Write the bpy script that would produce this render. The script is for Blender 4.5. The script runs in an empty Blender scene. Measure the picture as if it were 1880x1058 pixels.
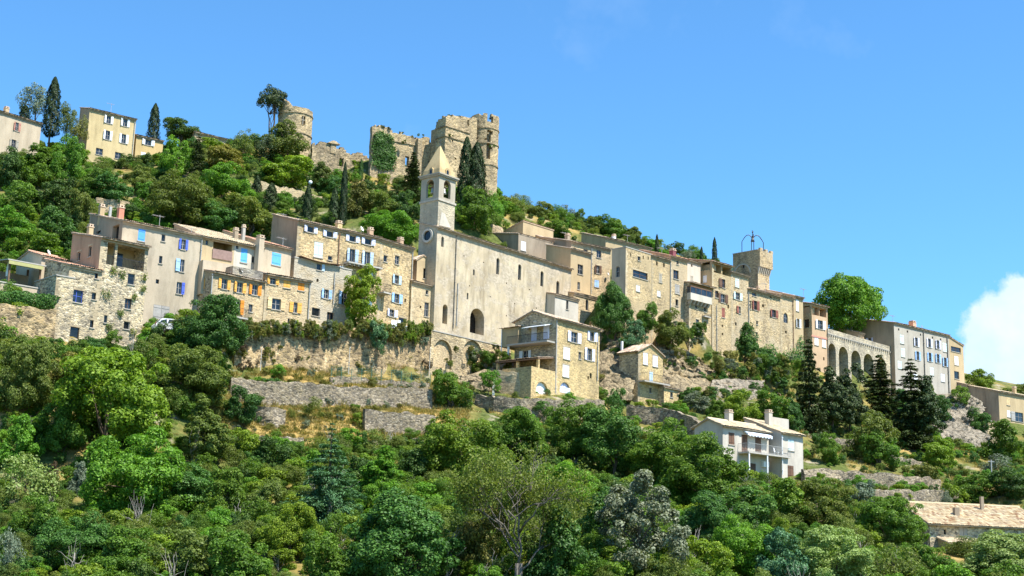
import bpy, math, random
import numpy as np
from mathutils import Vector, Matrix, Euler

random.seed(11)
RNG = np.random.default_rng(11)
SC = bpy.context.scene
COL = SC.collection

# ------------------------------------------------------------------ camera, sky, sun, exposure
FPX = 2600.0                       # focal length in pixels of a 1880 px wide frame
PITCH = math.radians(12.2)
ROLL = math.radians(1.6)
cam_data = bpy.data.cameras.new('camera')
cam_data.sensor_width = 36.0
cam_data.lens = 36.0 * FPX / 1880.0
cam_data.clip_start = 0.5
cam_data.clip_end = 9000.0
cam = bpy.data.objects.new('camera', cam_data)
COL.objects.link(cam)
cam.matrix_world = (Matrix.Rotation(math.pi / 2 + PITCH, 4, 'X') @ Matrix.Rotation(ROLL, 4, 'Z'))
SC.camera = cam

SUN_EL = math.radians(60)
SUN_AZ = math.atan2(0.84, -0.54)   # measured from +Y towards +X
world = bpy.data.worlds.new('World')
SC.world = world
world.use_nodes = True
wn = world.node_tree.nodes
wl = world.node_tree.links
wn.clear()
sky = wn.new('ShaderNodeTexSky')
sky.sky_type = 'NISHITA'
sky.sun_disc = False
sky.sun_elevation = SUN_EL
sky.sun_rotation = SUN_AZ
sky.altitude = 300
sky.air_density = 1.0
sky.dust_density = 0.3
sky.ozone_density = 2.0
w_out = wn.new('ShaderNodeOutputWorld')
w_bg = wn.new('ShaderNodeBackground')
w_bg.inputs['Strength'].default_value = 0.1
wl.new(w_bg.outputs[0], w_out.inputs['Surface'])

sun_data = bpy.data.lights.new('sun', 'SUN')
sun_data.energy = 5.0
sun_data.angle = math.radians(0.5)
sun_data.color = (1.0, 0.96, 0.89)
sun = bpy.data.objects.new('sun', sun_data)
COL.objects.link(sun)
_sd = Vector((math.sin(SUN_AZ) * math.cos(SUN_EL), math.cos(SUN_AZ) * math.cos(SUN_EL), math.sin(SUN_EL)))
sun.rotation_euler = _sd.to_track_quat('Z', 'Y').to_euler()
sun.location = (120, 60, 200)

SC.view_settings.view_transform = 'Standard'
SC.view_settings.look = 'None'
SC.view_settings.exposure = 1.0
SC.view_settings.gamma = 1.0
SC.view_settings.use_curve_mapping = False
SC.cycles.max_bounces = 7
SC.cycles.diffuse_bounces = 4
SC.cycles.glossy_bounces = 2
SC.cycles.transparent_max_bounces = 8
SC.cycles.transmission_bounces = 3
SC.cycles.use_denoising = True
SC.cycles.sample_clamp_indirect = 6.0


def ray(u, v):
    """direction through a point of the photograph (1880 x 1058), from the camera at the origin"""
    x = (u - 940.0) / FPX
    y = (529.0 - v) / FPX
    c, s = math.cos(ROLL), math.sin(ROLL)
    x, y = c * x - s * y, s * x + c * y
    cp, sp = math.cos(PITCH), math.sin(PITCH)
    return np.array([x, cp - sp * y, sp + cp * y])


def at(u, v, Y):
    r = ray(u, v)
    return r * (Y / r[1])


# sky colour: the clear sky is deep blue; one cumulus stands low beyond the village, thin wisps elsewhere
hs = wn.new('ShaderNodeMixRGB')
hs.blend_type = 'MULTIPLY'
hs.inputs[0].default_value = 1.0
hs.inputs[2].default_value = (0.57, 1.02, 1.29, 1)
wl.new(sky.outputs[0], hs.inputs[1])
w_tc = wn.new('ShaderNodeTexCoord')


def wmath(op, a, b=None, c=None, clamp=False):
    n = wn.new('ShaderNodeMath')
    n.operation = op
    n.use_clamp = clamp
    for i, q in enumerate((a, b, c)):
        if q is None:
            continue
        if isinstance(q, (int, float)):
            n.inputs[i].default_value = q
        else:
            wl.new(q, n.inputs[i])
    return n.outputs[0]


def wnoise(scale, detail, rough, src):
    n = wn.new('ShaderNodeTexNoise')
    n.inputs['Scale'].default_value = scale
    n.inputs['Detail'].default_value = detail
    n.inputs['Roughness'].default_value = rough
    wl.new(src, n.inputs['Vector'])
    return n.outputs['Fac']


def wdist(d, sx, sy, sz):
    v = wn.new('ShaderNodeVectorMath')
    v.operation = 'SUBTRACT'
    wl.new(w_tc.outputs['Generated'], v.inputs[0])
    v.inputs[1].default_value = tuple(d)
    m = wn.new('ShaderNodeVectorMath')
    m.operation = 'MULTIPLY'
    wl.new(v.outputs[0], m.inputs[0])
    m.inputs[1].default_value = (sx, sy, sz)
    le = wn.new('ShaderNodeVectorMath')
    le.operation = 'LENGTH'
    wl.new(m.outputs[0], le.inputs[0])
    return le.outputs['Value']


def unit(v):
    return v / np.linalg.norm(v)


gen = w_tc.outputs['Generated']
c_d = wdist(unit(ray(1935, 668)), 1.0, 1.0, 1.0)
c_d2 = wdist(unit(ray(1995, 598)), 1.0, 1.0, 1.0)
c_min = wmath('MINIMUM', wmath('SUBTRACT', c_d, 0.062), wmath('SUBTRACT', c_d2, 0.052))
c_n = wmath('SUBTRACT', wnoise(38, 10, 0.58, gen), 0.5)
c_n2 = wmath('SUBTRACT', wnoise(11, 3, 0.5, gen), 0.5)
c_e = wmath('ADD', c_min, wmath('ADD', wmath('MULTIPLY', c_n, 0.06), wmath('MULTIPLY', c_n2, 0.03)))
c_mask = wmath('SUBTRACT', 1.0, wmath('DIVIDE', wmath('ADD', c_e, 0.004), 0.010, clamp=True), clamp=True)
# thin wisps
wisp = wmath('MULTIPLY', wmath('SUBTRACT', wnoise(5.0, 6, 0.6, gen), 0.6, clamp=True), 0.9, clamp=True)
# bright top and slightly grey-blue lower parts of the cloud body
c_body = wmath('MULTIPLY_ADD', wnoise(16, 5, 0.55, gen), 2.2, -0.55, clamp=True)
c_col = wn.new('ShaderNodeMixRGB')
c_col.inputs[1].default_value = (2.9, 4.4, 6.6, 1)
c_col.inputs[2].default_value = (5.2, 5.7, 6.4, 1)
wl.new(c_body, c_col.inputs[0])
w_mix = wn.new('ShaderNodeMixRGB')
wl.new(wmath('MAXIMUM', wmath('MULTIPLY', c_mask, 0.94), wisp, clamp=True), w_mix.inputs[0])
wl.new(hs.outputs[0], w_mix.inputs[1])
wl.new(c_col.outputs[0], w_mix.inputs[2])
wl.new(w_mix.outputs[0], w_bg.inputs['Color'])


# ------------------------------------------------------------------ materials
MATS = {}


class NT:
    """small helper around a material's node tree"""

    def __init__(self, name):
        self.m = bpy.data.materials.new(name)
        self.m.use_nodes = True
        self.t = self.m.node_tree
        self.n = self.t.nodes
        self.l = self.t.links
        self.b = self.n['Principled BSDF']
        self.out = self.n['Material Output']

    def node(self, kind, **kw):
        n = self.n.new(kind)
        for k, v in kw.items():
            setattr(n, k, v)
        return n

    def link(self, a, b):
        self.l.new(a, b)

    def coords(self, sx=1, sy=1, sz=1, shift=True):
        tc = self.node('ShaderNodeTexCoord')
        src = tc.outputs['Object']
        if shift:
            oi = self.node('ShaderNodeObjectInfo')
            m = self.node('ShaderNodeMath', operation='MULTIPLY')
            m.inputs[1].default_value = 60.0
            self.link(oi.outputs['Random'], m.inputs[0])
            a = self.node('ShaderNodeVectorMath', operation='ADD')
            self.link(src, a.inputs[0])
            self.link(m.outputs[0], a.inputs[1])
            src = a.outputs[0]
        v = self.node('ShaderNodeVectorMath', operation='MULTIPLY')
        v.inputs[1].default_value = (sx, sy, sz)
        self.link(src, v.inputs[0])
        return v.outputs[0]

    def noise(self, vec, scale, detail=4, rough=0.55):
        n = self.node('ShaderNodeTexNoise')
        n.inputs['Scale'].default_value = scale
        n.inputs['Detail'].default_value = detail
        n.inputs['Roughness'].default_value = rough
        if vec is not None:
            self.link(vec, n.inputs['Vector'])
        return n.outputs['Fac']

    def ramp(self, fac, stops):
        r = self.node('ShaderNodeValToRGB')
        e = r.color_ramp.elements
        while len(e) < len(stops):
            e.new(0.5)
        for i, (p, c) in enumerate(stops):
            e[i].position = p
            e[i].color = (*c, 1) if len(c) == 3 else c
        self.link(fac, r.inputs[0])
        return r.outputs[0]

    def mix(self, fac, a, b, mode='MIX'):
        m = self.node('ShaderNodeMixRGB', blend_type=mode)
        for i, q in enumerate((fac, a, b)):
            if isinstance(q, (int, float)):
                m.inputs[i].default_value = q
            elif isinstance(q, tuple):
                m.inputs[i].default_value = (*q, 1)
            else:
                self.link(q, m.inputs[i])
        return m.outputs[0]

    def math(self, op, a, b=0.0, clamp=False):
        m = self.node('ShaderNodeMath', operation=op, use_clamp=clamp)
        for i, q in enumerate((a, b)):
            if isinstance(q, (int, float)):
                m.inputs[i].default_value = q
            else:
                self.link(q, m.inputs[i])
        return m.outputs[0]

    def bump(self, h, strength=0.5, dist=0.05):
        b = self.node('ShaderNodeBump')
        b.inputs['Strength'].default_value = strength
        b.inputs['Distance'].default_value = dist
        self.link(h, b.inputs['Height'])
        self.link(b.outputs[0], self.b.inputs['Normal'])

    def done(self, col, rough=0.9, spec=0.2):
        if isinstance(col, tuple):
            self.b.inputs['Base Color'].default_value = (*col, 1)
        else:
            self.link(col, self.b.inputs['Base Color'])
        self.b.inputs['Roughness'].default_value = rough
        self.b.inputs['Specular IOR Level'].default_value = spec
        return self.m


def mulc(c, k):
    return tuple(min(1.0, x * k) for x in c)


def m_stone(key, base, mortar=None, size=0.36, contrast=0.5, stain=0.5, plaster=0.0, pcol=None):
    """rubble masonry: irregular stones, recessed joints, weather stains, optional remains of render"""
    if key in MATS:
        return MATS[key]
    t = NT(key)
    mortar = mortar or mulc(base, 1.12)
    v = t.coords(1, 1, 1.75)
    wob = t.node('ShaderNodeTexNoise')
    wob.inputs['Scale'].default_value = 2.5
    t.link(v, wob.inputs['Vector'])
    vv = t.node('ShaderNodeVectorMath', operation='MULTIPLY_ADD')
    t.link(wob.outputs['Color'], vv.inputs[0])
    vv.inputs[1].default_value = (0.22, 0.22, 0.22)
    t.link(v, vv.inputs[2])
    vo = t.node('ShaderNodeTexVoronoi')
    vo.inputs['Scale'].default_value = 1 / size
    t.link(vv.outputs[0], vo.inputs['Vector'])
    ed = t.node('ShaderNodeTexVoronoi', feature='DISTANCE_TO_EDGE')
    ed.inputs['Scale'].default_value = 1 / size
    t.link(vv.outputs[0], ed.inputs['Vector'])
    bw = t.node('ShaderNodeSeparateColor')
    t.link(vo.outputs['Color'], bw.inputs[0])
    k = contrast
    stones = t.ramp(bw.outputs[0], [(0.0, mulc(base, 1 - 0.62 * k)), (0.3, mulc(base, 1 - 0.2 * k)),
                                    (0.62, (base[0] * (1 + .1 * k), base[1] * (1 + .04 * k), base[2] * (1 - .12 * k))),
                                    (1.0, mulc(base, 1 + 0.5 * k))])
    edge = t.ramp(ed.outputs['Distance'], [(0.0, (1, 1, 1)), (0.12, (0, 0, 0))])
    c = t.mix(t.math('MULTIPLY', edge, 0.55), stones, mortar)
    vs = t.coords(1, 1, 0.45)
    st = t.ramp(t.noise(vs, 0.55, 6, 0.6), [(0.36, (1 - .5 * stain, 1 - .5 * stain, 1 - .47 * stain)), (0.6, (1.06, 1.04, 1.0))])
    c = t.mix(1.0, c, st, 'MULTIPLY')
    if plaster > 0:
        pm = t.ramp(t.noise(t.coords(1, 1, 1), 0.33, 7, 0.62), [(0.5 - .22 * plaster, (1, 1, 1)), (0.56 - .2 * plaster + .06, (0, 0, 0))])
        pm2 = t.math('SUBTRACT', 1.0, pm)
        c = t.mix(t.math('MULTIPLY', pm2, 0.85), c, pcol or mulc(base, 1.15))
    h = t.math('ADD', t.math('MULTIPLY', ed.outputs['Distance'], 1.6, clamp=True), t.math('MULTIPLY', bw.outputs[1], 0.5))
    t.bump(h, 0.75, 0.07)
    MATS[key] = t.done(c, 0.95, 0.1)
    return MATS[key]


def m_plaster(key, base, stain=0.5, rough=0.9, streak=1.0, worn=0.0, worn_col=(0.36, 0.3, 0.2)):
    """lime render: mottled, streaked by rain, with patches fallen off"""
    if key in MATS:
        return MATS[key]
    t = NT(key)
    a = t.ramp(t.noise(t.coords(1, 1, 0.3 / max(streak, .3)), 0.8, 7, 0.62), [(0.3, mulc(base, 1 - .42 * stain)), (0.5, base), (0.72, mulc(base, 1 + .16 * stain))])
    b = t.ramp(t.noise(t.coords(1, 1, 1), 0.28, 5, 0.6), [(0.38, (.84, .82, .8)), (0.6, (1, 1, 1))])
    c = t.mix(stain, a, b, 'MULTIPLY')
    sk = t.ramp(t.noise(t.coords(0.9, 0.9, 0.16), 1.0, 7, 0.68), [(0.34, (.66, .64, .6)), (0.5, (1, 1, 1)), (0.7, (1.06, 1.05, 1.03))])
    c = t.mix(min(1.0, stain * .7), c, sk, 'MULTIPLY')
    f = t.noise(t.coords(1, 1, 1), 9, 4, 0.7)
    c = t.mix(0.35, c, t.ramp(f, [(0.3, (.7, .7, .7)), (0.7, (1.15, 1.15, 1.15))]), 'MULTIPLY')
    if worn > 0:
        w = t.ramp(t.noise(t.coords(1, 1, 1.2), 0.6, 8, 0.65), [(0.42 + .14 * worn, (1, 1, 1)), (0.47 + .14 * worn, (0, 0, 0))])
        vo = t.node('ShaderNodeTexVoronoi')
        vo.inputs['Scale'].default_value = 3.2
        t.link(t.coords(1, 1, 1.6), vo.inputs['Vector'])
        bw = t.node('ShaderNodeSeparateColor')
        t.link(vo.outputs['Color'], bw.inputs[0])
        wc = t.ramp(bw.outputs[0], [(0, mulc(worn_col, .65)), (1, mulc(worn_col, 1.35))])
        inv = t.math('SUBTRACT', 1.0, w)
        c = t.mix(t.math('MULTIPLY', t.math('SUBTRACT', 1.0, inv), 0.5), c, wc)
    t.bump(f, 0.25, 0.03)
    MATS[key] = t.done(c, rough, 0.15)
    return MATS[key]


def m_tile(key, c1=(0.42, 0.27, 0.18), c2=(0.6, 0.46, 0.33), c3=(0.3, 0.22, 0.17), grey=0.5):
    """canal tiles: every tile its own fired tone, lichen patches"""
    if key in MATS:
        return MATS[key]
    t = NT(key)
    uvn = t.node('ShaderNodeUVMap')
    fl = t.node('ShaderNodeVectorMath', operation='FLOOR')
    t.link(uvn.outputs[0], fl.inputs[0])
    wn_ = t.node('ShaderNodeTexWhiteNoise', noise_dimensions='2D')
    t.link(fl.outputs[0], wn_.inputs['Vector'])
    c = t.ramp(wn_.outputs['Value'], [(0.0, c3), (0.22, c1), (0.6, mulc(c2, .85)), (0.85, c2), (1.0, mulc(c2, 1.2))])
    li = t.ramp(t.noise(t.coords(1, 1, 1), 1.1, 5, 0.6), [(0.45, (0, 0, 0)), (0.62, (1, 1, 1))])
    c = t.mix(t.math('MULTIPLY', li, grey), c, (0.33, 0.3, 0.25))
    t.bump(t.noise(t.coords(1, 1, 1), 12, 3), 0.2, 0.02)
    MATS[key] = t.done(c, 0.92, 0.12)
    return MATS[key]


def m_plain(key, col, rough=0.6, spec=0.3, vary=0.18, metal=0.0, scale=3.0):
    if key in MATS:
        return MATS[key]
    t = NT(key)
    n = t.noise(t.coords(1, 1, 1), scale, 5, 0.65)
    c = t.ramp(n, [(0.3, mulc(col, 1 - vary)), (0.7, mulc(col, 1 + vary))])
    oi = t.node('ShaderNodeObjectInfo')
    c = t.mix(1.0, c, t.ramp(oi.outputs['Random'], [(0, (1 - vary * .7,) * 3), (1, (1 + vary * .5,) * 3)]), 'MULTIPLY')
    t.b.inputs['Metallic'].default_value = metal
    MATS[key] = t.done(c, rough, spec)
    return MATS[key]


def m_glass(key='window_glass', col=(0.018, 0.024, 0.032), rough=0.12):
    if key in MATS:
        return MATS[key]
    t = NT(key)
    n = t.noise(t.coords(1, 1, 1), 1.8, 3)
    c = t.ramp(n, [(0.35, mulc(col, .5)), (0.7, mulc(col, 2.0))])
    t.bump(t.noise(t.coords(1, 1, 1), 0.9, 2), 0.15, 0.05)
    MATS[key] = t.done(c, rough, 0.5)
    return MATS[key]


def m_leaf(key, c_dark, c_mid, c_light, trans=0.38, rough=0.55, clump=0.55):
    """leaves: every leaf its own tone, clumps of older and younger growth, each plant a little different"""
    if key in MATS:
        return MATS[key]
    t = NT(key)
    g = t.node('ShaderNodeNewGeometry')
    n = t.noise(t.coords(1, 1, 1), clump, 3, 0.6)
    f = t.math('ADD', t.math('MULTIPLY', g.outputs['Random Per Island'], 0.5), t.math('MULTIPLY', n, 0.62))
    c = t.ramp(f, [(0.22, c_dark), (0.52, c_mid), (0.9, c_light)])
    oi = t.node('ShaderNodeObjectInfo')
    tint = t.ramp(oi.outputs['Random'], [(0.0, (.74, .82, .78)), (0.35, (.94, .97, .8)), (0.7, (.86, 1.02, .95)), (1.0, (1.1, 1.1, .85))])
    c = t.mix(1.0, c, tint, 'MULTIPLY')
    t.done(c, rough, 0.25)
    tr = t.node('ShaderNodeBsdfTranslucent')
    c2 = t.mix(1.0, c, (1.15, 1.25, 0.55), 'MULTIPLY')
    t.link(c2, tr.inputs['Color'])
    ms = t.node('ShaderNodeMixShader')
    ms.inputs[0].default_value = trans
    t.link(t.b.outputs[0], ms.inputs[1])
    t.link(tr.outputs[0], ms.inputs[2])
    t.link(ms.outputs[0], t.out.inputs['Surface'])
    MATS[key] = t.m
    return t.m


def m_bark(key, col):
    if key in MATS:
        return MATS[key]
    t = NT(key)
    n = t.noise(t.coords(1, 1, 0.25), 5, 5, 0.7)
    c = t.ramp(n, [(0.3, mulc(col, .55)), (0.7, mulc(col, 1.25))])
    t.bump(n, 0.6, 0.04)
    MATS[key] = t.done(c, 0.95, 0.1)
    return MATS[key]


def m_rock(key, a=(0.46, 0.39, 0.28), b=(0.36, 0.33, 0.28), c_=(0.5, 0.34, 0.17)):
    if key in MATS:
        return MATS[key]
    t = NT(key)
    co = t.coords(1, 1, 1, shift=False)
    n1 = t.noise(co, 0.22, 7, 0.62)
    c = t.ramp(n1, [(0.3, b), (0.45, a), (0.58, mulc(a, 1.2)), (0.7, c_)])
    n2 = t.noise(t.coords(1, 1, 0.45, shift=False), 1.9, 9, 0.75)
    wv = t.node('ShaderNodeVectorMath', operation='MULTIPLY_ADD')
    wq = t.node('ShaderNodeTexNoise')
    wq.inputs['Scale'].default_value = .6
    t.link(co, wq.inputs['Vector'])
    t.link(wq.outputs['Color'], wv.inputs[0])
    wv.inputs[1].default_value = (1.6, 1.6, 1.6)
    t.link(t.coords(1, 1, .5, shift=False), wv.inputs[2])
    ck = t.node('ShaderNodeTexVoronoi', feature='DISTANCE_TO_EDGE')
    ck.inputs['Scale'].default_value = .75
    t.link(wv.outputs[0], ck.inputs['Vector'])
    c = t.mix(t.ramp(ck.outputs['Distance'], [(0.0, (.75, .75, .75)), (0.07, (0, 0, 0))]), c, mulc(b, .35))
    c = t.mix(0.75, c, t.ramp(n2, [(0.34, (.35, .33, .3)), (0.52, (1, 1, 1)), (0.72, (1.25, 1.2, 1.1))]), 'MULTIPLY')
    vo = t.node('ShaderNodeTexVoronoi', feature='DISTANCE_TO_EDGE')
    vo.inputs['Scale'].default_value = 0.8
    t.link(co, vo.inputs['Vector'])
    t.bump(t.math('ADD', n2, t.math('MULTIPLY', ck.outputs['Distance'], 1.5, clamp=True)), 1.0, 0.6)
    MATS[key] = t.done(c, 0.95, 0.1)
    return MATS[key]


GLASS = m_glass()
UNLIT_DARK = m_glass('unlit_interior_dark', (0.01, 0.011, 0.012), 0.2)  # near-black colour stands in for unlit interiors behind windows and openings
FRAME_W = m_plain('white_window_frame', (0.42, 0.39, 0.35), 0.6, .2, .25)
FRAME_B = m_plain('brown_window_frame', (0.16, 0.09, 0.05), 0.6)
SILL = m_plain('stone_sill', (0.42, 0.38, 0.31), 0.9, .1)
IRON = m_plain('wrought_iron', (0.03, 0.03, 0.033), 0.5, .4, .2)
ZINC = m_plain('zinc_pipe', (0.36, 0.36, 0.34), 0.55, .3, .15)
WHITE = m_plain('white_paint', (0.8, 0.8, 0.78), 0.6, .25, .06)
WOOD = m_plain('weathered_wood', (0.17, 0.11, 0.07), 0.85, .1, .25)
CONCRETE = m_plain('concrete', (0.42, 0.39, 0.34), 0.9, .1, .15)
SHUT = {
    'white': m_plain('shutter_white', (0.74, 0.76, 0.78), .6, .2, .07),
    'pale': m_plain('shutter_pale_blue', (0.5, 0.64, 0.78), .65, .2, .1),
    'lilac': m_plain('shutter_lilac_white', (0.66, 0.68, 0.83), .65, .2, .07),
    'light': m_plain('shutter_light_blue', (0.34, 0.52, 0.8), .65, .2, .12),
    'blue': m_plain('shutter_bright_blue', (0.10, 0.33, 0.8), .6, .2, .1),
    'ultra': m_plain('shutter_ultramarine', (0.1, 0.16, 0.62), .6, .2, .1),
    'sky': m_plain('shutter_sky_blue', (0.13, 0.42, 0.82), .6, .2, .08),
    'orange': m_plain('shutter_orange', (0.74, 0.27, 0.035), .65, .2, .12),
    'amber': m_plain('shutter_amber', (0.76, 0.4, 0.09), .65, .2, .12),
    'sand': m_plain('shutter_sand', (0.68, 0.5, 0.27), .7, .2, .12),
    'rust': m_plain('shutter_rust_red', (0.27, 0.1, 0.07), .7, .2, .15),
    'brown': m_plain('shutter_brown', (0.15, 0.085, 0.055), .7, .2, .2),
    'salmon': m_plain('shutter_salmon', (0.5, 0.24, 0.18), .7, .2, .12),
    'grey': m_plain('shutter_grey', (0.36, 0.34, 0.31), .75, .2, .15),
    'mint': m_plain('shutter_mint', (0.6, 0.72, 0.7), .65, .2, .08),
    'taupe': m_plain('shutter_taupe', (0.38, 0.34, 0.27), .75, .2, .12),
}
TILE = m_tile('canal_tiles')
TILE_PALE = m_tile('pale_canal_tiles', (0.46, 0.36, 0.23), (0.58, 0.47, 0.31), (0.34, 0.27, 0.18), 0.25)
TILE_RED = m_tile('red_canal_tiles', (0.46, 0.24, 0.15), (0.6, 0.36, 0.24), (0.34, 0.2, 0.14), 0.2)

# ------------------------------------------------------------------ mesh helpers


class MB:
    """collects faces and links them as ONE mesh object"""

    def __init__(self):
        self.v = []
        self.f = []
        self.uv = None

    def face(self, *pts):
        i = len(self.v)
        self.v.extend([tuple(map(float, p)) for p in pts])
        self.f.append(tuple(range(i, i + len(pts))))

    def box(self, x0, x1, y0, y1, z0, z1):
        i = len(self.v)
        self.v += [(x0, y0, z0), (x1, y0, z0), (x1, y1, z0), (x0, y1, z0), (x0, y0, z1), (x1, y0, z1), (x1, y1, z1), (x0, y1, z1)]
        for q in ((0, 3, 2, 1), (4, 5, 6, 7), (0, 1, 5, 4), (1, 2, 6, 5), (2, 3, 7, 6), (3, 0, 4, 7)):
            self.f.append(tuple(i + k for k in q))
        return self

    def hull8(self, p):
        i = len(self.v)
        self.v += [tuple(map(float, q)) for q in p]
        for q in ((0, 3, 2, 1), (4, 5, 6, 7), (0, 1, 5, 4), (1, 2, 6, 5), (2, 3, 7, 6), (3, 0, 4, 7)):
            self.f.append(tuple(i + k for k in q))
        return self

    def tube(self, pts, r, n=6, caps=True):
        pts = [np.array(p, float) for p in pts]
        rs = r if isinstance(r, (list, tuple)) else [r] * len(pts)
        base = len(self.v)
        for k, p in enumerate(pts):
            d = pts[min(k + 1, len(pts) - 1)] - pts[max(k - 1, 0)]
            d = d / (np.linalg.norm(d) + 1e-9)
            a = np.cross(d, [0, 0, 1.0]) if abs(d[2]) < .9 else np.cross(d, [1.0, 0, 0])
            a /= np.linalg.norm(a)
            b = np.cross(d, a)
            for j in range(n):
                t = 2 * math.pi * j / n
                self.v.append(tuple(p + rs[k] * (math.cos(t) * a + math.sin(t) * b)))
        for k in range(len(pts) - 1):
            for j in range(n):
                self.f.append((base + k * n + j, base + k * n + (j + 1) % n, base + (k + 1) * n + (j + 1) % n, base + (k + 1) * n + j))
        if caps:
            self.f.append(tuple(base + j for j in range(n))[::-1])
            self.f.append(tuple(base + (len(pts) - 1) * n + j for j in range(n)))
        return self

    def lathe(self, prof, n=12, cx=0, cy=0):
        base = len(self.v)
        for r, z in prof:
            for j in range(n):
                t = 2 * math.pi * j / n
                self.v.append((cx + r * math.cos(t), cy + r * math.sin(t), z))
        for k in range(len(prof) - 1):
            for j in range(n):
                self.f.append((base + k * n + j, base + k * n + (j + 1) % n, base + (k + 1) * n + (j + 1) % n, base + (k + 1) * n + j))
        self.f.append(tuple(base + j for j in range(n))[::-1])
        self.f.append(tuple(base + (len(prof) - 1) * n + j for j in range(n)))
        return self

    def build(self, name, mat, parent=None, smooth=False):
        me = bpy.data.meshes.new(name)
        me.from_pydata(self.v, [], self.f)
        if self.uv is not None:
            ul = me.uv_layers.new(name='UVMap')
            vi = np.empty(len(me.loops), dtype=np.int32)
            me.loops.foreach_get('vertex_index', vi)
            ul.data.foreach_set('uv', np.asarray(self.uv, dtype=np.float32)[vi].ravel())
        me.materials.append(mat)
        if smooth:
            me.polygons.foreach_set('use_smooth', [True] * len(me.polygons))
        me.update()
        o = bpy.data.objects.new(name, me)
        COL.objects.link(o)
        if parent is not None:
            o.parent = parent
        return o


def tag(o, label, cat=None, group=None, kind=None):
    o['label'] = label
    if cat:
        o['category'] = cat
    if group:
        o['group'] = group
    if kind:
        o['kind'] = kind
    return o


def empty(name, loc, rz=0.0):
    e = bpy.data.objects.new(name, None)
    e.empty_display_size = 0.5
    COL.objects.link(e)
    e.location = tuple(map(float, loc))
    e.rotation_euler = (0, 0, rz)
    return e


def mesh_np(name, verts, quads, mat, tris=False):
    """fast mesh from arrays"""
    me = bpy.data.meshes.new(name)
    n = 3 if tris else 4
    verts = np.ascontiguousarray(verts, dtype=np.float32)
    quads = np.ascontiguousarray(quads, dtype=np.int32)
    me.vertices.add(len(verts))
    me.vertices.foreach_set('co', verts.ravel())
    me.loops.add(len(quads) * n)
    me.loops.foreach_set('vertex_index', quads.ravel())
    me.polygons.add(len(quads))
    me.polygons.foreach_set('loop_start', np.arange(len(quads), dtype=np.int32) * n)
    me.polygons.foreach_set('loop_total', np.full(len(quads), n, dtype=np.int32))
    me.update(calc_edges=True)
    me.materials.append(mat)
    return me


def vnoise(x, y, seed=0):
    """smooth value noise in 2-D"""
    x = np.asarray(x, float)
    y = np.asarray(y, float)
    xi = np.floor(x).astype(np.int64)
    yi = np.floor(y).astype(np.int64)
    fx = x - xi
    fy = y - yi
    fx = fx * fx * (3 - 2 * fx)
    fy = fy * fy * (3 - 2 * fy)

    def h(a, b):
        n = (a * 374761393 + b * 668265263 + seed * 974634777) & 0x7fffffff
        n = ((n ^ (n >> 13)) * 1274126177) & 0x7fffffff
        return ((n ^ (n >> 16)) & 0xffff) / 65535.0
    return (h(xi, yi) * (1 - fx) + h(xi + 1, yi) * fx) * (1 - fy) + (h(xi, yi + 1) * (1 - fx) + h(xi + 1, yi + 1) * fx) * fy


def fbm(x, y, oct=4, seed=0):
    s = 0
    a = 0.5
    for k in range(oct):
        s = s + a * (vnoise(x * 2 ** k, y * 2 ** k, seed + k) - 0.5) * 2
        a *= 0.5
    return s

# ------------------------------------------------------------------ building kit
CTRL = []                 # terrain control points (x, y, z), gathered from everything that stands on the hill


def tile_patch(mb, O, e, s, Le, Ls, lo=None, hi=None, period=0.25, row=0.5, amp=0.06):
    """canal tiles laid on a plane: O eave corner, e unit along the eave, s unit up the slope; lo/hi(t) trim the sides"""
    O, e, s = (np.array(q, float) for q in (O, e, s))
    nrm = np.cross(e, s)
    if nrm[2] < 0:
        nrm = -nrm
    nc = max(2, int(Le / period)) * 4 + 1
    xs = np.linspace(0, Le, nc)
    prof = amp * np.abs(np.sin(np.pi * xs / (Le / ((nc - 1) / 4)))) ** 0.7
    nr = max(1, int(Ls / row))
    if mb.uv is None:
        mb.uv = []
    base = len(mb.v)
    rows = []
    for j in range(nr):
        rows.append((Ls * j / nr, 0.035))
        rows.append((Ls * (j + 1) / nr, 0.0))
    for k, (y, lift) in enumerate(rows):
        t = y / Ls
        x = xs
        if lo is not None:
            x = np.maximum(x, lo(t))
        if hi is not None:
            x = np.minimum(x, hi(t))
        jit = (RNG.random(nc // 4 + 1) - .5) * 0.03
        z = prof + lift + np.repeat(jit, 4)[:nc] + .09 * fbm(x * .35 + O[0], np.full(nc, y * .3 + O[2]), 3, 2)
        p = O + np.outer(x, e) + y * s + np.outer(z, nrm)
        if k == 0:
            p = p + np.outer(np.repeat((RNG.random(nc // 4 + 1) - .5) * .1, 4)[:nc], s)
        mb.v.extend(map(tuple, p))
        rj = min(k // 2, nr - 1)
        mb.uv.extend([(xx / period + .001, rj + .5 + base % 97) for xx in xs])
    for k in range(len(rows) - 1):
        for i in range(nc - 1):
            a = base + k * nc + i
            mb.f.append((a, a + 1, a + nc + 1, a + nc))


LINTEL = m_plain('dressed_stone', (0.45, 0.36, 0.23), .9, .1, .3, scale=1.5)
STONES = set()


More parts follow.
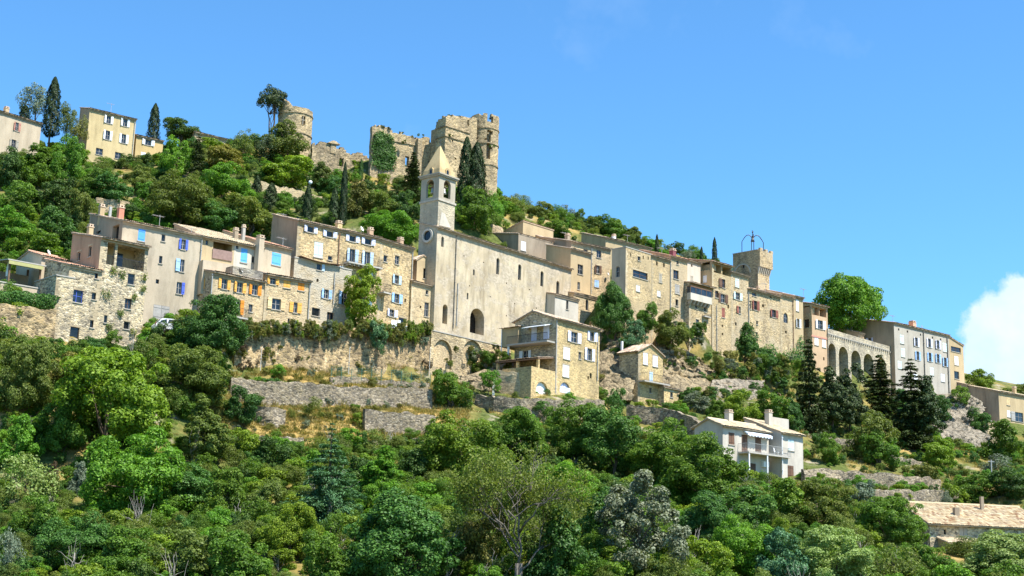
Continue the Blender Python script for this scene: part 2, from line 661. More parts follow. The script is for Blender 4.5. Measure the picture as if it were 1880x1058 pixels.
class Bld:
    def __init__(s, name, label, cat, u0, v0, Y, u1, v1=None, ang=43.0, vb=600, D=8.0, mat=None, smat=None, sink=2.0, group=None, ctrl=True, rise=.55):
        s.P = at(u0, v0, Y)
        if v1 is not None and ang is None:
            r = ray(u1, v1)
            q = r * (s.P[2] / r[2])
            ang = min(51.0, max(36.0, math.degrees(math.atan2(q[1] - s.P[1], q[0] - s.P[0]))))
        s.a = math.radians(ang)
        s.e = np.array([math.cos(s.a), math.sin(s.a), 0])
        s.n = np.array([-math.sin(s.a), math.cos(s.a), 0])
        s.zb = at(u0, vb, Y)[2] - sink
        s.H = s.P[2] - s.zb
        s.D = D
        s.root = empty(name, (s.P[0], s.P[1], s.zb), s.a)
        tag(s.root, label, cat, group)
        s.mat = mat
        s.smat = smat or mat
        s.holes = []
        s.lholes = []
        s.L = s.loc(u1, v1 if v1 is not None else v0 + .25 * (u1 - u0))[0]
        s.k = Y / FPX
        if ctrl:
            zb = s.zb + sink
            for fx in (0.1, 0.9):
                p = s.P + s.e * s.L * fx
                CTRL.append((*(p - s.n * 0.8)[:2], zb - 0.3))
                CTRL.append((*(p + s.n * (D + 1.0))[:2], zb + (s.P[2] - zb) * rise))

    def loc(s, u, v, y=0.0):
        d = ray(u, v)
        o = s.P + y * s.n
        p = d * (s.n @ o) / (s.n @ d)
        q = p - s.P
        return q @ s.e, p[2] - s.zb

    def side(s, u, v, x=0.0):
        d = ray(u, v)
        o = s.P + x * s.e
        p = d * (s.e @ o) / (s.e @ d)
        q = p - s.P
        return q @ s.n, p[2] - s.zb

    def Yat(s, u, v, y=0.0):
        d = ray(u, v)
        o = s.P + y * s.n
        return float((d * (s.n @ o) / (s.n @ d))[1])

    # ---- mapping of facade coordinates (along, out, up) to local ones
    def mp(s, side):
        if side:
            return lambda a, o, z: (o, a, z)
        return lambda a, o, z: (a, o, z)

    def rect(s, u, v, w, h, side=False, y=0.0):
        f = (lambda uu, vv: s.side(uu, vv)) if side else (lambda uu, vv: s.loc(uu, vv, y))
        a0 = f(u - w / 2, v)[0]
        a1 = f(u + w / 2, v)[0]
        z0 = f(u, v + h / 2)[1]
        z1 = f(u, v - h / 2)[1]
        return min(a0, a1), max(a0, a1), z0, z1

    def pbox(s, m, a0, a1, o0, o1, z0, z1, mb):
        pts = [m(a0, o0, z0), m(a1, o0, z0), m(a1, o1, z0), m(a0, o1, z0), m(a0, o0, z1), m(a1, o0, z1), m(a1, o1, z1), m(a0, o1, z1)]
        mb.hull8(pts)

    def win(s, u, v, w, h, kind='window', shut=None, sc='light', side=False, arch=False, sill=True, frame=None, deep=0.22, nshut=2, rail=False):
        """window or door seen at (u, v), w x h px; shut: None, 'open', 'closed', 'left', 'right'"""
        a0, a1, z0, z1 = s.rect(u, v, w, h, side)
        m = s.mp(side)
        (s.lholes if side else s.holes).append((a0, a1, z0, z1, arch, deep))
        W, H = a1 - a0, z1 - z0
        fm = frame or FRAME_W
        g = 0.0
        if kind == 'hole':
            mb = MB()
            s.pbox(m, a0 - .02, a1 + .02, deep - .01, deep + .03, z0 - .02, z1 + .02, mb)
            mb.build('painted_shade_back', UNLIT_DARK, s.root)  # plate with the shade of the open hole painted in
        else:
            b = MB()
            t = min(0.042, W * .08)
            o0, o1 = deep - .1, deep - .03
            if arch:
                r = W / 2
                zs = z1 - r
                s.pbox(m, a0, a0 + t, o0, o1, z0, zs, b)
                s.pbox(m, a1 - t, a1, o0, o1, z0, zs, b)
                cx = (a0 + a1) / 2
                for k in range(8):
                    t0, t1 = math.pi * k / 8, math.pi * (k + 1) / 8
                    P = []
                    for o in (o0, o1):
                        P += [m(cx + r * math.cos(t0), o, zs + r * math.sin(t0)), m(cx + r * math.cos(t1), o, zs + r * math.sin(t1)),
                              m(cx + (r - t) * math.cos(t1), o, zs + (r - t) * math.sin(t1)), m(cx + (r - t) * math.cos(t0), o, zs + (r - t) * math.sin(t0))]
                    b.hull8(P)
            else:
                s.pbox(m, a0, a0 + t, o0, o1, z0, z1, b)
                s.pbox(m, a1 - t, a1, o0, o1, z0, z1, b)
                s.pbox(m, a0 + t, a1 - t, o0, o1, z1 - t, z1, b)
            s.pbox(m, a0 + t, a1 - t, o0, o1, z0, z0 + t, b)
            if kind in ('window', 'door') and W > .45:
                c = (a0 + a1) / 2
                s.pbox(m, c - t * .55, c + t * .55, o0 - .006, o1 + .004, z0 + t, z1 - (0 if arch else t), b)
            if kind == 'window' and H > .9:
                zz = z0 + H * .52
                s.pbox(m, a0 + t, a1 - t, o0 + .01, o1 - .005, zz - t * .4, zz + t * .4, b)
            wo = b.build('window' if kind != 'door' else 'door', fm, s.root)
            p = MB()
            s.pbox(m, a0 + .001, a1 - .001, deep - .06, deep + .02, z0 + .001, z1 - .001, p)
            p.build('pane', SHUT[sc] if arch and shut == 'closed' else GLASS if kind != 'dark' else UNLIT_DARK, wo)  # dark kind: the unlit room is put into the pane colour
            g = wo
            if not arch and s.mat in STONES and H > .6:
                q = MB()
                s.pbox(m, a0 - .16, a1 + .16, -.02, .02, z1 + .003, z1 + .2, q)
                q.build('lintel', LINTEL, wo)
            if sill and kind != 'door' and not arch:
                q = MB()
                s.pbox(m, a0 - .08, a1 + .08, -.09, deep - .1, z0 - .09, z0 + .004, q)
                q.build('sill', SILL, wo)
        if shut in ('open', 'left', 'right'):
            lw = W / (2 if nshut == 2 else 1) * 1.02
            for sg in (-1, 1):
                if (shut == 'left' and sg > 0) or (shut == 'right' and sg < 0):
                    continue
                hx = a0 - .02 if sg < 0 else a1 + .02
                x0, x1 = (hx - lw, hx) if sg < 0 else (hx, hx + lw)
                aj = -random.uniform(.02, .16)
                b = MB()
                fo = -.03
                oa, ob = (aj + fo, fo) if sg < 0 else (fo, aj + fo)
                P = [m(x0, oa - .04, z0), m(x1, ob - .04, z0), m(x1, ob, z0), m(x0, oa, z0), m(x0, oa - .04, z1), m(x1, ob - .04, z1), m(x1, ob, z1), m(x0, oa, z1)]
                b.hull8(P)
                for zz in (z0 + H * .18, z0 + H * .78):
                    P = [m(x0 + .04, oa - .065, zz), m(x1 - .04, ob - .065, zz), m(x1 - .04, ob - .035, zz), m(x0 + .04, oa - .035, zz),
                         m(x0 + .04, oa - .065, zz + .1), m(x1 - .04, ob - .065, zz + .1), m(x1 - .04, ob - .035, zz + .1), m(x0 + .04, oa - .035, zz + .1)]
                    b.hull8(P)
                b.build('shutter', SHUT[sc], s.root)
        elif shut == 'closed':
            for k in range(nshut):
                x0 = a0 + W * k / nshut + .015
                x1 = a0 + W * (k + 1) / nshut - .015
                b = MB()
                zt = z1 - (W * .3 if arch else 0)
                s.pbox(m, x0, x1, .0, .045, z0 + .01, zt - .01, b)
                for zz in (z0 + H * .16, z0 + (zt - z0) * .8):
                    s.pbox(m, x0 + .04, x1 - .04, -.025, .01, zz, zz + .09, b)
                b.build('shutter', SHUT[sc], s.root)
        if rail:
            b = MB()
            for zz in (z0 + .05, z0 + .95):
                s.pbox(m, a0 - .05, a1 + .05, -.1, -.06, zz, zz + .04, b)
            nb = max(3, int(W / .13))
            for k in range(nb + 1):
                x = a0 + W * k / nb
                s.pbox(m, x - .01, x + .01, -.09, -.07, z0 + .06, z0 + .96, b)
            b.build('railing', IRON, s.root)
        return g

    def wall_panel(s, mb, m, A0, A1, Z0, Z1, holes):
        xs = sorted({A0, A1, *[min(max(q, A0), A1) for h in holes for q in h[:2]]})
        zs = sorted({Z0, Z1, *[min(max(q, Z0), Z1) for h in holes for q in h[2:4]]})
        xs2 = []
        for a, b in zip(xs, xs[1:]):
            xs2.append(a)
        xs2.append(xs[-1])
        idx = {}

        def vid(i, k):
            if (i, k) not in idx:
                idx[(i, k)] = len(mb.v)
                mb.v.append(m(xs2[i], 0.0, zs[k]))
            return idx[(i, k)]
        for i in range(len(xs2) - 1):
            for k in range(len(zs) - 1):
                cx, cz = (xs2[i] + xs2[i + 1]) / 2, (zs[k] + zs[k + 1]) / 2
                if any(h[0] < cx < h[1] and h[2] < cz < h[3] for h in holes):
                    continue
                mb.f.append((vid(i, k), vid(i + 1, k), vid(i + 1, k + 1), vid(i, k + 1)))
        for a0, a1, z0, z1, arch, deep in holes:
            path = [(a0, z0)]
            if arch:
                r = (a1 - a0) / 2
                rz = min(r, (z1 - z0) * .9)
                zsn = z1 - rz
                cx = (a0 + a1) / 2
                path.append((a0, zsn))
                arc = [(cx - r * math.cos(math.pi * k / 10), zsn + rz * math.sin(math.pi * k / 10)) for k in range(11)]
                for k in range(5):
                    mb.face(m(a0, 0, z1), m(arc[k][0], 0, arc[k][1]), m(arc[k + 1][0], 0, arc[k + 1][1]))
                for k in range(5, 10):
                    mb.face(m(a1, 0, z1), m(arc[k][0], 0, arc[k][1]), m(arc[k + 1][0], 0, arc[k + 1][1]))
                path += arc[1:-1]
                path.append((a1, zsn))
            else:
                path += [(a0, z1), (a1, z1)]
            path.append((a1, z0))
            for (p, q) in zip(path, path[1:] + path[:1]):
                mb.face(m(p[0], 0, p[1]), m(q[0], 0, q[1]), m(q[0], deep, q[1]), m(p[0], deep, p[1]))

    def finish(s, roof='mono', pitch=17.0, tile=None, oh=0.35, ohs=0.12, apex=0.5, H2=None, cornice=True, x0=0.0, deckmat=None, lower_side=None, flat_cap=True):
        L, D, H = s.L, s.D, s.H
        tp = math.tan(math.radians(pitch))
        tile = tile or TILE
        mb = MB()
        top = H if H2 is None else min(H, H2)
        s.wall_panel(mb, s.mp(False), x0, L, 0.0, top if H2 is not None else H, s.holes)
        if H2 is not None:
            mb.face((x0, 0, top), (L, 0, top), (L, 0, H2), (x0, 0, H))
        s.wall_o = mb.build('wall', s.mat, s.root)
        if s.mat in STONES and H > 5:
            q = MB()
            z = .1
            k = 0
            while z < (top if H2 is not None else H) - .45:
                h = random.uniform(.26, .4)
                w = random.uniform(.42, .58) if k % 2 else random.uniform(.22, .34)
                q.box(x0 - .016, x0 + w, -.022, .01, z, z + h - .02)
                z += h
                k += 1
            q.build('quoins', LINTEL, s.root)['kind'] = 'stuff'
        # sides and back
        sb = MB()
        if roof == 'mono':
            prof = [(0, H), (D, H + D * tp)]
        elif roof == 'gable':
            prof = [(0, H), (D * apex, H + D * apex * tp), (D, H + D * apex * tp - D * (1 - apex) * tp)]
        else:
            prof = [(0, H), (D, H)]
        s.wall_panel(sb, s.mp(True), 0.0, D, 0.0, min(H, prof[-1][1]), s.lholes)
        lowz = min(H, prof[-1][1])
        if len(prof) > 1 and roof in ('mono', 'gable'):
            sb.face(*[(0, 0, lowz)], *[(0, y, z) for y, z in prof], *([(0, D, lowz)] if prof[-1][1] > lowz + 1e-6 else []))
        hr = H if H2 is None else H2
        rp = [(y, z + hr - H) for y, z in prof]
        sb.face((L, 0, 0), *[(L, y, z) for y, z in reversed(rp)][::-1], (L, D, 0))
        sb.face((0, D, 0), (L, D, 0), (L, D, rp[-1][1]), (0, D, prof[-1][1]))
        if roof == 'gfront':
            ax = L * apex
            zt = H + max(ax, L - ax) * tp
            mb2 = MB()
            mb2.face((0, 0, H), (L, 0, H), (ax, 0, zt))
            mb2.build('gable_wall', s.mat, s.root)
        so = sb.build('side_wall', s.smat, s.root)
        rb = MB()
        dk = MB()
        c, sn = math.cos(math.radians(pitch)), math.sin(math.radians(pitch))

        def patch(O, e, sl, Le, Ls, **kw):
            tile_patch(rb, O, e, sl, Le, Ls, **kw)
            O = np.array(O, float)
            e = np.array(e, float)
            sl = np.array(sl, float)
            nm = np.cross(e, sl)
            nm = nm if nm[2] > 0 else -nm
            q = [O + sl * .04, O + e * Le + sl * .04, O + e * Le + sl * Ls, O + sl * Ls]
            dk.hull8([p - nm * .13 for p in q] + [p - nm * .012 for p in q])
        if roof == 'mono':
            yo = -oh
            if H2 is not None:
                dz = H2 - H
                ll = math.hypot(L, dz)
                e = (L / ll, 0, dz / ll)
                patch((-ohs * e[0], yo, H + .14 - ohs * e[2] - oh * tp), e, (0, c, sn), ll + 2 * ohs, (D + oh + .1) / c)
            else:
                patch((-ohs, yo, H + .14 - oh * tp), (1, 0, 0), (0, c, sn), L + 2 * ohs, (D + oh + .1) / c)
        elif roof == 'gable':
            d1 = D * apex
            patch((-ohs, -oh, H + .14 - oh * tp), (1, 0, 0), (0, c, sn), L + 2 * ohs, (d1 + oh) / c)
            zb = H + d1 * tp - (D - d1) * tp
            patch((-ohs, D + oh, zb + .14 - oh * tp), (1, 0, 0), (0, -c, sn), L + 2 * ohs, (D - d1 + oh) / c)
            rb2 = MB()
            rb2.tube([(-ohs, d1, H + d1 * tp + .17), (L + ohs, d1, H + d1 * tp + .17)], .12, 8)
            s.ridge = rb2
        elif roof == 'gfront':
            ax = L * apex
            zt = H + max(ax, L - ax) * tp
            for sg in (0, 1):
                run = ax if sg == 0 else L - ax
                t2 = math.atan2(zt - H, run)
                cc, ss = math.cos(t2), math.sin(t2)
                ox = -oh if sg == 0 else L + oh
                patch((ox, -ohs, H + .14 - oh * math.tan(t2)), (0, 1, 0), (cc if sg == 0 else -cc, 0, ss), D + 2 * ohs, (run + oh) / cc)
        elif roof == 'flat':
            rb = None
            f = MB()
            f.box(-.06, L + .06, -.06, D + .06, H, H + .12)
            s.roof_o = f.build('coping', CONCRETE, s.root)
        if rb is not None and rb.f:
            s.roof_o = rb.build('roof', tile, s.root)
            dk.build('roof_deck', deckmat or m_tile_edge, s.roof_o)
            if roof == 'gable':
                s.ridge.build('ridge_tiles', tile, s.roof_o)
            if cornice and roof in ('mono', 'gable') and H2 is None:
                cb = MB()
                cb.box(0.0, L, -.12, -.004, H - .3, H - .12)
                cb.box(0.0, L, -.2, -.004, H - .118, H - .01 if roof == 'mono' else H - .01)
                cb.build('cornice', m_tile_edge, s.root)
        return s

    # ---- add-ons
    def chim(s, u, vt, vb, w, y=3.0, mat=None, cap=True, depth=None):
        x, z1 = s.loc(u, vt, y)
        z0 = s.loc(u, vb, y)[1]
        k = s.k * w / 2 * 1.15
        d = depth or k
        b = MB()
        b.box(x - k, x + k, y - d, y + d, z0 - 1.2, z1)
        o = b.build('chimney', mat or s.mat, s.root)
        if cap:
            c = MB()
            c.box(x - k - .06, x + k + .06, y - d - .06, y + d + .06, z1, z1 + .09)
            for q in (-1, 1):
                c.box(x + q * k * .6 - .06, x + q * k * .6 + .06, y - d, y + d, z1 + .09, z1 + .28)
            c.box(x - k, x + k, y - d, y + d, z1 + .28, z1 + .36)
            c.build('chimney_cap', TILE, o)
        return o

    def pipe(s, u, v0, v1, y=-.12, mat=None, r=.06):
        x, z0 = s.loc(u, v0, y)
        z1 = s.loc(u, v1, y)[1]
        b = MB()
        b.tube([(x, y, z0), (x, y, z1)], r, 6)
        for zz in np.arange(min(z0, z1) + .5, max(z0, z1), 1.9):
            b.box(x - r * 1.3, x + r * 1.3, y - r * 1.3, -.001, zz, zz + .06)
        b.build('downpipe', mat or ZINC, s.root)

    def gutter(s, x0=None, x1=None, z=None, oh=.35):
        b = MB()
        x0 = -.1 if x0 is None else x0
        x1 = s.L + .1 if x1 is None else x1
        z = s.H + .04 - oh * .3 if z is None else z
        b.tube([(x0, -oh - .08, z), (x1, -oh - .08, z - .03)], .07, 6)
        b.build('gutter', ZINC, s.root)

    def dish(s, u, v, r_px, y=1.0):
        x, z = s.loc(u, v, y)
        r = r_px * s.k
        b = MB()
        n = 14
        i0 = len(b.v)
        ax = np.array([.45, -.78, .43])
        ax /= np.linalg.norm(ax)
        a = np.cross(ax, [0, 0, 1.0])
        a /= np.linalg.norm(a)
        c = np.cross(ax, a)
        C = np.array([x, y, z])
        b.v.append(tuple(C - ax * r * .28))
        for f, dp in ((.5, -.2), (1.0, 0.0)):
            for j in range(n):
                t = 2 * math.pi * j / n
                b.v.append(tuple(C + ax * r * dp + r * f * (math.cos(t) * a + math.sin(t) * c)))
        for j in range(n):
            b.f.append((i0, i0 + 1 + j, i0 + 1 + (j + 1) % n))
            b.f.append((i0 + 1 + j, i0 + 1 + n + j, i0 + 1 + n + (j + 1) % n, i0 + 1 + (j + 1) % n))
        o = b.build('satellite_dish', WHITE, s.root)
        t = MB()
        t.tube([C - ax * r * .28, C - ax * r * .4 + np.array([0, 0, -r * 1.5 - .5])], .03, 5)
        t.tube([C - ax * r * .2 - c * r * .9 * np.sign(c[2]), C + ax * r * .8], .02, 5)
        t.build('dish_arm', ZINC, o)

    def aerial(s, u, vt, vb, y=2.0):
        x, z1 = s.loc(u, vt, y)
        z0 = s.loc(u, vb, y)[1]
        b = MB()
        b.tube([(x, y, z0 - .8), (x, y, z1)], .03, 5)
        b.tube([(x - .9, y, z1 - .15), (x + .5, y, z1 - .15)], .02, 5)
        for q in np.linspace(-.85, .45, 7):
            b.tube([(x + q, y - .3, z1 - .15), (x + q, y + .3, z1 - .15)], .012, 4)
        b.build('aerial', ZINC, s.root)

    def balcony(s, u0, u1, v, out=1.0, rail=1.0, slab=.18, mat=None, brackets=0, solid=None, railmat=None):
        x0, z = s.loc(u0, v)
        x1, _ = s.loc(u1, v + .25 * (u1 - u0))
        b = MB()
        b.box(x0, x1, -out, -.003, z - slab, z)
        o = b.build('balcony', mat or CONCRETE, s.root)
        if brackets:
            q = MB()
            for k in range(brackets):
                x = x0 + (x1 - x0) * (k + .5) / brackets
                q.box(x - .09, x + .09, -out * .92, -.004, z - slab - .2, z - slab - .003)
            q.build('bracket', SILL if mat is not WOOD else WOOD, o)
        r = MB()
        if solid:
            r.box(x0, x1, -out, -out + .1, z, z + rail)
            r.box(x0, x0 + .1, -out + .1, -.005, z, z + rail)
            r.box(x1 - .1, x1, -out + .1, -.005, z, z + rail)
            r.build('parapet', solid, o)
        else:
            for (p, q) in (((x0, -out + .04), (x1, -out + .04)), ((x0 + .02, -out + .04), (x0 + .02, -.01)), ((x1 - .02, -out + .04), (x1 - .02, -.01))):
                p = np.array(p)
                q = np.array(q)
                for zz in (.08, rail):
                    r.tube([(*p, z + zz), (*q, z + zz)], .022, 5)
                nb = max(2, int(np.linalg.norm(q - p) / .14))
                for k in range(nb + 1):
                    c = p + (q - p) * k / nb
                    r.tube([(*c, z), (*c, z + rail)], .011, 4, caps=False)
            r.build('railing', railmat or IRON, o)
        return x0, x1, z

    def box(s, name, u0, u1, v0, v1, y0, y1, mat, parent=None):
        """box whose front (plane y0) covers u0..u1, v0..v1"""
        xa, zt = s.loc(u0, v0, y0)
        xb, _ = s.loc(u1, v0, y0)
        zb = s.loc(u0, v1, y0)[1]
        b = MB()
        b.box(min(xa, xb), max(xa, xb), y0, y1, zb, zt)
        return b.build(name, mat, parent or s.root)


m_tile_edge = m_plain('tile_cornice', (0.42, 0.32, 0.22), .9, .1, .25)

# ------------------------------------------------------------------ wall materials
S_TAN = m_stone('stone_tan', (0.503, 0.386, 0.225), size=0.25, contrast=.85)
S_TAN2 = m_stone('stone_tan_pointed', (0.526, 0.409, 0.253), size=0.25, contrast=.62, stain=.45, plaster=.12, pcol=(0.5, 0.4, 0.25))
S_GREY = m_stone('stone_grey_rubble', (0.480, 0.409, 0.291), size=.29, contrast=1.05, stain=.6)
S_GOLD = m_stone('stone_gold', (0.526, 0.403, 0.214), size=0.25, contrast=.6, stain=.5)
S_RUIN = m_stone('stone_ruin', (0.386, 0.308, 0.201), size=0.27, contrast=.85, stain=.75)
S_KEEP = m_stone('stone_keep', (0.441, 0.346, 0.212), size=.27, contrast=.75, stain=.7)
S_RW = m_stone('stone_retaining', (0.397, 0.302, 0.180), size=.32, contrast=1.1, stain=.85)
S_DRY = m_stone('stone_dry_wall', (0.28, 0.24, 0.18), (0.1, 0.085, 0.065), size=.27, contrast=1.0, stain=.5)
S_ROW = m_stone('stone_row_house', (0.514, 0.398, 0.236), size=.25, contrast=.8, stain=.6, plaster=.2, pcol=(0.47, 0.36, 0.21))
S_ROW2 = m_stone('stone_row_worn', (0.503, 0.392, 0.242), size=.26, contrast=.85, stain=.7, plaster=.25, pcol=(0.47, 0.375, 0.245))
S_BASE = m_stone('stone_church_base', (0.441, 0.356, 0.228), size=.3, contrast=.9, stain=.6)
STONES.update((S_TAN, S_TAN2, S_GREY, S_GOLD, S_ROW, S_ROW2))
P_BEIGE = m_plaster('render_beige', (0.52, 0.43, 0.31), .5)
P_GREYB = m_plaster('render_grey_beige', (0.49, 0.41, 0.30), .6)
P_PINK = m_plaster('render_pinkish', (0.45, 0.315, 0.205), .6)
P_YEL = m_plaster('render_yellow', (0.56, 0.44, 0.235), .6)
P_YEL2 = m_plaster('render_yellow_pale', (0.56, 0.41, 0.19), .5)
P_CH = m_plaster('render_church', (0.53, 0.44, 0.30), 1.0, worn=.35, worn_col=(0.42, 0.36, 0.28))
P_CHG = m_plaster('render_church_grey', (0.45, 0.4, 0.31), .5)
P_TOWER = m_stone('ashlar_tower', (0.48, 0.42, 0.31), (0.5, 0.45, 0.35), size=.3, contrast=.22, stain=.5)
P_TAN = m_plaster('render_tan', (0.49, 0.375, 0.22), .5)
P_WHITE = m_plaster('render_white', (0.58, 0.53, 0.44), .45)
P_GREY = m_plaster('render_grey', (0.45, 0.405, 0.335), .45)
P_ROSE = m_plaster('render_rose', (0.55, 0.38, 0.235), .35)
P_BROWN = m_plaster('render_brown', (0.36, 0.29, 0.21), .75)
P_HOUSE = m_plaster('render_modern_white', (0.55, 0.50, 0.42), .55)
P_SPIRE = m_plaster('spire_stone', (0.50, 0.375, 0.20), .6)
METALROOF = m_plain('brown_canopy_cloth', (0.13, 0.08, 0.055), .8, .1, .2)

# ================================================================== houses at the foot of the hill, left end of the row
A = Bld('low_house', 'low beige house with red tile roof and satellite dish beside the hedge terrace', 'house', 77, 471, 146, 128, 482, ang=None, vb=522, D=5, mat=P_BEIGE, smat=P_BEIGE)
A.win(112, 506, 15, 9, 'dark', sill=False)
A.win(92, 508, 9, 30, 'door', frame=FRAME_B)
A.finish('gable', 17, TILE_RED, apex=.55)
A.dish(90, 463, 5, y=2.2)
A.chim(132, 488, 500, 6, y=.6, mat=WHITE)

# terrace with pergola in front of the low house
pg = empty('pergola', at(40, 545, 143), math.radians(43))
tag(pg, 'shaded terrace pergola with yellow awning cloth above the clipped hedge', 'pergola')
for x, y in ((-1.6, 0), (1.7, 0), (-1.6, 3), (1.7, 3)):
    MB().box(x - .09, x + .09, y - .09, y + .09, -.5, 3.6).build('post', WOOD, pg)
b = MB()
b.hull8([(-2.0, -.4, 3.5), (2.1, -.4, 3.5), (2.1, 3.4, 3.9), (-2.0, 3.4, 3.9), (-2.0, -.4, 3.62), (2.1, -.4, 3.62), (2.1, 3.4, 4.02), (-2.0, 3.4, 4.02)])
b.build('roof_frame', CONCRETE, pg)
b = MB()
for k in range(6):
    b.hull8([(-1.9 + .62 * k, -.42, 3.1), (-1.9 + .62 * (k + 1), -.42, 3.1), (-1.9 + .62 * (k + 1), -.40, 3.1), (-1.9 + .62 * k, -.40, 3.1),
             (-1.9 + .62 * k, -.42, 3.46), (-1.9 + .62 * (k + 1), -.42, 3.46), (-1.9 + .62 * (k + 1), -.36, 3.46), (-1.9 + .62 * k, -.36, 3.46)])
b.build('awning', m_plain('awning_yellow', (0.4, 0.38, 0.17), .8, .1, .1), pg)
b = MB()
b.box(-3.2, 2.6, -1.0, -.75, -1.6, .9)
b.build('terrace_wall', P_BEIGE, pg)
b = MB()
b.box(-3.3, 2.7, -1.06, -.69, .9, 1.02)
b.build('coping', CONCRETE, pg)
b = MB()
b.hull8([(-1.8, 2.9, -.6), (1.8, 2.9, -.6), (1.8, 3.4, -.6), (-1.8, 3.4, -.6), (-1.8, 2.9, 2.9), (1.8, 2.9, 2.9), (1.8, 3.4, 2.9), (-1.8, 3.4, 2.9)])
b.build('back_wall', P_BROWN, pg)

# closed white parasol on that terrace
pr = empty('parasol', at(12, 520, 143.5))
tag(pr, 'folded white parasol on the terrace above the clipped hedge', 'parasol')
b = MB()
b.lathe([(.03, 0), (.03, 1.2), (.03, 2.4)], 6)
b.build('pole', WHITE, pr)
b = MB()
b.lathe([(.16, .7), (.2, 1.0), (.14, 1.7), (.05, 2.3)], 10)
b.build('canopy', WHITE, pr)

B3 = Bld('terrace_block', 'grey stone terrace block at the left end of the rubble house', 'terrace', 104, 506, 140.5, 137, 513, ang=43, vb=640, D=5, mat=S_GREY)
B3.finish('flat')
B2 = Bld('stone_house', 'low grey rubble house with one blue framed window and small tile roof', 'house', 128, 487, 141.5, 186, 499, ang=None, vb=642, D=5, mat=S_GREY, smat=S_GREY)
B2.win(141, 544, 22, 23, 'window', frame=SHUT['ultra'])
B2.win(173, 544, 9, 13, 'dark')
B2.win(178, 506, 8, 12, 'dark')
B2.win(169, 595, 8, 14, 'dark')
B2.win(137, 611, 17, 21, 'dark', frame=FRAME_B, sill=False)
B2.finish('mono', 14, TILE_RED)

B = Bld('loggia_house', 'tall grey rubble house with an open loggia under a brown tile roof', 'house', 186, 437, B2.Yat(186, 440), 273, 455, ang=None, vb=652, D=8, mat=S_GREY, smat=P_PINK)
B.D = B.side(133, 433)[0]
ga0, ga1, gz0, gz1 = B.rect(231, 470, 70, 44)
B.holes.append((ga0, ga1, gz0, gz1, False, 2.4))
B.win(241, 512.6, 13, 20, 'dark')
B.win(235, 558, 12, 19, 'window', frame=FRAME_B)
B.win(232.5, 597.6, 11, 14, 'dark')
B.win(194, 586, 6, 14, 'dark')
B.win(144.5, 471, 5, 16, 'dark', side=True)
B.win(165, 462, 5, 19, 'dark', side=True)
B.finish('mono', 13, TILE, oh=.5)
B.box('loggia_back', 195, 268, 440, 500, 2.4, 2.5, P_TAN)
mb = MB()
xm, _ = B.loc(213, 470)
mb.box(xm - .14, xm + .14, .05, .4, gz0, gz1)
mb.build('pillar', S_GREY, B.root)
mb = MB()
for k in range(28):
    x = ga0 + (ga1 - ga0) * k / 27
    mb.box(x - .012, x + .012, .1, .13, gz0, gz0 + .95)
mb.box(ga0, ga1, .09, .14, gz0 + .95, gz0 + 1.0)
mb.build('railing', IRON, B.root)
mb = MB()
mb.box(xm + .9, xm + 2.0, 2.3, 2.39, gz0, gz0 + 2.0)
mb.build('door', GLASS, B.root)
B.chim(166, 418, 434, 8, y=5, mat=P_TAN)

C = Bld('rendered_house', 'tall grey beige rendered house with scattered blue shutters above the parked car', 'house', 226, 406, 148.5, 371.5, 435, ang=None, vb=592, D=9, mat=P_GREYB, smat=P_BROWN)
C.win(260, 432, 13, 22, 'window', 'closed', 'blue', nshut=1)
C.win(300, 437, 7, 13, 'dark')
C.win(336.5, 449, 8, 19, 'window', 'open', 'ultra')
C.win(295, 477, 6, 14, 'dark')
C.win(334.5, 488, 8, 23, 'window', 'left', 'light', nshut=1)
C.win(289, 517, 6, 8, 'hole')
C.win(328.5, 529, 9, 22, 'window', 'right', 'ultra')
C.win(296, 574, 30, 26, 'door', 'closed', 'grey', deep=.3)
C.win(181, 423, 8, 16, 'dark', side=True)
C.win(212, 427, 12, 26, 'hole', side=True, deep=.5)
C.finish('mono', 15, TILE, oh=.4)
C.pipe(371, 440, 530)
C.chim(187, 381, 396, 8, y=6.5, mat=P_TAN)
C.chim(203, 380, 400, 4, y=5.5, mat=ZINC, cap=False)
C.chim(222, 383, 398, 9, y=3.2, mat=m_plain('chimney_red', (0.5, 0.2, 0.13), .8))
C.aerial(294, 395, 412)

D1 = Bld('terrace_house', 'cream house with a roofed upper terrace and small blue window', 'house', 372, 435, C.Yat(372, 436, 0.3), 431, 446, ang=None, ctrl=False, vb=520, D=8, mat=P_TAN)
ta0, ta1, tz0, tz1 = D1.rect(408.5, 458, 35, 34)
D1.holes.append((ta0, ta1, tz0, tz1, False, 2.2))
D1.win(380, 445.5, 5, 9, 'window', sill=False)
D1.finish('mono', 20, TILE_PALE, oh=.5)
D1.box('terrace_back', 388, 430, 438, 482, 2.2, 2.3, P_BEIGE)
mb = MB()
mb.box(ta0 - .05, ta1 + .05, -.1, -.04, tz0 - .15, tz0 + .95)
mb.build('screen_parapet', m_plain('brown_cane_screen', (0.3, 0.2, 0.17), .85, .1, .2), D1.root)
D1.box('lower_terrace', 373, 428, 477, 540, -1.3, -.004, P_BEIGE)
D2 = Bld('white_house', 'narrow whitewashed house with one tall sky blue shutter', 'house', 431, 446, D1.Yat(431, 446), 482, 457, ang=None, ctrl=False, vb=520, D=8, mat=P_WHITE, smat=P_TAN)
D2.win(435.8, 453, 5, 9, 'window', sill=False)
D2.win(448, 469.5, 12, 26, 'window', 'closed', 'sky', nshut=1)
D2.win(465, 477, 5, 12, 'dark')
D2.finish('mono', 20, TILE_PALE, oh=.5)
D2.chim(433, 424, 440, 7, y=3.5, mat=P_BROWN)
D2.chim(447.5, 418, 440, 5, y=3.0, mat=CONCRETE)
D2.dish(443.5, 495, 5.5, y=-2.6)
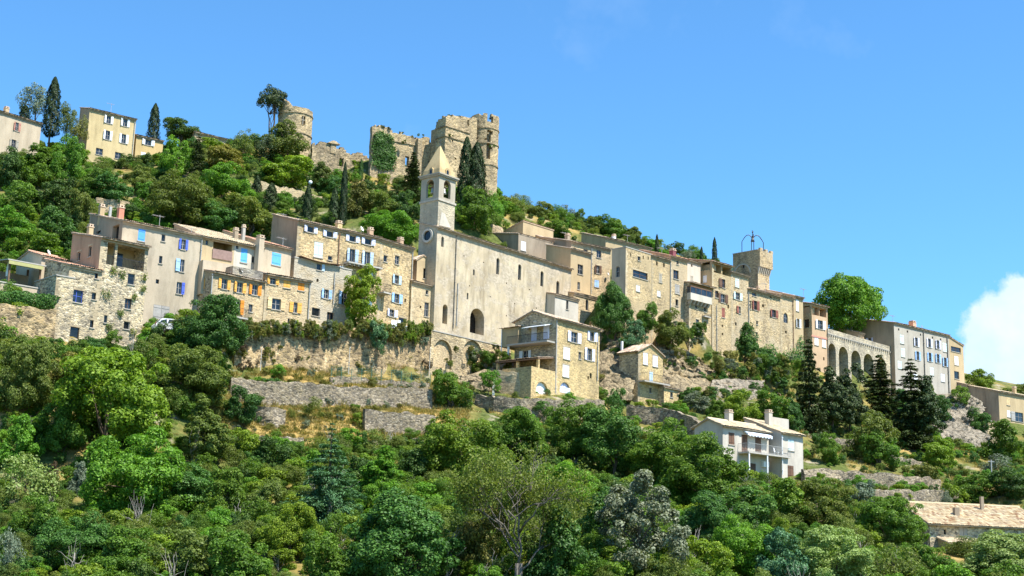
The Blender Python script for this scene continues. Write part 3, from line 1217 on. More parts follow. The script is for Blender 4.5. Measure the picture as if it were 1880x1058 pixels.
D2.box('lower_wall', 428, 484, 488, 512, -2.6, -.004, m_stone('stone_scorched', (0.33, 0.3, 0.25), contrast=.7, stain=.8))
D3 = Bld('rendered_house', 'beige rendered house with a single square sky blue shutter', 'house', 484, 447, D2.Yat(484, 457, -.3), 535, 459.5, ang=None, ctrl=False, vb=520, D=8, mat=P_BEIGE)
D3.win(507.5, 476, 17, 23, 'window', 'closed', 'sky', nshut=1)
D3.finish('mono', 18, TILE_RED, oh=.4)
D3.chim(478, 438, 496, 10, y=-.35, mat=P_BEIGE, cap=True)

E1 = Bld('stone_house', 'tan rubble house with bright orange shutters and a small balcony', 'house', 391.6, 500, D1.Yat(391, 500, -3.0), 486, 519.5, ang=None, vb=606, D=5, mat=S_TAN2, smat=S_GREY, rise=.05)
for u, v in ((411.6, 521.6), (439.8, 528), (467.6, 532.5)):
    E1.win(u, v, 10.5, 19, 'window', 'open', 'amber' if u < 430 else 'orange' if u > 460 else 'amber')
E1.win(435, 563.5, 11, 27, 'door', 'open', 'orange')
E1.win(460, 566, 7, 14, 'window')
E1.win(373, 522, 6, 20, 'window', 'closed', 'amber', side=True, nshut=1)
E1.win(436, 597, 22, 10, 'door', 'closed', 'orange')
E1.balcony(418, 450, 581, out=.9, brackets=3)
E1.finish('mono', 12, TILE, oh=.45)
E1.pipe(390.5, 503, 545)
E2 = Bld('stone_house', 'golden rubble house with amber shutters beside the scorched chimney wall', 'house', 488, 504.5, E1.Yat(488, 512), 571, 518, ang=None, vb=608, D=5, mat=S_TAN2, rise=.05)
E2.win(501, 515, 10.5, 15, 'window', 'open', 'amber')
E2.win(527, 521, 13, 16, 'window', 'closed', 'amber')
E2.win(553, 526, 12, 16, 'window', 'closed', 'orange')
E2.win(507, 558.6, 16, 20, 'window', 'open', 'sand')
E2.win(542, 565, 7, 19, 'window', 'open', 'amber', nshut=1)
E2.win(507, 597, 12, 11, 'dark')
E2.win(530, 590, 4, 10, 'dark')
E2.finish('mono', 12, TILE, oh=.4)
E2.pipe(569.5, 520, 603)

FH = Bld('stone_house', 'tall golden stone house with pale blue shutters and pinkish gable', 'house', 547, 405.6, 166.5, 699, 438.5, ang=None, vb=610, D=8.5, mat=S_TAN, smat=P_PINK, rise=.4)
FH.D = FH.side(499, 422)[0]
for u, v in ((570, 421.5), (605.3, 430.3), (647, 438.5), (675.5, 444)):
    FH.win(u, v, 12, 11, 'dark', 'open', 'lilac')
FH.win(584.7, 459, 16, 28, 'window', 'closed', 'mint')
FH.win(606, 474, 8, 8, 'dark')
FH.win(646.4, 470, 10, 25, 'door', 'open', 'pale')
FH.win(674, 475, 10, 25, 'door', 'open', 'pale')
FH.win(627, 498, 8, 18, 'window', 'closed', 'pale', nshut=1)
FH.win(680, 505, 9, 14, 'window', 'closed', 'pale')
FH.win(670, 553.7, 11, 13, 'window', 'right', 'light')
FH.balcony(631, 693, 482, out=1.1, mat=CONCRETE, brackets=8)
FH.finish('mono', 17, TILE, oh=.4)
FH.chim(622, 411, 425, 9, y=1.2, mat=S_TAN)
FH.chim(680, 423, 437, 8, y=1.2, mat=P_PINK)
FH.dish(665, 420, 5.5, y=1.2)
FH.pipe(624, 428, 500, mat=m_plain('rusty_pipe', (.25, .14, .08), .8))
FH.chim(508, 407, 430, 12, y=6.5, mat=S_RUIN, cap=False)
FH.aerial(520, 392, 420, y=6)
F3 = Bld('stone_house', 'golden stone house with light blue shutters and laundry at its foot', 'house', 699, 439.5, FH.Yat(699, 440, .15), 759.7, 457.7, ang=None, vb=612, D=8, mat=S_TAN, smat=S_TAN, rise=.4)
F3.win(707.6, 475, 7, 12, 'dark')
F3.win(729, 477.5, 8, 16, 'window')
F3.win(728, 513.4, 8, 16, 'window', 'open', 'pale')
F3.win(728, 548, 9, 17, 'window', 'open', 'light')
F3.win(744, 552, 3, 7, 'hole')
F3.win(719, 575, 9, 13, 'window', 'open', 'lilac')
F3.win(739, 591, 14, 14, 'dark')
F3.finish('mono', 16, TILE, oh=.4)
F3.chim(735, 441, 452, 8, y=1.0, mat=P_PINK)
F3.pipe(758, 462, 590)
F3.balcony(692, 706, 537, out=1.2, rail=1.0, brackets=0)
G = Bld('stone_house', 'grey patched stone house with light blue shutters below the brown sun canopy', 'house', 541, 473, FH.Yat(541, 473, -1.6), 646, 497, ang=None, vb=610, D=1.58, rise=.05, mat=m_stone('stone_patched', (0.514, 0.426, 0.291), size=.27, contrast=.6, stain=.7, plaster=.3, pcol=(.46, .41, .32)))
G.win(586, 490.5, 9, 12, 'dark', 'right', 'pale')
G.win(598.7, 540, 9, 17, 'window', 'open', 'light')
G.win(632, 548, 10, 24, 'window', 'open', 'light')
G.win(580, 573, 15, 15, 'dark')
G.win(606, 587, 12, 27, 'door', frame=FRAME_B)
G.win(582, 598, 8, 6, 'hole')
G.win(635.5, 594, 4, 8, 'hole')
G.win(583, 515, 4, 6, 'hole')
G.win(613.5, 528, 4, 6, 'hole')
G.finish('flat')
G.pipe(615, 500, 560)
mb = MB()
xa, za = G.loc(553, 471, -.5)
xb, zb_ = G.loc(630, 487, -.5)
n = 14
for k in range(n):
    t0, t1 = k / n, (k + 1) / n

    def cnp(t, y):
        return (xa + (xb - xa) * t, y, za + (zb_ - za) * t - .25 * math.sin(math.pi * t) * (1 if y < 0 else .2) + .05)
    mb.hull8([cnp(t0, -.5), cnp(t1, -.5), cnp(t1, 1.5), cnp(t0, 1.5)] + [(p[0], p[1], p[2] + .06) for p in (cnp(t0, -.5), cnp(t1, -.5), cnp(t1, 1.5), cnp(t0, 1.5))])
mb.build('sun_canopy', METALROOF, G.root)
mb = MB()
for t in (.02, .5, .98):
    p = cnp(t, -.4)
    mb.tube([(p[0], -.3, G.H), (p[0], -.3, p[2])], .04, 6)
mb.build('canopy_post', IRON, G.root)

# laundry on a line in front of the last golden house
for k, (u, wd, lab) in enumerate(((724, 1.0, 'white sheet drying on a line under the blue shuttered windows'), (733, .55, 'narrow white towel drying beside the white sheet'), (744, .8, 'white cloth drying on the line nearest the downpipe'))):
    x, z = F3.loc(u, 588 if k < 2 else 598, -.9)
    mb = MB()
    nn = 6
    for i in range(nn):
        a0, a1 = x - wd / 2 + wd * i / nn, x - wd / 2 + wd * (i + 1) / nn
        o0, o1 = -.9 + .06 * math.sin(i * 2.1), -.9 + .06 * math.sin((i + 1) * 2.1)
        h = 1.1 if k < 2 else .7
        mb.hull8([(a0, o0, z - h), (a1, o1, z - h), (a1, o1 + .015, z - h), (a0, o0 + .015, z - h), (a0, o0, z), (a1, o1, z), (a1, o1 + .015, z), (a0, o0 + .015, z)])
    o = mb.build('laundry', WHITE)
    o.matrix_world = F3.root.matrix_basis.copy() if False else (Matrix.Translation(F3.root.location) @ Matrix.Rotation(F3.a, 4, 'Z'))
    tag(o, lab, 'laundry', 'laundry on the line')

HH = Bld('small_house', 'small stone and render house with tile roof squeezed against the church', 'house', 756, 517, F3.Yat(758, 520, -.4), 813, 531, ang=None, vb=614, D=4.5, mat=S_TAN2, smat=S_TAN, rise=.2)
HH.win(784, 537, 5, 8, 'dark')
HH.win(783, 568.5, 8, 26, 'window')
HH.win(780, 596, 9, 10, 'dark')
HH.win(772, 564, 3, 5, 'hole')
HH.finish('mono', 14, TILE, oh=.4)
SH = Bld('shed', 'small gabled stone shed with a dark barred opening beneath the church oculus', 'shed', 766, 477, HH.Yat(770, 515, .9), 797, 485, ang=43, vb=519, D=2.2, mat=P_TAN, smat=P_BROWN, ctrl=False)
SH.win(785, 503.5, 16, 19, 'dark', frame=FRAME_B)
SH.finish('gfront', 20, TILE, apex=.35)

# ================================================================== church
CH = Bld('church', 'rendered village church with bell tower, stone spire and narrow arched windows', 'church', 803, 417.5, 181, 1048.8, 495, ang=None, vb=640, D=3.3, mat=P_CH, smat=P_TOWER, rise=.12)
for u, v, h in ((914, 489, 30), (954, 500, 29), (995, 512, 28), (1024, 528.5, 25)):
    CH.win(u, v, 5.5, h, 'dark', arch=True, deep=.3, frame=SILL)
CH.win(812.5, 444, 4.5, 19, 'dark', arch=True, deep=.3, frame=SILL)
CH.win(870, 500, 3, 11, 'dark', arch=True, sill=False)
CH.win(858.5, 544, 3, 12, 'dark', sill=False)
CH.win(876, 590, 26, 47, 'hole', arch=True, deep=1.6)
for u_, v_ in ((852, 470), (888, 482), (930, 520), (972, 532), (900, 545), (945, 558), (985, 566), (862, 525), (1010, 545), (930, 580)):
    CH.win(u_, v_, 1.8, 2.4, 'hole', deep=.2)
CH.win(817, 577, 9, 36, 'hole', arch=True, deep=.8)
CH.finish('mono', 17, TILE, oh=.45, cornice=True)
# grey render panel at the tower end of the long wall
xq, _ = CH.loc(837.5, 430)
CH.pipe(838.5, 433, 605, mat=m_plain('dark_downpipe', (.16, .15, .13), .7))
CH.pipe(841, 520, 600, y=-.1, mat=ZINC, r=.07)
# oculus on the tower side
yo, zo = CH.side(786.5, 433.5)
mb = MB()
n = 20
for k in range(n):
    t0, t1 = 2 * math.pi * k / n, 2 * math.pi * (k + 1) / n
    P = []
    for x in (-.28, .05):
        P += [(x, yo + .95 * math.cos(t0), zo + .95 * math.sin(t0)), (x, yo + .95 * math.cos(t1), zo + .95 * math.sin(t1)),
              (x, yo + .68 * math.cos(t1), zo + .68 * math.sin(t1)), (x, yo + .68 * math.cos(t0), zo + .68 * math.sin(t0))]
    mb.hull8(P)
oc = mb.build('oculus', P_WHITE, CH.root)
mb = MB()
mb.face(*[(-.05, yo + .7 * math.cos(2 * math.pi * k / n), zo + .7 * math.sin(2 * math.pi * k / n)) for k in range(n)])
mb.build('pane', UNLIT_DARK, oc)
# tower: square shaft on the corner, belfry with arched openings on every side, cornices, spire with dormers
W = CH.side(774.2, 375)[0]
W2 = CH.loc(837.2, 376)[0]
W = (W + W2) / 2
z_m = CH.loc(803.6, 365)[1]
z_c = CH.loc(803.6, 320)[1]
tw = MB()
tw.box(-.02, W, -.02, W, CH.H + .02, z_m)
tower = tw.build('tower', P_TOWER, CH.root)
bf = MB()


def map_side(k):
    c = W / 2

    def f(a, o, z):
        p = (a - c, o - c)
        for _ in range(k):
            p = (-p[1], p[0])
        return (p[0] + c, p[1] + c, z)
    return f


oz1 = CH.loc(821, 331.5)[1]
oz0 = CH.loc(821, 366)[1]
for k in range(4):
    CH.wall_panel(bf, map_side(k), 0.0, W, z_m, z_c, [(W * .29, W * .71, oz0 + .1, oz1, True, .38)])
bf.face((0.3, .3, z_m + .05), (W - .3, .3, z_m + .05), (W - .3, W - .3, z_m + .05), (.3, W - .3, z_m + .05))
bf.face((0.3, .3, z_c - .05), (W - .3, .3, z_c - .05), (W - .3, W - .3, z_c - .05), (.3, W - .3, z_c - .05))
belf = bf.build('belfry', P_CHG, CH.root)
mb = MB()
mb.box(-.14, W + .14, -.14, W + .14, z_m - .16, z_m + .1)
mb.build('string_course', SILL, belf)
mb = MB()
mb.box(-.22, W + .22, -.22, W + .22, z_c - .1, z_c + .1)
mb.box(-.36, W + .36, -.36, W + .36, z_c + .1, z_c + .28)
mb.build('cornice', SILL, belf)
zap = CH.loc(809.5, 269.5, W / 2)[1]
sp = MB()
b0 = z_c + .28
bev = .08
ring = [(.05, .05), (W - .05, .05), (W - .05, W - .05), (.05, W - .05)]
mid = b0 + .75
r2 = [(.18, .18), (W - .18, .18), (W - .18, W - .18), (.18, W - .18)]
for k in range(4):
    p, q = ring[k], ring[(k + 1) % 4]
    p2, q2 = r2[k], r2[(k + 1) % 4]
    sp.face((*p, b0), (*q, b0), (*q2, mid), (*p2, mid))
    sp.face((*p2, mid), (*q2, mid), (W / 2 + .06 * (q2[0] - W / 2), W / 2 + .06 * (q2[1] - W / 2), zap), (W / 2 + .06 * (p2[0] - W / 2), W / 2 + .06 * (p2[1] - W / 2), zap))
spire = sp.build('spire', P_SPIRE, CH.root)
mb = MB()
for k in range(4):
    f = map_side(k)
    c = W / 2
    pts = [(c - .38, b0), (c - .38, b0 + .7), (c - .2, b0 + 1.0), (c + .2, b0 + 1.0), (c + .38, b0 + .7), (c + .38, b0)]
    for (p, q) in zip(pts, pts[1:]):
        mb.face(f(p[0], .02, p[1]), f(q[0], .02, q[1]), f(q[0], .75, q[1]), f(p[0], .75, p[1]))
    mb.face(*[f(p[0], .03, p[1]) for p in pts])
mb.build('dormer', P_SPIRE, spire)
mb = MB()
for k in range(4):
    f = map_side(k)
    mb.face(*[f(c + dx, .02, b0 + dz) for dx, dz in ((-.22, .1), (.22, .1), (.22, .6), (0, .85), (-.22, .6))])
mb.build('dormer_dark_face', UNLIT_DARK, spire)  # flat near-black faces painted in place of shaded dormer openings
mb = MB()
mb.tube([(W / 2, W / 2, zap - .1), (W / 2, W / 2, zap + 1.0)], .035, 6)
mb.tube([(W / 2 - .25, W / 2, zap + .6), (W / 2 + .25, W / 2, zap + .6)], .03, 5)
mb.lathe([(.05, zap - .05), (.14, zap + .05), (.05, zap + .17)], 8, W / 2, W / 2)
mb.build('iron_cross', IRON, spire)
for k, (bx, by) in enumerate(((W * .5, .55), (.55, W * .5))):
    mb = MB()
    zt = oz0 + (oz1 - oz0) * .62
    mb.lathe([(.33, zt - .85), (.26, zt - .65), (.2, zt - .35), (.17, zt - .15), (.06, zt - .05)], 14, bx, by)
    bell = mb.build('bell', m_plain('bell_bronze', (0.35, 0.34, 0.3), .45, .4, .2, .5), CH.root, True)
    mb = MB()
    if k == 0:
        mb.box(bx - .6, bx + .6, by - .07, by + .07, zt - .02, zt + .16)
    else:
        mb.box(bx - .07, bx + .07, by - .6, by + .6, zt - .02, zt + .16)
    mb.build('bell_beam', WOOD, bell)
# white inclined flashing at the foot of the tower
xf, zf = CH.loc(811, 390, -.03)
xg, zg = CH.loc(827, 419, -.03)
x0_, z0_ = CH.loc(806, 414, -.03)
mb = MB()
mb.hull8([(x0_, -.09, z0_), (xg, -.09, zg), (xg, -.03, zg), (x0_, -.03, z0_), (xf - .1, -.09, zf), (xf + .55, -.09, zf - .1), (xf + .55, -.03, zf - .1), (xf - .1, -.03, zf)])
mb.build('white_flashing', P_WHITE, CH.root)

# annexes at the far end of the church
X1 = Bld('church_annex', 'whitewashed lean-to annex with one slit window below the church wall', 'annex', 1019, 541, CH.Yat(1019, 541, -1.6), 1062, 552, ang=None, vb=620, D=1.58, mat=P_WHITE, ctrl=False)
X1.win(1041.5, 560, 4, 17, 'dark')
X1.finish('mono', 12, TILE, oh=.3)
X2 = Bld('stone_annex', 'tan rubble annex with one arched slit window standing on the rock', 'annex', 1053, 538, CH.Yat(1053, 538, -1.0), 1097, 549, ang=None, vb=640, D=6, mat=S_TAN2, sink=3, ctrl=False)
X2.win(1077.7, 560, 5, 20, 'dark', arch=True)
X2.finish('mono', 12, TILE, oh=.3)

# ================================================================== houses behind the church
J1 = Bld('plain_house', 'blank beige house block standing highest behind the church roof', 'house', 960.5, 407, 214, 1016, 424, ang=None, vb=445, D=7, mat=P_TAN, smat=P_TAN)
J1.win(945, 428, 5, 9, 'dark', side=True)
J1.finish('mono', -14, TILE, oh=.1, cornice=False)
J2 = Bld('brown_house', 'brown stained house with a blank wall just above the church roof', 'house', 952, 430, 207, 1048, 456, ang=None, vb=480, D=6, mat=P_BROWN, smat=P_BROWN)
J2.win(961, 452, 9, 17, 'window', 'closed', 'white')
J2.finish('mono', 10, TILE, oh=.1, cornice=False)
J2.chim(1042, 433, 458, 7, y=.8, mat=P_BROWN)
J2.aerial(1038, 427, 445)
J4 = Bld('tile_roof_house', 'low house showing its brown tile roof behind the brown blank wall', 'house', 1018, 447, 213, 1050, 455, ang=None, vb=470, D=5, mat=P_TAN)
J4.finish('mono', 24, TILE, oh=.3)
J3 = Bld('tan_house', 'narrow tan rendered house wedged against the far end of the church', 'house', 1048, 457, 203.5, 1085, 467.5, ang=None, vb=560, D=5, mat=P_TAN, smat=P_TAN, ctrl=False)
J3.win(1065.5, 495, 10, 18, 'window', frame=FRAME_W)
J3.win(1062.5, 525, 5, 14, 'window', frame=FRAME_W)
J3.finish('mono', 15, TILE, oh=.45)
K = Bld('stone_house', 'stone house with one blue and one brown window above the ivy bush', 'house', 1049, 443.5, 209, 1121, 458, ang=None, vb=592, D=7, mat=S_TAN2, smat=P_BROWN)
K.win(1075, 461, 8, 6, 'dark')
K.win(1099.6, 466.5, 8.5, 14, 'window', sc='light')
K.win(1097.5, 495, 6, 15, 'window', 'open', 'brown')
K.win(1084.6, 493, 4, 16, 'dark')
K.win(1095.5, 521, 8, 13, 'window', 'closed', 'light')
K.finish('mono', 15, TILE, oh=.45)
K.dish(1117, 503, 3, y=-.5)

# ================================================================== right hand row on the rock
LH = Bld('stone_house', 'stone house with a wide picture window and pierced parapet', 'house', 1149, 454, 199, 1196, 470.5, ang=46, vb=640, D=4.4, mat=S_ROW, smat=P_GREYB, sink=3)
LH.D = LH.side(1123.5, 457)[0]
LH.win(1175.5, 505, 27, 13, 'window', frame=FRAME_B)
LH.win(1171.4, 530, 7, 11, 'window', 'closed', 'white')
LH.win(1173.4, 475, 5, 8, 'dark')
for u, v in ((1158, 468), (1181, 473), (1190, 474)):
    LH.win(u, v, 2, 6, 'hole')
LH.win(1134, 499, 7, 20, 'window', arch=True, side=True)
LH.finish('flat')
LB = Bld('upper_house', 'beige gabled house with tile roof rising behind the pierced parapet', 'house', 1112, 437, 224, 1196, 457, ang=None, vb=490, D=6, mat=P_TAN, smat=P_TAN)
LB.finish('mono', 17, TILE, oh=.4)
LB.chim(1127, 434, 443, 5, y=1, mat=WHITE)
MH = Bld('stone_house', 'narrow stone house with one grey shutter between wider stone houses', 'house', 1196, 469, LH.Yat(1196, 470), 1230, 477, ang=44, vb=640, D=6, mat=S_ROW, sink=3)
MH.win(1206, 484, 3, 7, 'hole')
MH.win(1219, 487, 3, 7, 'hole')
MH.win(1212.7, 511, 6, 16, 'window', 'closed', 'taupe')
MH.win(1209.5, 539.6, 6, 10, 'window', 'closed', 'white')
MH.finish('mono', 17, TILE_RED, oh=.4)
NH = Bld('stone_house', 'stone house with a grey shutter and red chimney on its roof', 'house', 1230, 470.5, MH.Yat(1230, 475), 1262, 478, ang=44, vb=640, D=6, mat=S_ROW2, sink=3)
NH.win(1241, 504.5, 9.5, 16, 'window', frame=FRAME_B)
NH.win(1243.4, 531, 9, 17, 'window', 'closed', 'grey')
NH.win(1242.7, 556, 5, 12, 'dark')
NH.win(1244, 482, 4, 8, 'dark')
NH.finish('mono', 17, TILE_RED, oh=.4)
NH.chim(1235, 461, 470, 8, y=1.5, mat=m_plain('chimney_dark_red', (0.22, 0.07, 0.08), .7))
PW = Bld('recessed_house', 'pale pink recessed wall between the stone house and the glazed bay', 'house', 1260, 477, NH.Yat(1260, 477, .8), 1286, 486, ang=44, vb=560, D=6, mat=m_plaster('render_pale_pink', (0.58, 0.49, 0.4), .3), sink=3)
PW.win(1270, 487.5, 3, 5, 'hole')
PW.win(1270, 512, 5, 11, 'window', 'closed', 'taupe')
PW.finish('mono', 18, TILE_RED, oh=.35)
OB = Bld('bay_house', 'stone house with a long glazed bay carried on stone brackets', 'house', 1265, 519, NH.Yat(1265, 519, -.9), 1308, 530, ang=44, vb=665, D=4, mat=S_ROW, smat=S_GREY, sink=3)
OB.win(1278.6, 563, 4, 9, 'dark')
OB.win(1294.5, 568, 4, 10, 'dark')
OB.win(1280.5, 593, 6, 13, 'window')
OB.win(1295, 596.6, 5, 13, 'window', frame=FRAME_B)
OB.win(1290.6, 628.5, 4, 9, 'dark')
OB.balcony(1289, 1301, 580, out=.5, rail=.3)
OB.finish('mono', 10, TILE, oh=.9)
bx0, bz0 = OB.loc(1268, 546, -.7)
bx1, _ = OB.loc(1307, 546 + 9, -.7)
bz1 = OB.loc(1268, 522.5, -.7)[1]
mb = MB()
mb.box(bx0, bx1, -.7, -.004, bz0 - .3, bz0 + .75)
bay = mb.build('bay_parapet', P_WHITE, OB.root)
mb = MB()
mb.box(bx0 + .02, bx1 - .02, -.66, -.005, bz0 + .752, bz1 - .3)
mb.build('pane', GLASS, bay)
mb = MB()
for k in range(5):
    x = bx0 + (bx1 - bx0) * k / 4
    mb.box(x - .04, x + .04, -.69, -.62, bz0 + .753, bz1 - .3)
mb.box(bx0, bx1, -.7, -.005, bz1 - .298, bz1 - .1)
mb.build('bay_frame', FRAME_B, bay)
mb = MB()
for k in range(6):
    x = bx0 + (bx1 - bx0) * (k + .5) / 6
    mb.hull8([(x - .16, -.3, bz0 - .85), (x + .16, -.3, bz0 - .85), (x + .16, -.004, bz0 - .85), (x - .16, -.004, bz0 - .85), (x - .16, -.68, bz0 - .303), (x + .16, -.68, bz0 - .303), (x + .16, -.004, bz0 - .303), (x - .16, -.004, bz0 - .303)])
mb.build('bracket', SILL, bay)
OH = Bld('loggia_tower_house', 'tall stone house with an open roof loggia and brown shutters', 'house', 1307, 480, OB.Yat(1307, 520, -.1), 1343, 489, ang=44, vb=668, D=4.3, mat=S_ROW, smat=P_TAN, sink=3)
a0, a1, z0, z1 = OH.rect(1325, 496, 33, 16)
am = (a0 + a1) / 2
OH.holes.append((a0 + .3, am - .12, z0, z1, False, 3.0))
OH.holes.append((am + .12, a1, z0, z1, False, 3.0))
OH.win(1294, 512.6, 7, 13, 'window', 'closed', 'white', side=True)
ya, yb, zc0, zc1 = OH.rect(1295, 488, 17, 17, side=True)
OH.lholes.append((ya, yb, zc0, zc1, False, 1.5))
OH.win(1328.5, 521, 6, 16, 'window', 'left', 'brown', nshut=1, frame=FRAME_B)
OH.win(1316, 540.6, 6, 13, 'window', frame=FRAME_B)
OH.win(1327, 548, 8, 16, 'window', 'open', 'brown')
OH.win(1328, 574.5, 6, 18, 'window', 'closed', 'rust')
OH.win(1337, 563, 3, 7, 'hole')
OH.win(1326.5, 598.6, 3, 4, 'hole')
OH.win(1326.5, 613.5, 3, 4, 'hole')
OH.finish('mono', 12, TILE_RED, oh=.6)
OH.pipe(1316, 560, 655)
PH = Bld('stone_house', 'tan stone house with white open shutters under the belfry tower', 'house', 1342, 500, OH.Yat(1342, 500), 1374, 508.5, ang=44, vb=640, D=5, mat=S_ROW2, sink=3)
PH.win(1353.5, 519.7, 7, 16, 'window', 'closed', 'mint')
PH.win(1354, 544, 8, 13, 'window', 'open', 'mint')
PH.win(1358, 569.6, 4, 13, 'window', 'left', 'rust', nshut=1)
PH.win(1351, 595, 3, 6, 'hole')
PH.finish('mono', 17, TILE, oh=.4)
Q1 = Bld('stone_house', 'long worn stone house with rust red shutters over the ivy', 'house', 1373, 530.5, PH.Yat(1373, 530), 1432, 546, ang=None, vb=660, D=6, mat=S_ROW2, sink=3)
Q1.win(1376.5, 560, 5, 15, 'window')
Q1.win(1386.5, 561, 6, 17, 'window', 'open', 'rust', frame=FRAME_B)
Q1.win(1401, 561.5, 4, 5, 'hole')
Q1.win(1420.6, 576, 7, 14, 'window', 'open', 'rust', frame=FRAME_B)
Q1.win(1384.6, 541, 8, 6, 'dark')
Q1.win(1390, 592.7, 3.5, 7, 'dark')
Q1.win(1389.4, 614, 3.5, 8, 'dark')
Q1.win(1415, 544, 4, 7, 'hole')
Q1.finish('mono', 16, TILE, oh=.45)
Q1.chim(1392, 529, 534, 4, y=1.0)
Q2 = Bld('stone_house', 'worn tan stone house with one arched grey window in the row', 'house', 1432, 541.5, Q1.Yat(1432, 545), 1457, 548.5, ang=44, vb=665, D=6, mat=S_ROW2, sink=3)
Q2.win(1442.4, 584, 8, 18, 'window', arch=True, frame=SHUT['grey'])
Q2.win(1443, 610, 3, 5, 'hole')
Q2.finish('mono', 17, TILE, oh=.4)
R0 = Bld('narrow_house', 'narrow tan house with one tall white shutter near the plane tree', 'house', 1457, 543.5, Q2.Yat(1457, 545), 1474, 548, ang=44, vb=670, D=6, mat=P_TAN, sink=3)
R0.win(1464, 561, 5, 21, 'window', 'closed', 'white', nshut=1)
R0.win(1465, 593.6, 4.5, 16, 'window', 'open', 'white')
R0.finish('mono', 17, TILE, oh=.4)
R0.aerial(1475, 530, 545)
RP = Bld('pink_house', 'rose rendered end house with roofed top balcony beside the arched bridge', 'house', 1490, 558, R0.Yat(1482, 550), 1519, 563, ang=40, vb=690, D=2.9, mat=P_ROSE, smat=S_TAN2, sink=3)
a0, a1, z0, z1 = RP.rect(1504, 573, 26, 15)
RP.holes.append((a0, (a0 + a1) / 2 - .06, z0, z1, False, 1.8))
RP.holes.append(((a0 + a1) / 2 + .06, a1, z0, z1, False, 1.8))
RP.win(1505.7, 596.4, 9, 16, 'window', 'open', 'white')
RP.win(1499, 627, 7, 14, 'window', 'closed', 'white')
RP.win(1513, 631, 7, 14, 'window', 'closed', 'white')
RP.win(1512.5, 659, 2.5, 6, 'hole')
ya, yb, zc0, zc1 = RP.rect(1481, 569, 12, 14, side=True)
RP.lholes.append((ya, yb, zc0, zc1, False, 1.2))
RP.win(1481, 594, 9, 16, 'dark', side=True)
RP.finish('mono', 12, TILE_RED, oh=.5)
RP.box('string_course', 1490, 1519, 615, 618, -.06, -.003, SHUT['salmon'])

# plane-side small wall behind bridge
SB = Bld('small_house', 'small pink and grey house half hidden under the plane tree', 'house', 1575, 611, 247, 1586, 614, ang=43, vb=640, D=5, mat=P_ROSE, smat=P_ROSE)
SB.finish('mono', 15, TILE, oh=.3)
SG = Bld('apartment_house', 'long grey four storey house with many pale and blue shutters', 'house', 1641, 593, 246, 1742, 617, ang=None, vb=722, D=9, mat=P_GREY, smat=P_BROWN, sink=4)
for u, v, sh, sc in ((1656, 623, 'closed', 'mint'), (1682, 628, 'open', 'lilac'), (1706, 630, 'open', 'lilac'), (1721.6, 633, 'open', 'lilac'), (1734.5, 638, 'closed', 'mint'),
                     (1658, 647.5, 'closed', 'mint'), (1684.6, 653.5, 'open', 'light'), (1707, 656, 'open', 'light'), (1721.8, 658.5, 'open', 'light'), (1735, 665, 'open', 'light'),
                     (1652, 670, 'closed', 'mint'), (1711, 682, 'closed', 'mint'), (1731, 694, 'closed', 'lilac'), (1681, 694, 'closed', 'white')):
    SG.win(u, v, 7 if sh == 'closed' else 5, 16 if v < 667 else 14, 'window', sh, sc, arch=False)
for u in (1650, 1666, 1690, 1712, 1727):
    SG.win(u, 603 + (u - 1641) * .24, 2.5, 4, 'hole')
SG.win(1597, 627, 6, 13, 'window', 'open', 'lilac', side=True)
SG.finish('mono', 12, TILE_RED, oh=.35)
SG.pipe(1695.5, 608, 712, mat=m_plain('dark_downpipe', (.16, .15, .13), .7), r=.09)
SG.pipe(1739, 620, 725, mat=m_plain('dark_downpipe', (.16, .15, .13), .7), r=.09)
SG.chim(1675, 593, 602, 9, y=2, mat=TILE_RED)
SG.aerial(1639, 579, 592, y=3)
SG.dish(1693, 599, 3, y=1)
ST = Bld('tan_house', 'narrow tan end house with sloping roof and wide top window', 'house', 1742, 619, SG.Yat(1742, 619), 1768, 627, ang=40, vb=726, D=8, mat=P_TAN, smat=P_TAN, sink=4)
H2 = ST.loc(1768, 636)[1]
ST.win(1755, 642, 18, 9, 'window', frame=FRAME_B)
ST.win(1756, 662.5, 7, 16, 'window', 'closed', 'white')
ST.win(1756.5, 689, 9, 14, 'dark')
ST.win(1756.5, 718, 4, 8, 'dark')
ST.finish('mono', 3, TILE, oh=.2, H2=H2, cornice=False)
UH = Bld('long_house', 'long low tan house on a stone terrace at the end of the village', 'house', 1833, 719.5, 252, 1925, 735, ang=None, vb=778, D=9, mat=P_TAN, smat=P_BROWN, sink=3)
UH.win(1851, 737, 6, 14, 'window', 'closed', 'sand')
UH.win(1852, 760, 6, 12, 'window', 'closed', 'white')
UH.win(1871, 766, 15, 17, 'window', 'left', 'grey')
UH.finish('mono', 15, TILE_PALE, oh=.4)
UH.chim(1862, 713, 722, 5, y=2, mat=P_TAN)
UL = Bld('garden_shed', 'low tile roofed shed between the tan end house and the trees', 'shed', 1773, 707, 257, 1796, 713, ang=43, vb=735, D=5, mat=P_TAN, smat=P_BROWN)
UL.win(1783, 722, 6, 12, 'dark')
UL.finish('mono', 17, TILE, oh=.3)

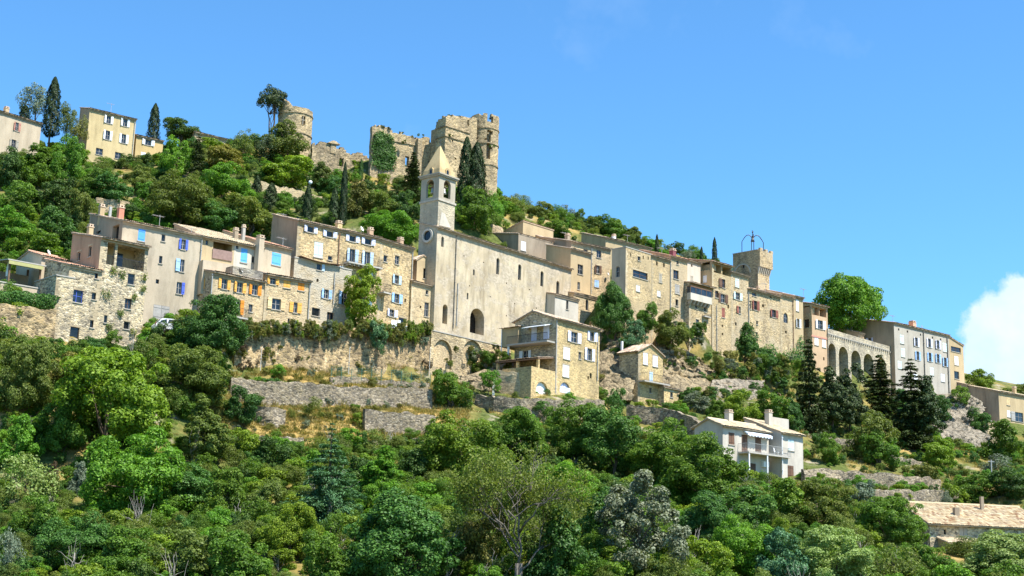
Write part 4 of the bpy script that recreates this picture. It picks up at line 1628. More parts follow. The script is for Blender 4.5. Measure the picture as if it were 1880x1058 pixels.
# ================================================================== lower houses
IH = Bld('stone_house', 'golden stone gabled house with balcony, white shutters and two white garage doors', 'house', 1021.6, 585.5, 172, 1101, 611, ang=50, vb=722, D=8.0, mat=S_GOLD, smat=S_GREY)
IH.D = IH.side(946, 595)[0]
IH.win(1054, 619.5, 12, 19, 'window', 'open', 'lilac', nshut=2)
IH.win(1086.5, 618, 8, 17, 'window', 'open', 'lilac')
IH.win(1040.5, 649, 12, 22, 'window', 'closed', 'white')
IH.win(1039, 681.5, 12, 22, 'window', 'closed', 'white')
IH.win(1064.5, 653, 5, 13, 'window')
IH.win(1082, 651, 9, 22, 'window', 'open', 'lilac')
IH.win(1084.5, 690, 3.5, 10, 'hole')
IH.win(1080, 694, 3, 6, 'hole')
IH.win(1037.5, 712, 19, 20, 'door', 'closed', 'lilac', arch=True, deep=.3)
IH.win(980.5, 612, 10, 28, 'door', 'closed', 'lilac', side=True)
IH.win(1003, 609, 11, 27, 'door', 'closed', 'lilac', side=True)
IH.win(965, 652, 10, 16, 'window', 'open', 'white', side=True)
IH.win(982.5, 588, 4, 5, 'dark', side=True)
IH.finish('gable', 19, TILE, oh=.45, ohs=.3, apex=.55)
IH.pipe(1022.5, 588, 722)
# gable side balcony, its deck on the garage wing, canopy roofs
y0, zs = IH.side(1020, 628)
y1, _ = IH.side(946, 634)
mb = MB()
mb.box(-1.7, -.004, y0, y1, zs - .2, zs)
gb = mb.build('balcony', CONCRETE, IH.root)
mb = MB()
nn = 40
for k in range(nn + 1):
    y = y0 + (y1 - y0) * k / nn
    mb.box(-1.66, -1.63, y - .012, y + .012, zs, zs + .95)
mb.box(-1.68, -1.61, y0, y1, zs + .95, zs + 1.0)
mb.build('railing', IRON, gb)
ya, za2 = IH.side(1013, 600)
yb2, _ = IH.side(970, 604)
mb = MB()
mb.hull8([(-1.4, ya, za2 - .1), (-.004, ya, za2 + .3), (-.004, yb2, za2 + .3), (-1.4, yb2, za2 - .1), (-1.4, ya, za2 - .02), (-.004, ya, za2 + .38), (-.004, yb2, za2 + .38), (-1.4, yb2, za2 - .02)])
mb.build('awning', WHITE, IH.root)
mb = MB()
ypost, _ = IH.side(944, 650)
mb.box(-1.6, -1.4, y1 - .25, y1 - .05, zs - 4.2, zs - .21)
mb.build('post', WHITE, gb)
ygz, zgr = IH.side(1018, 655)
yg1, _ = IH.side(940, 664)
rb_ = MB()
tile_patch(rb_, (-3.3, ygz, zgr - .55), (0, 1, 0), (math.cos(.15), 0, math.sin(.15)), yg1 - ygz, 3.3)
lean = rb_.build('lean_to_roof', TILE, IH.root)
mb = MB()
mb.hull8([(-3.25, ygz, zgr - .75), (-.004, ygz, zgr - .25), (-.004, yg1, zgr - .25), (-3.25, yg1, zgr - .75), (-3.25, ygz, zgr - .6), (-.004, ygz, zgr - .1), (-.004, yg1, zgr - .1), (-3.25, yg1, zgr - .6)])
mb.build('roof_deck', WOOD, lean)
mb = MB()
for y in (ygz + .2, (ygz + yg1) / 2, yg1 - .2):
    mb.box(-3.1, -2.8, y - .15, y + .15, 0, zgr - .77)
mb.build('post', S_GOLD, lean)
# garage wing in front of the gable
gz_top = IH.loc(1000, 678, -.1)[1]
wl_, _ = IH.loc(975, 700, -.1)
ga, gb2 = sorted((IH.loc(984, 713, -.1)[0], IH.loc(1006, 713, -.1)[0]))
gz0, gz1 = IH.loc(995, 724, -.1)[1], IH.loc(995, 701, -.1)[1]
yG2 = 4.5
IHG = MB()
IH.wall_panel(IHG, lambda a, o, z: (a, -.1 + o, z), wl_, -.003, 0.0, gz_top, [(ga, gb2, gz0, gz1, True, .4)])
IHG.face((wl_, -.1, 0), (wl_, yG2, 0), (wl_, yG2, gz_top), (wl_, -.1, gz_top))
IHG.face((wl_, -.1, gz_top), (-.003, -.1, gz_top), (-.003, yG2, gz_top), (wl_, yG2, gz_top))
IHG.face((wl_, yG2, 0), (-.003, yG2, 0), (-.003, yG2, gz_top), (wl_, yG2, gz_top))
gw = IHG.build('garage_wing', S_GOLD, IH.root)
mb = MB()
mb.box(ga - .05, gb2 + .05, .2, .24, gz0, gz1)
for zz in np.arange(gz0 + .4, gz1, .45):
    mb.box(ga - .05, gb2 + .05, .185, .21, zz, zz + .03)
mb.build('garage_door', WHITE, gw)
mb = MB()
# small turret wing at the rear of the gable
yt0, zt0 = IH.side(955, 600, -.6)
yt1, zt1 = IH.side(928, 600, -.6)
zt2 = IH.side(940, 636, -.6)[1]
mb.box(-.6, 3.0, yt0 + .3, yt1 + .6, zt2, zt0)
tw_ = mb.build('side_wing', P_TAN, IH.root)
mb = MB()
tile_patch(mb, (-1.0, yt0, zt0 - .02), (0, 1, 0), (math.cos(.2), 0, math.sin(.2)), yt1 - yt0 + 1.0, 4.2)
mb.build('roof', TILE, tw_)
mb = MB()
mb.tube([(-.7, yt1 + .5, zt0), (-.7, yt1 + .5, zt2 - 1)], .06, 6)
mb.build('downpipe', WHITE, tw_)

VH = Bld('stone_house', 'small gabled stone house with pale blue shutters backed against the cliff', 'house', 1171.7, 645, 186, 1217, 656, ang=44, vb=745, D=3.5, mat=S_GOLD, smat=S_GREY, sink=3)
VH.D = VH.side(1137, 643)[0]
VH.win(1185, 659, 8, 21, 'window', 'closed', 'lilac')
VH.win(1203, 663.5, 9, 20, 'window', 'closed', 'lilac')
VH.win(1195.5, 691.5, 6, 17, 'door', 'closed', 'pale')
VH.win(1194.5, 717, 4, 10, 'dark')
VH.finish('gfront', 25, TILE, oh=.35, ohs=.25, apex=.48)
VH.balcony(1172, 1219, 699, out=1.1, mat=CONCRETE)
VH.chim(1142, 627, 645, 3, y=4.0, mat=WHITE, cap=False)
VA = Bld('stone_annex', 'low stone annex with one small window beside the cliff house balcony', 'annex', 1219, 712, VH.Yat(1219, 712, -1.0), 1246, 717, ang=44, vb=748, D=3.5, mat=S_GOLD, smat=S_GREY, sink=2)
VA.win(1233, 725, 5, 10, 'dark')
VA.finish('mono', 10, TILE, oh=.3, cornice=False)

WH = Bld('white_house', 'modern white house with brown shutters, balcony and pale tile roof among trees', 'house', 1326.8, 781.5, 160, 1411, 794.5, ang=41, vb=872, D=8, mat=P_HOUSE, smat=P_HOUSE)
WH.D = WH.side(1275, 789)[0]
WH.win(1343, 805.5, 11, 22, 'window', 'closed', 'brown')
WH.win(1367, 814.5, 11, 32, 'door', 'closed', 'brown')
WH.win(1392, 817.5, 11, 31, 'door', 'closed', 'brown')
WH.win(1348, 859, 11, 22, 'window', 'closed', 'brown')
WH.win(1382.6, 862, 10, 22, 'door', 'closed', 'brown')
WH.finish('gable', 22, TILE_PALE, oh=.5, ohs=.25, apex=.5, cornice=False)
wx0, wx1, wz = WH.balcony(1355, 1432, 830, out=1.6, rail=.95, railmat=ZINC)
mb = MB()
for x in (wx0 + .15, (wx0 + wx1) / 2 - .4):
    mb.box(x - .07, x + .07, -1.55, -1.41, -1, wz - .185)
mb.build('post', WHITE, WH.root)
WH.chim(1338, 758, 776, 10, y=2.2, mat=P_HOUSE)
mb = MB()
x0, zz0 = WH.loc(1364, 791)
x1, _ = WH.loc(1409, 800)
for k in range(16):
    a, c = x0 + (x1 - x0) * k / 16, x0 + (x1 - x0) * (k + 1) / 16
    d = .12 if k % 2 else .02
    mb.hull8([(a, -.75, zz0 - .5 - d), (c, -.75, zz0 - .5 - d), (c, -.05, zz0 - .05), (a, -.05, zz0 - .05), (a, -.75, zz0 - .3), (c, -.75, zz0 - .3), (c, -.05, zz0 + .02), (a, -.05, zz0 + .02)])
mb.build('awning', m_plain('awning_white_blue', (.66, .73, .8), .7, .1, .1), WH.root)
o = WH.box('air_conditioner', 1402, 1412, 847, 857, -.35, -.004, WHITE)
W2H = Bld('white_wing', 'white house wing with chimney wall and one pale blue window', 'house', 1434.5, 795, WH.Yat(1434, 800, -1.2), 1474, 801, ang=41, vb=878, D=5.5, mat=P_HOUSE, smat=P_HOUSE)
W2H.win(1452.4, 817.5, 11, 20, 'window', 'closed', 'mint')
W2H.win(1451.5, 866, 11, 22, 'door', 'closed', 'brown')
W2H.finish('mono', 20, TILE_PALE, oh=.45, cornice=False)
W2H.pipe(1436, 800, 872, mat=WHITE)
W2H.box('chimney_wall', 1415, 1448, 765, 800, 3.6, 3.95, P_HOUSE)
W2H.chim(1411, 758, 800, 9, y=3.0, mat=P_HOUSE)
# garden furniture on the white house balcony
ch = empty('garden_chair', (0, 0, 0))
pp = np.array([WH.P[0], WH.P[1], WH.zb]) + WH.e * (wx1 - 1.6) + WH.n * -.8 + np.array([0, 0, wz])
ch.location = tuple(pp)
ch.rotation_euler = (0, 0, 1.1)
tag(ch, 'white garden chair on the balcony of the white house', 'chair')
MB().box(-.25, .25, -.25, .25, .4, .45).build('seat', WHITE, ch)
MB().hull8([(-.25, .22, .45), (.25, .22, .45), (.25, .26, .45), (-.25, .26, .45), (-.23, .32, .95), (.23, .32, .95), (.23, .36, .95), (-.23, .36, .95)]).build('backrest', WHITE, ch)
for x in (-.22, .22):
    for y in (-.22, .22):
        MB().box(x - .02, x + .02, y - .02, y + .02, 0, .4).build('leg', WHITE, ch)

# big tile roof at the lower right
XH = Bld('farmhouse', 'long farmhouse with broad weathered pale tile roof in the lower right trees', 'house', 1706.5, 962, 140, 1930, 968, ang=12, vb=1005, D=11, mat=S_GREY, smat=S_GREY, ctrl=True)
XH.win(1769, 977, 15, 19, 'window', 'closed', 'taupe')
XH.win(1735, 977, 5, 9, 'hole')
XH.finish('gable', 21, m_tile('farm_tiles', (0.38, 0.27, 0.15), (0.5, 0.4, 0.245), (0.24, 0.13, 0.07), .3), oh=.5, ohs=.3, apex=.55, cornice=False)
XH.chim(1755, 932, 950, 8, y=2.5, mat=P_BROWN, cap=False)
XH.chim(1802, 912, 924, 5, y=4.5, mat=P_BROWN, cap=False)
XP = Bld('porch', 'little tiled porch roof in front of the farmhouse wall', 'porch', 1742, 998, XH.Yat(1745, 998, -2.2), 1790, 999, ang=12, vb=1012, D=2.1, mat=P_TAN)
XP.finish('mono', 14, TILE_PALE, oh=.3, cornice=False)

# ================================================================== houses on the hill top
Z1 = Bld('rendered_house', 'pinkish beige house with salmon shutters at the upper left corner', 'house', -12, 201, 228, 76, 228, ang=None, vb=290, D=7, mat=P_BEIGE)
Z1.win(31, 233, 6, 16, 'window', 'open', 'salmon', nshut=2)
Z1.win(25, 264, 8, 15, 'window', 'open', 'taupe')
Z1.finish('mono', 15, TILE, oh=.4)
Z1.chim(12, 200, 208, 7, y=1.5, mat=P_TAN)
Z2 = Bld('yellow_house', 'tall yellow house with white shutters on the hill top', 'house', 165, 199.5, 232, 250, 220.5, ang=None, vb=322, D=6.5, mat=P_YEL, smat=P_PINK)
Z2.D = Z2.side(146, 213)[0]
for u, v, h in ((199.4, 220, 14), (229.7, 225.5, 14), (197.5, 248.5, 17), (227, 255, 17)):
    Z2.win(u, v, 8, h, 'window', 'open', 'white')
Z2.win(182.4, 278.5, 13, 12, 'window')
Z2.win(217.4, 286, 13, 12, 'window')
Z2.win(228, 318, 10, 12, 'window')
Z2.finish('mono', 15, TILE, oh=.4)
Z2.pipe(248, 224, 310, mat=ZINC)
Z3 = Bld('yellow_house', 'low yellow house with white shutters leaning on the tall yellow house', 'house', 250.5, 249, Z2.Yat(250.5, 240, .2), 300, 260, ang=None, vb=320, D=6, mat=P_YEL2)
Z3.win(272, 262, 11, 10, 'window', 'open', 'white')
Z3.win(262.8, 288, 9, 17, 'window', 'closed', 'white')
Z3.finish('mono', 15, TILE, oh=.35)
Z4 = Bld('stone_house', 'long low stone house roof between dark trees on the ridge', 'house', 358, 243, 244, 440, 262, ang=None, vb=280, D=7, mat=S_TAN2, smat=S_RUIN)
Z4.finish('mono', 15, TILE_PALE, oh=.4)
Z5 = Bld('ridge_house', 'brown roofed stone house peeping over the ridge trees', 'house', 1026, 404, 262, 1082, 416, ang=43, vb=425, D=8, mat=S_TAN2, smat=P_BROWN)
Z5.finish('mono', 17, TILE, oh=.4)

# drain pipes and aerials along the right hand row
NH.pipe(1231.5, 480, 640)
Q1.pipe(1374.5, 536, 640)
Q2.pipe(1456, 552, 650, mat=m_plain('rusty_pipe', (.25, .14, .08), .8))
K.pipe(1086.5, 455, 540)
IH.pipe(1098, 614, 700, mat=ZINC)
MH.aerial(1215, 455, 470)
Q1.aerial(1405, 520, 536)
LB.aerial(1152, 431, 446)
D3.aerial(520, 436, 452)
Z2.aerial(205, 190, 206)
C.aerial(352, 418, 432)

# ------------------------------------------------------------------ ruined masonry: panels of stone cells with crumbled edges


def cell_panel(mb, mask, mapf, a0, z0, cell, thick, seed=0, wrap=False):
    """mask[i, k] says which cells of the wall stand; mapf(a, out, z) places them"""
    ni, nk = mask.shape
    rs = np.random.default_rng(seed)
    ja = (rs.random((ni + 1, nk + 1)) - .5) * cell * .45
    jz = (rs.random((ni + 1, nk + 1)) - .5) * cell * .45
    jo = (rs.random((ni + 1, nk + 1)) - .5) * .10
    ids = {}

    def vid(i, k, back):
        ii = i % ni if wrap else i
        key = (ii, k, back)
        if key not in ids:
            ids[key] = len(mb.v)
            a = a0 + ii * cell + (ja[ii, k] if not wrap else 0)
            mb.v.append(tuple(map(float, mapf(a, thick if back else jo[ii, k], z0 + k * cell + jz[ii, k]))))
        return ids[key]

    def on(i, k):
        if wrap:
            i %= ni
        return 0 <= i < ni and 0 <= k < nk and mask[i, k]
    for i in range(ni):
        for k in range(nk):
            if not mask[i, k]:
                continue
            mb.f.append((vid(i, k, 0), vid(i + 1, k, 0), vid(i + 1, k + 1, 0), vid(i, k + 1, 0)))
            mb.f.append((vid(i, k, 1), vid(i, k + 1, 1), vid(i + 1, k + 1, 1), vid(i + 1, k, 1)))
            if not on(i - 1, k):
                mb.f.append((vid(i, k, 0), vid(i, k + 1, 0), vid(i, k + 1, 1), vid(i, k, 1)))
            if not on(i + 1, k):
                mb.f.append((vid(i + 1, k, 0), vid(i + 1, k, 1), vid(i + 1, k + 1, 1), vid(i + 1, k + 1, 0)))
            if not on(i, k + 1):
                mb.f.append((vid(i, k + 1, 0), vid(i + 1, k + 1, 0), vid(i + 1, k + 1, 1), vid(i, k + 1, 1)))
            if not on(i, k - 1):
                mb.f.append((vid(i, k, 0), vid(i, k, 1), vid(i + 1, k, 1), vid(i + 1, k, 0)))


class Ruin(Bld):
    def panel(s, name, tops, vb_list=None, holes=(), thick=.9, cell=.38, mat=None, side=False, rough=.35, seed=1, parent=None):
        """tops: [(u, v)] along the crest; holes: (u, v, w, h, jagged)"""
        f = s.side if side else s.loc
        T = sorted([f(u, v) for u, v in tops])
        xa, xb = T[0][0], T[-1][0]
        zt = max(t[1] for t in T)
        ni = max(1, int(round((xb - xa) / cell)))
        nk = int(zt / cell) + 1
        mask = np.zeros((ni, nk), bool)
        xs = xa + (np.arange(ni) + .5) * cell
        top = np.interp(xs, [t[0] for t in T], [t[1] for t in T])
        top = top + (np.random.default_rng(seed).random(ni) - .6) * rough * 1.6 + fbm(xs * .7, xs * 0 + seed, 3, seed) * rough
        for k in range(nk):
            mask[:, k] = (k + .5) * cell < top
        for (u, v, w, h, jag) in holes:
            a = f(u - w / 2, v)[0], f(u + w / 2, v)[0]
            z0, z1 = f(u, v + h / 2)[1], f(u, v - h / 2)[1]
            for i in range(ni):
                for k in range(nk):
                    j = jag * float(fbm(np.array(k * .45), np.array(i * .1), 2, 7)) * 1.2
                    if min(a) + j < xs[i] < max(a) + j and z0 < (k + .5) * cell < z1:
                        mask[i, k] = False
        mb = MB()
        cell_panel(mb, mask, (lambda a, o, z: (o, a, z)) if side else (lambda a, o, z: (a, o, z)), xa, 0, cell, thick, seed)
        return mb.build(name, mat or s.mat, parent or s.root)


def round_tower(R, parent, name, cx, cy, z0, topf, mat, holes=(), cell=.38, thick=.7, seed=3, batter=0.0, H=10):
    per = 2 * math.pi * R
    ni = int(per / cell)
    c2 = per / ni
    nk = int(H / cell) + 2
    mask = np.zeros((ni, nk), bool)
    for i in range(ni):
        th = i * c2 / R
        t = topf(th) + (random.random() - .5) * .45
        mask[i, :] = (np.arange(nk) + .5) * cell < t
    for (th0, th1, za, zb, jag) in holes:
        for i in range(ni):
            th = (i + .5) * c2 / R
            for k in range(nk):
                z = (k + .5) * cell
                j = jag * float(fbm(np.array(k * .5), np.array(3.3), 2, 5)) * .25
                if th0 + j < th < th1 + j and za < z < zb:
                    mask[i, k] = False
    mb = MB()

    def mp(a, o, z):
        r = R - o + batter * max(0, 1 - z / H)
        t = a / R
        return (cx + r * math.cos(t), cy + r * math.sin(t), z0 + z)
    # uniform angular cells
    sc = c2
    ids_mask = mask
    cell_panel_mixed(mb, ids_mask, mp, sc, cell, thick, seed)
    return mb.build(name, mat, parent)


def cell_panel_mixed(mb, mask, mapf, ca, cz, thick, seed):
    ni, nk = mask.shape
    rs = np.random.default_rng(seed)
    jz = (rs.random((ni, nk + 1)) - .5) * cz * .5
    jo = (rs.random((ni, nk + 1)) - .5) * .08
    ids = {}

    def vid(i, k, back):
        i %= ni
        key = (i, k, back)
        if key not in ids:
            ids[key] = len(mb.v)
            mb.v.append(tuple(map(float, mapf(i * ca, thick if back else jo[i, k], k * cz + jz[i, k]))))
        return ids[key]

    def on(i, k):
        return 0 <= k < nk and mask[i % ni, k]
    for i in range(ni):
        for k in range(nk):
            if not mask[i, k]:
                continue
            mb.f.append((vid(i, k, 0), vid(i + 1, k, 0), vid(i + 1, k + 1, 0), vid(i, k + 1, 0)))
            mb.f.append((vid(i, k, 1), vid(i, k + 1, 1), vid(i + 1, k + 1, 1), vid(i + 1, k, 1)))
            if not on(i - 1, k):
                mb.f.append((vid(i, k, 0), vid(i, k + 1, 0), vid(i, k + 1, 1), vid(i, k, 1)))
            if not on(i + 1, k):
                mb.f.append((vid(i + 1, k, 0), vid(i + 1, k, 1), vid(i + 1, k + 1, 1), vid(i + 1, k + 1, 0)))
            if not on(i, k + 1):
                mb.f.append((vid(i, k + 1, 0), vid(i + 1, k + 1, 0), vid(i + 1, k + 1, 1), vid(i, k + 1, 1)))
            if not on(i, k - 1):
                mb.f.append((vid(i, k, 0), vid(i, k, 1), vid(i + 1, k, 1), vid(i + 1, k, 0)))


# ================================================================== castle
KP = Ruin('castle_keep', 'ruined castle keep with a round corner turret on the hill crest', 'castle', 819, 214, 234, 866, 224, ang=43, vb=352, D=6, mat=S_KEEP, sink=4)
yl, _ = KP.side(800.5, 226)
KP.panel('wall', [(819, 213), (835, 213), (850, 214.5), (876, 217.5)], holes=[(859, 225.5, 4, 8, 0), (832, 258, 4, 4, 0), (848, 276, 4, 4, 0), (836, 292, 4, 4, 0), (850, 303, 4, 4, 0)], seed=2, rough=.1)
mbk = MB()
mbk.box(.5, KP.L + 1.2, .85, 4.5, 0, KP.H - 1.4)
mbk.build('core', S_KEEP, KP.root)
KP.panel('wall', [(800.5, 226), (806, 219), (813, 215), (819, 213.5)], side=True, seed=3, rough=.1)
hk = KP.H
for vv in (231, 249.5):
    z = KP.loc(819, vv)[1]
    mb = MB()
    mb.box(-.16, KP.L - .3, -.16, -.03, z - .12, z + .1)
    mb.box(-.16, -.03, -.03, yl, z - .14, z + .12)
    mb.build('string_course', S_RUIN, KP.root)
Rk = 27.5 * 236 / FPX
cx, _ = KP.loc(888.5, 290, 1.2)
cyk = 1.2
zt_ = KP.loc(891, 217.5, 1.2)[1]
# angle (in the local frame) that faces the camera
tc_ = math.atan2(-(KP.P[1] + 3), -(KP.P[0] + 3)) - KP.a


def th_of(px):
    return (tc_ + math.asin(max(-.98, min(.98, px / 25.5)))) % (2 * math.pi)


def zk(v):
    return KP.loc(891, v, 1.2)[1]


tur = round_tower(Rk, KP.root, 'turret', cx, cyk, 0, lambda th: zt_, S_KEEP, H=zt_ + 1,
                  holes=[(th_of(5), th_of(14), zk(232), zk(221), 0), (th_of(2), th_of(11), zk(300), zk(280), 0), (th_of(4), th_of(12), zk(281), zk(246), 1.0)], seed=5)
for vv in (242, 270, 309):
    mb = MB()
    z = zk(vv)
    mb.lathe([(Rk - .1, z - .16), (Rk + .13, z - .12), (Rk + .13, z + .08), (Rk - .1, z + .13)], 40, cx, cyk)
    mb.build('string_course', S_RUIN, tur)
mb = MB()
mb.lathe([(Rk - .72, 0), (Rk - .72, zk(238))], 24, cx, cyk)
mb.build('inner_wall', m_stone('stone_dark_recess', (0.3, 0.25, 0.18), stain=.8), tur)
CTRL.append((KP.P[0], KP.P[1] - 2, KP.zb + 4))

IV = Ruin('ruined_wall', 'tall ruined castle wall half covered with ivy beside the keep', 'ruin', 683, 233, 232, 797, 262, ang=30, vb=330, D=3, mat=S_RUIN, sink=3)
IV.panel('wall', [(684, 233), (703, 232.5), (722, 239), (738, 246), (755, 251.5), (773, 250), (786, 250), (790, 262), (797, 262)],
         holes=[(747, 296, 9, 18, .2), (790, 300, 5, 12, .3)], seed=8, rough=.35, mat=S_KEEP)
IV.box('buttress', 768, 776, 254, 330, -.9, -.1, S_RUIN)
z = IV.loc(740, 262)[1]
mb = MB()
xa, _ = IV.loc(720, 262)
mb.box(xa, IV.L - 2.5, -.16, -.02, z - .12, z + .14)
mb.build('string_course', S_RUIN, IV.root)
LW = Ruin('ruined_wall', 'low crumbling castle wall with an arched doorway stepping down the crest', 'ruin', 574, 264, 233, 742, 345, ang=25, vb=345, D=3, mat=S_RUIN, sink=6)
LW.panel('wall', [(574, 264), (590, 265), (612, 265), (640, 279), (666, 286), (680, 294), (700, 298), (715, 320), (742, 343)],
         holes=[(626, 297, 8, 14, .1), (683, 316, 7, 9, 0), (708, 339, 12, 22, 0)], seed=9, rough=.4)
mb = MB()
x, z = LW.loc(612, 272)
mb.box(x - .5, x + .5, -.1, 1.0, z - 1, z + 1.2)
mb.hull8([(x - 1.2, -.3, z + .7), (x + 1.2, -.3, z + .7), (x + 1.2, 1.2, z + .9), (x - 1.2, 1.2, z + .9), (x - .2, -.2, z + 1.3), (x + .2, -.2, z + 1.3), (x + .2, 1.1, z + 1.5), (x - .2, 1.1, z + 1.5)])
mb.build('chimney_stub', S_RUIN, LW.root)
RT = Ruin('round_tower', 'round ruined watchtower with a stone crossed window beside the tall pine', 'tower', 508, 205, 236, 573, 210, ang=43, vb=285, D=5, mat=S_KEEP, sink=4)
Rr = 33 * 238 / FPX
rcx, _ = RT.loc(541, 240, 1.0)
zt2_ = RT.loc(541, 206, 1.0)[1]
tcr = math.atan2(-RT.P[1], -RT.P[0]) - RT.a


def thr(px):
    return (tcr + math.asin(max(-.98, min(.98, px / 33.)))) % (2 * math.pi)


def zr(v):
    return RT.loc(541, v, 1.0)[1]


rt = round_tower(Rr, RT.root, 'wall', rcx, 1.0, 0, lambda th: zt2_ + 1.4 * max(0, math.cos(th - thr(-28))) ** 6, S_KEEP, H=zt2_ + 2.0,
                 holes=[(thr(11), thr(18), zr(237), zr(219), 0)], seed=6)
for vv in (215, 252):
    mb = MB()
    z = zr(vv)
    mb.lathe([(Rr - .1, z - .16), (Rr + .13, z - .12), (Rr + .13, z + .08), (Rr - .1, z + .13)], 40, rcx, 1.0)
    mb.build('string_course', S_RUIN, rt)
mb = MB()
t0 = thr(14.5)
mb.tube([(rcx + Rr * math.cos(t0) * .97, 1.0 + Rr * math.sin(t0) * .97, zr(237)), (rcx + Rr * math.cos(t0) * .97, 1 + Rr * math.sin(t0) * .97, zr(219))], .07, 6)
ta, tb = thr(11), thr(18)
mb.tube([(rcx + Rr * math.cos(ta) * .97, 1.0 + Rr * math.sin(ta) * .97, zr(228)), (rcx + Rr * math.cos(tb) * .97, 1 + Rr * math.sin(tb) * .97, zr(228))], .08, 6)
mb.build('mullion', SILL, rt)
mb = MB()
mb.lathe([(Rr - .75, 0), (Rr - .75, zr(217))], 24, rcx, 1.0)
mb.build('inner_wall', m_stone('stone_dark_recess', (0.3, 0.25, 0.18), stain=.8), rt)

# ================================================================== clock belfry with iron campanile
BT = Ruin('belfry_tower', 'square stone belfry tower with corbelled parapet and open iron bell cage', 'tower', 1391, 459, 229, 1412, 464, ang=45, vb=560, D=6, mat=S_ROW2, smat=S_RUIN, sink=3, ctrl=False)
Dl, _ = BT.side(1345.5, 468)
BT.D = Dl
BT.win(1365, 489, 4, 6, 'hole', side=True)
zpar = BT.loc(1391, 492)[1]
BT.holes = []
BT.finish('flat')
mb = MB()
L = BT.L
zt = BT.H
for k in range(7):
    x = .1 + (L - .2) * k / 6
    mb.hull8([(x - .1, -.08, zpar - .9), (x + .1, -.08, zpar - .9), (x + .1, .0, zpar - .9), (x - .1, .0, zpar - .9), (x - .12, -.45, zpar + .25), (x + .12, -.45, zpar + .25), (x + .12, .0, zpar + .25), (x - .12, .0, zpar + .25)])
mb.build('corbel', SILL, BT.root)
mb = MB()
mb.box(-.1, L + .35, -.5, -.003, zpar + .253, zt - .1)
for k in range(3):
    x = .4 + (L - .3) * k / 2
    mb.box(x - .35, x + .35, -.5, -.1, zt - .098, zt + .35)
mb.build('parapet', S_ROW2, BT.root)
ya, za_ = BT.side(1363, 488)
mb = MB()
n = 18
for k in range(n):
    t0, t1 = math.pi * k / n, math.pi * (k + 1) / n
    P = []
    for x in (-.1, .02):
        P += [(x, ya + 1.75 * math.cos(t0), za_ - 1.4 + 1.75 * math.sin(t0)), (x, ya + 1.75 * math.cos(t1), za_ - 1.4 + 1.75 * math.sin(t1)), (x, ya + 1.5 * math.cos(t1), za_ - 1.4 + 1.5 * math.sin(t1)), (x, ya + 1.5 * math.cos(t0), za_ - 1.4 + 1.5 * math.sin(t0))]
    mb.hull8(P)
mb.build('blind_arch', SILL, BT.root)
# iron bell cage: four legs with arched tops meeting over the bell
z0c = zt + .1
hc = (BT.loc(1378, 430, 2)[1]) - z0c
mb = MB()
cxm, cym = L * .55, Dl * .45
wx, wy = L * .42, Dl * .24
for sx in (-1, 1):
    for sy in (-1, 1):
        px, py = cxm + sx * wx, cym + sy * wy
        pts = [(px, py, z0c), (px, py, z0c + hc * .62)]
        for k in range(1, 7):
            t = math.pi / 2 * k / 6
            f = 1 - math.cos(t)
            g = 1 - f * .95
            g = k / 6
            pts.append((cxm + sx * wx * (1 - .95 * g), cym + sy * wy * (1 - .95 * g), z0c + hc * (.62 + .40 * math.sin(math.pi * .8 * g))))
        mb.tube(pts, .07, 6)
mb.tube([(cxm, cym, z0c + hc * .9), (cxm, cym, z0c + hc * 1.28)], .05, 6)
mb.lathe([(.05, z0c + hc * 1.12), (.16, z0c + hc * 1.17), (.05, z0c + hc * 1.23)], 8, cxm, cym)
mb.tube([(cxm - .3, cym, z0c + hc * 1.24), (cxm + .3, cym, z0c + hc * 1.24)], .03, 5)
cage = mb.build('bell_cage', IRON, BT.root)
mb = MB()
zb1 = z0c + hc * .9
mb.lathe([(.36, zb1 - .75), (.27, zb1 - .55), (.22, zb1 - .25), (.1, zb1 - .08), (.05, zb1)], 12, cxm, cym)
mb.build('bell', m_plain('bell_dark', (0.08, 0.08, 0.08), .45, .4, .2, .5), cage, True)

S_BRIDGE = m_stone('stone_bridge', (0.47, 0.41, 0.31), size=.3, contrast=.6, stain=.7)
# ================================================================== arched bridge to the grey house
BR = Bld('arched_bridge', 'stone road bridge on tall round arches leading to the grey house', 'bridge', 1520, 613, RP.Yat(1520, 613, -.2), 1643, 648, ang=None, vb=722, D=4.2, mat=S_BRIDGE, smat=S_BRIDGE, sink=4)
for u, vt, vb_, w in ((1528, 631, 690, 13.5), (1549, 637, 705, 17), (1572, 644, 712, 17.5), (1595, 650, 720, 18), (1619, 657, 725, 18)):
    a0, a1, z0, z1 = BR.rect(u, (vt + vb_) / 2, w, vb_ - vt)
    BR.holes.append((a0, a1, max(.1, z0), z1, True, 3.4))
BR.finish('flat')
mb = MB()
mb.box(0, BR.L, .0, .35, BR.H + .122, BR.H + .9)
mb.build('parapet', S_BRIDGE, BR.root)
mb = MB()
for k in range(int(BR.L / .7)):
    x = .3 + k * .7
    mb.box(x - .09, x + .09, -.22, -.004, BR.H - .35, BR.H - .08)
mb.build('corbel', SILL, BR.root)

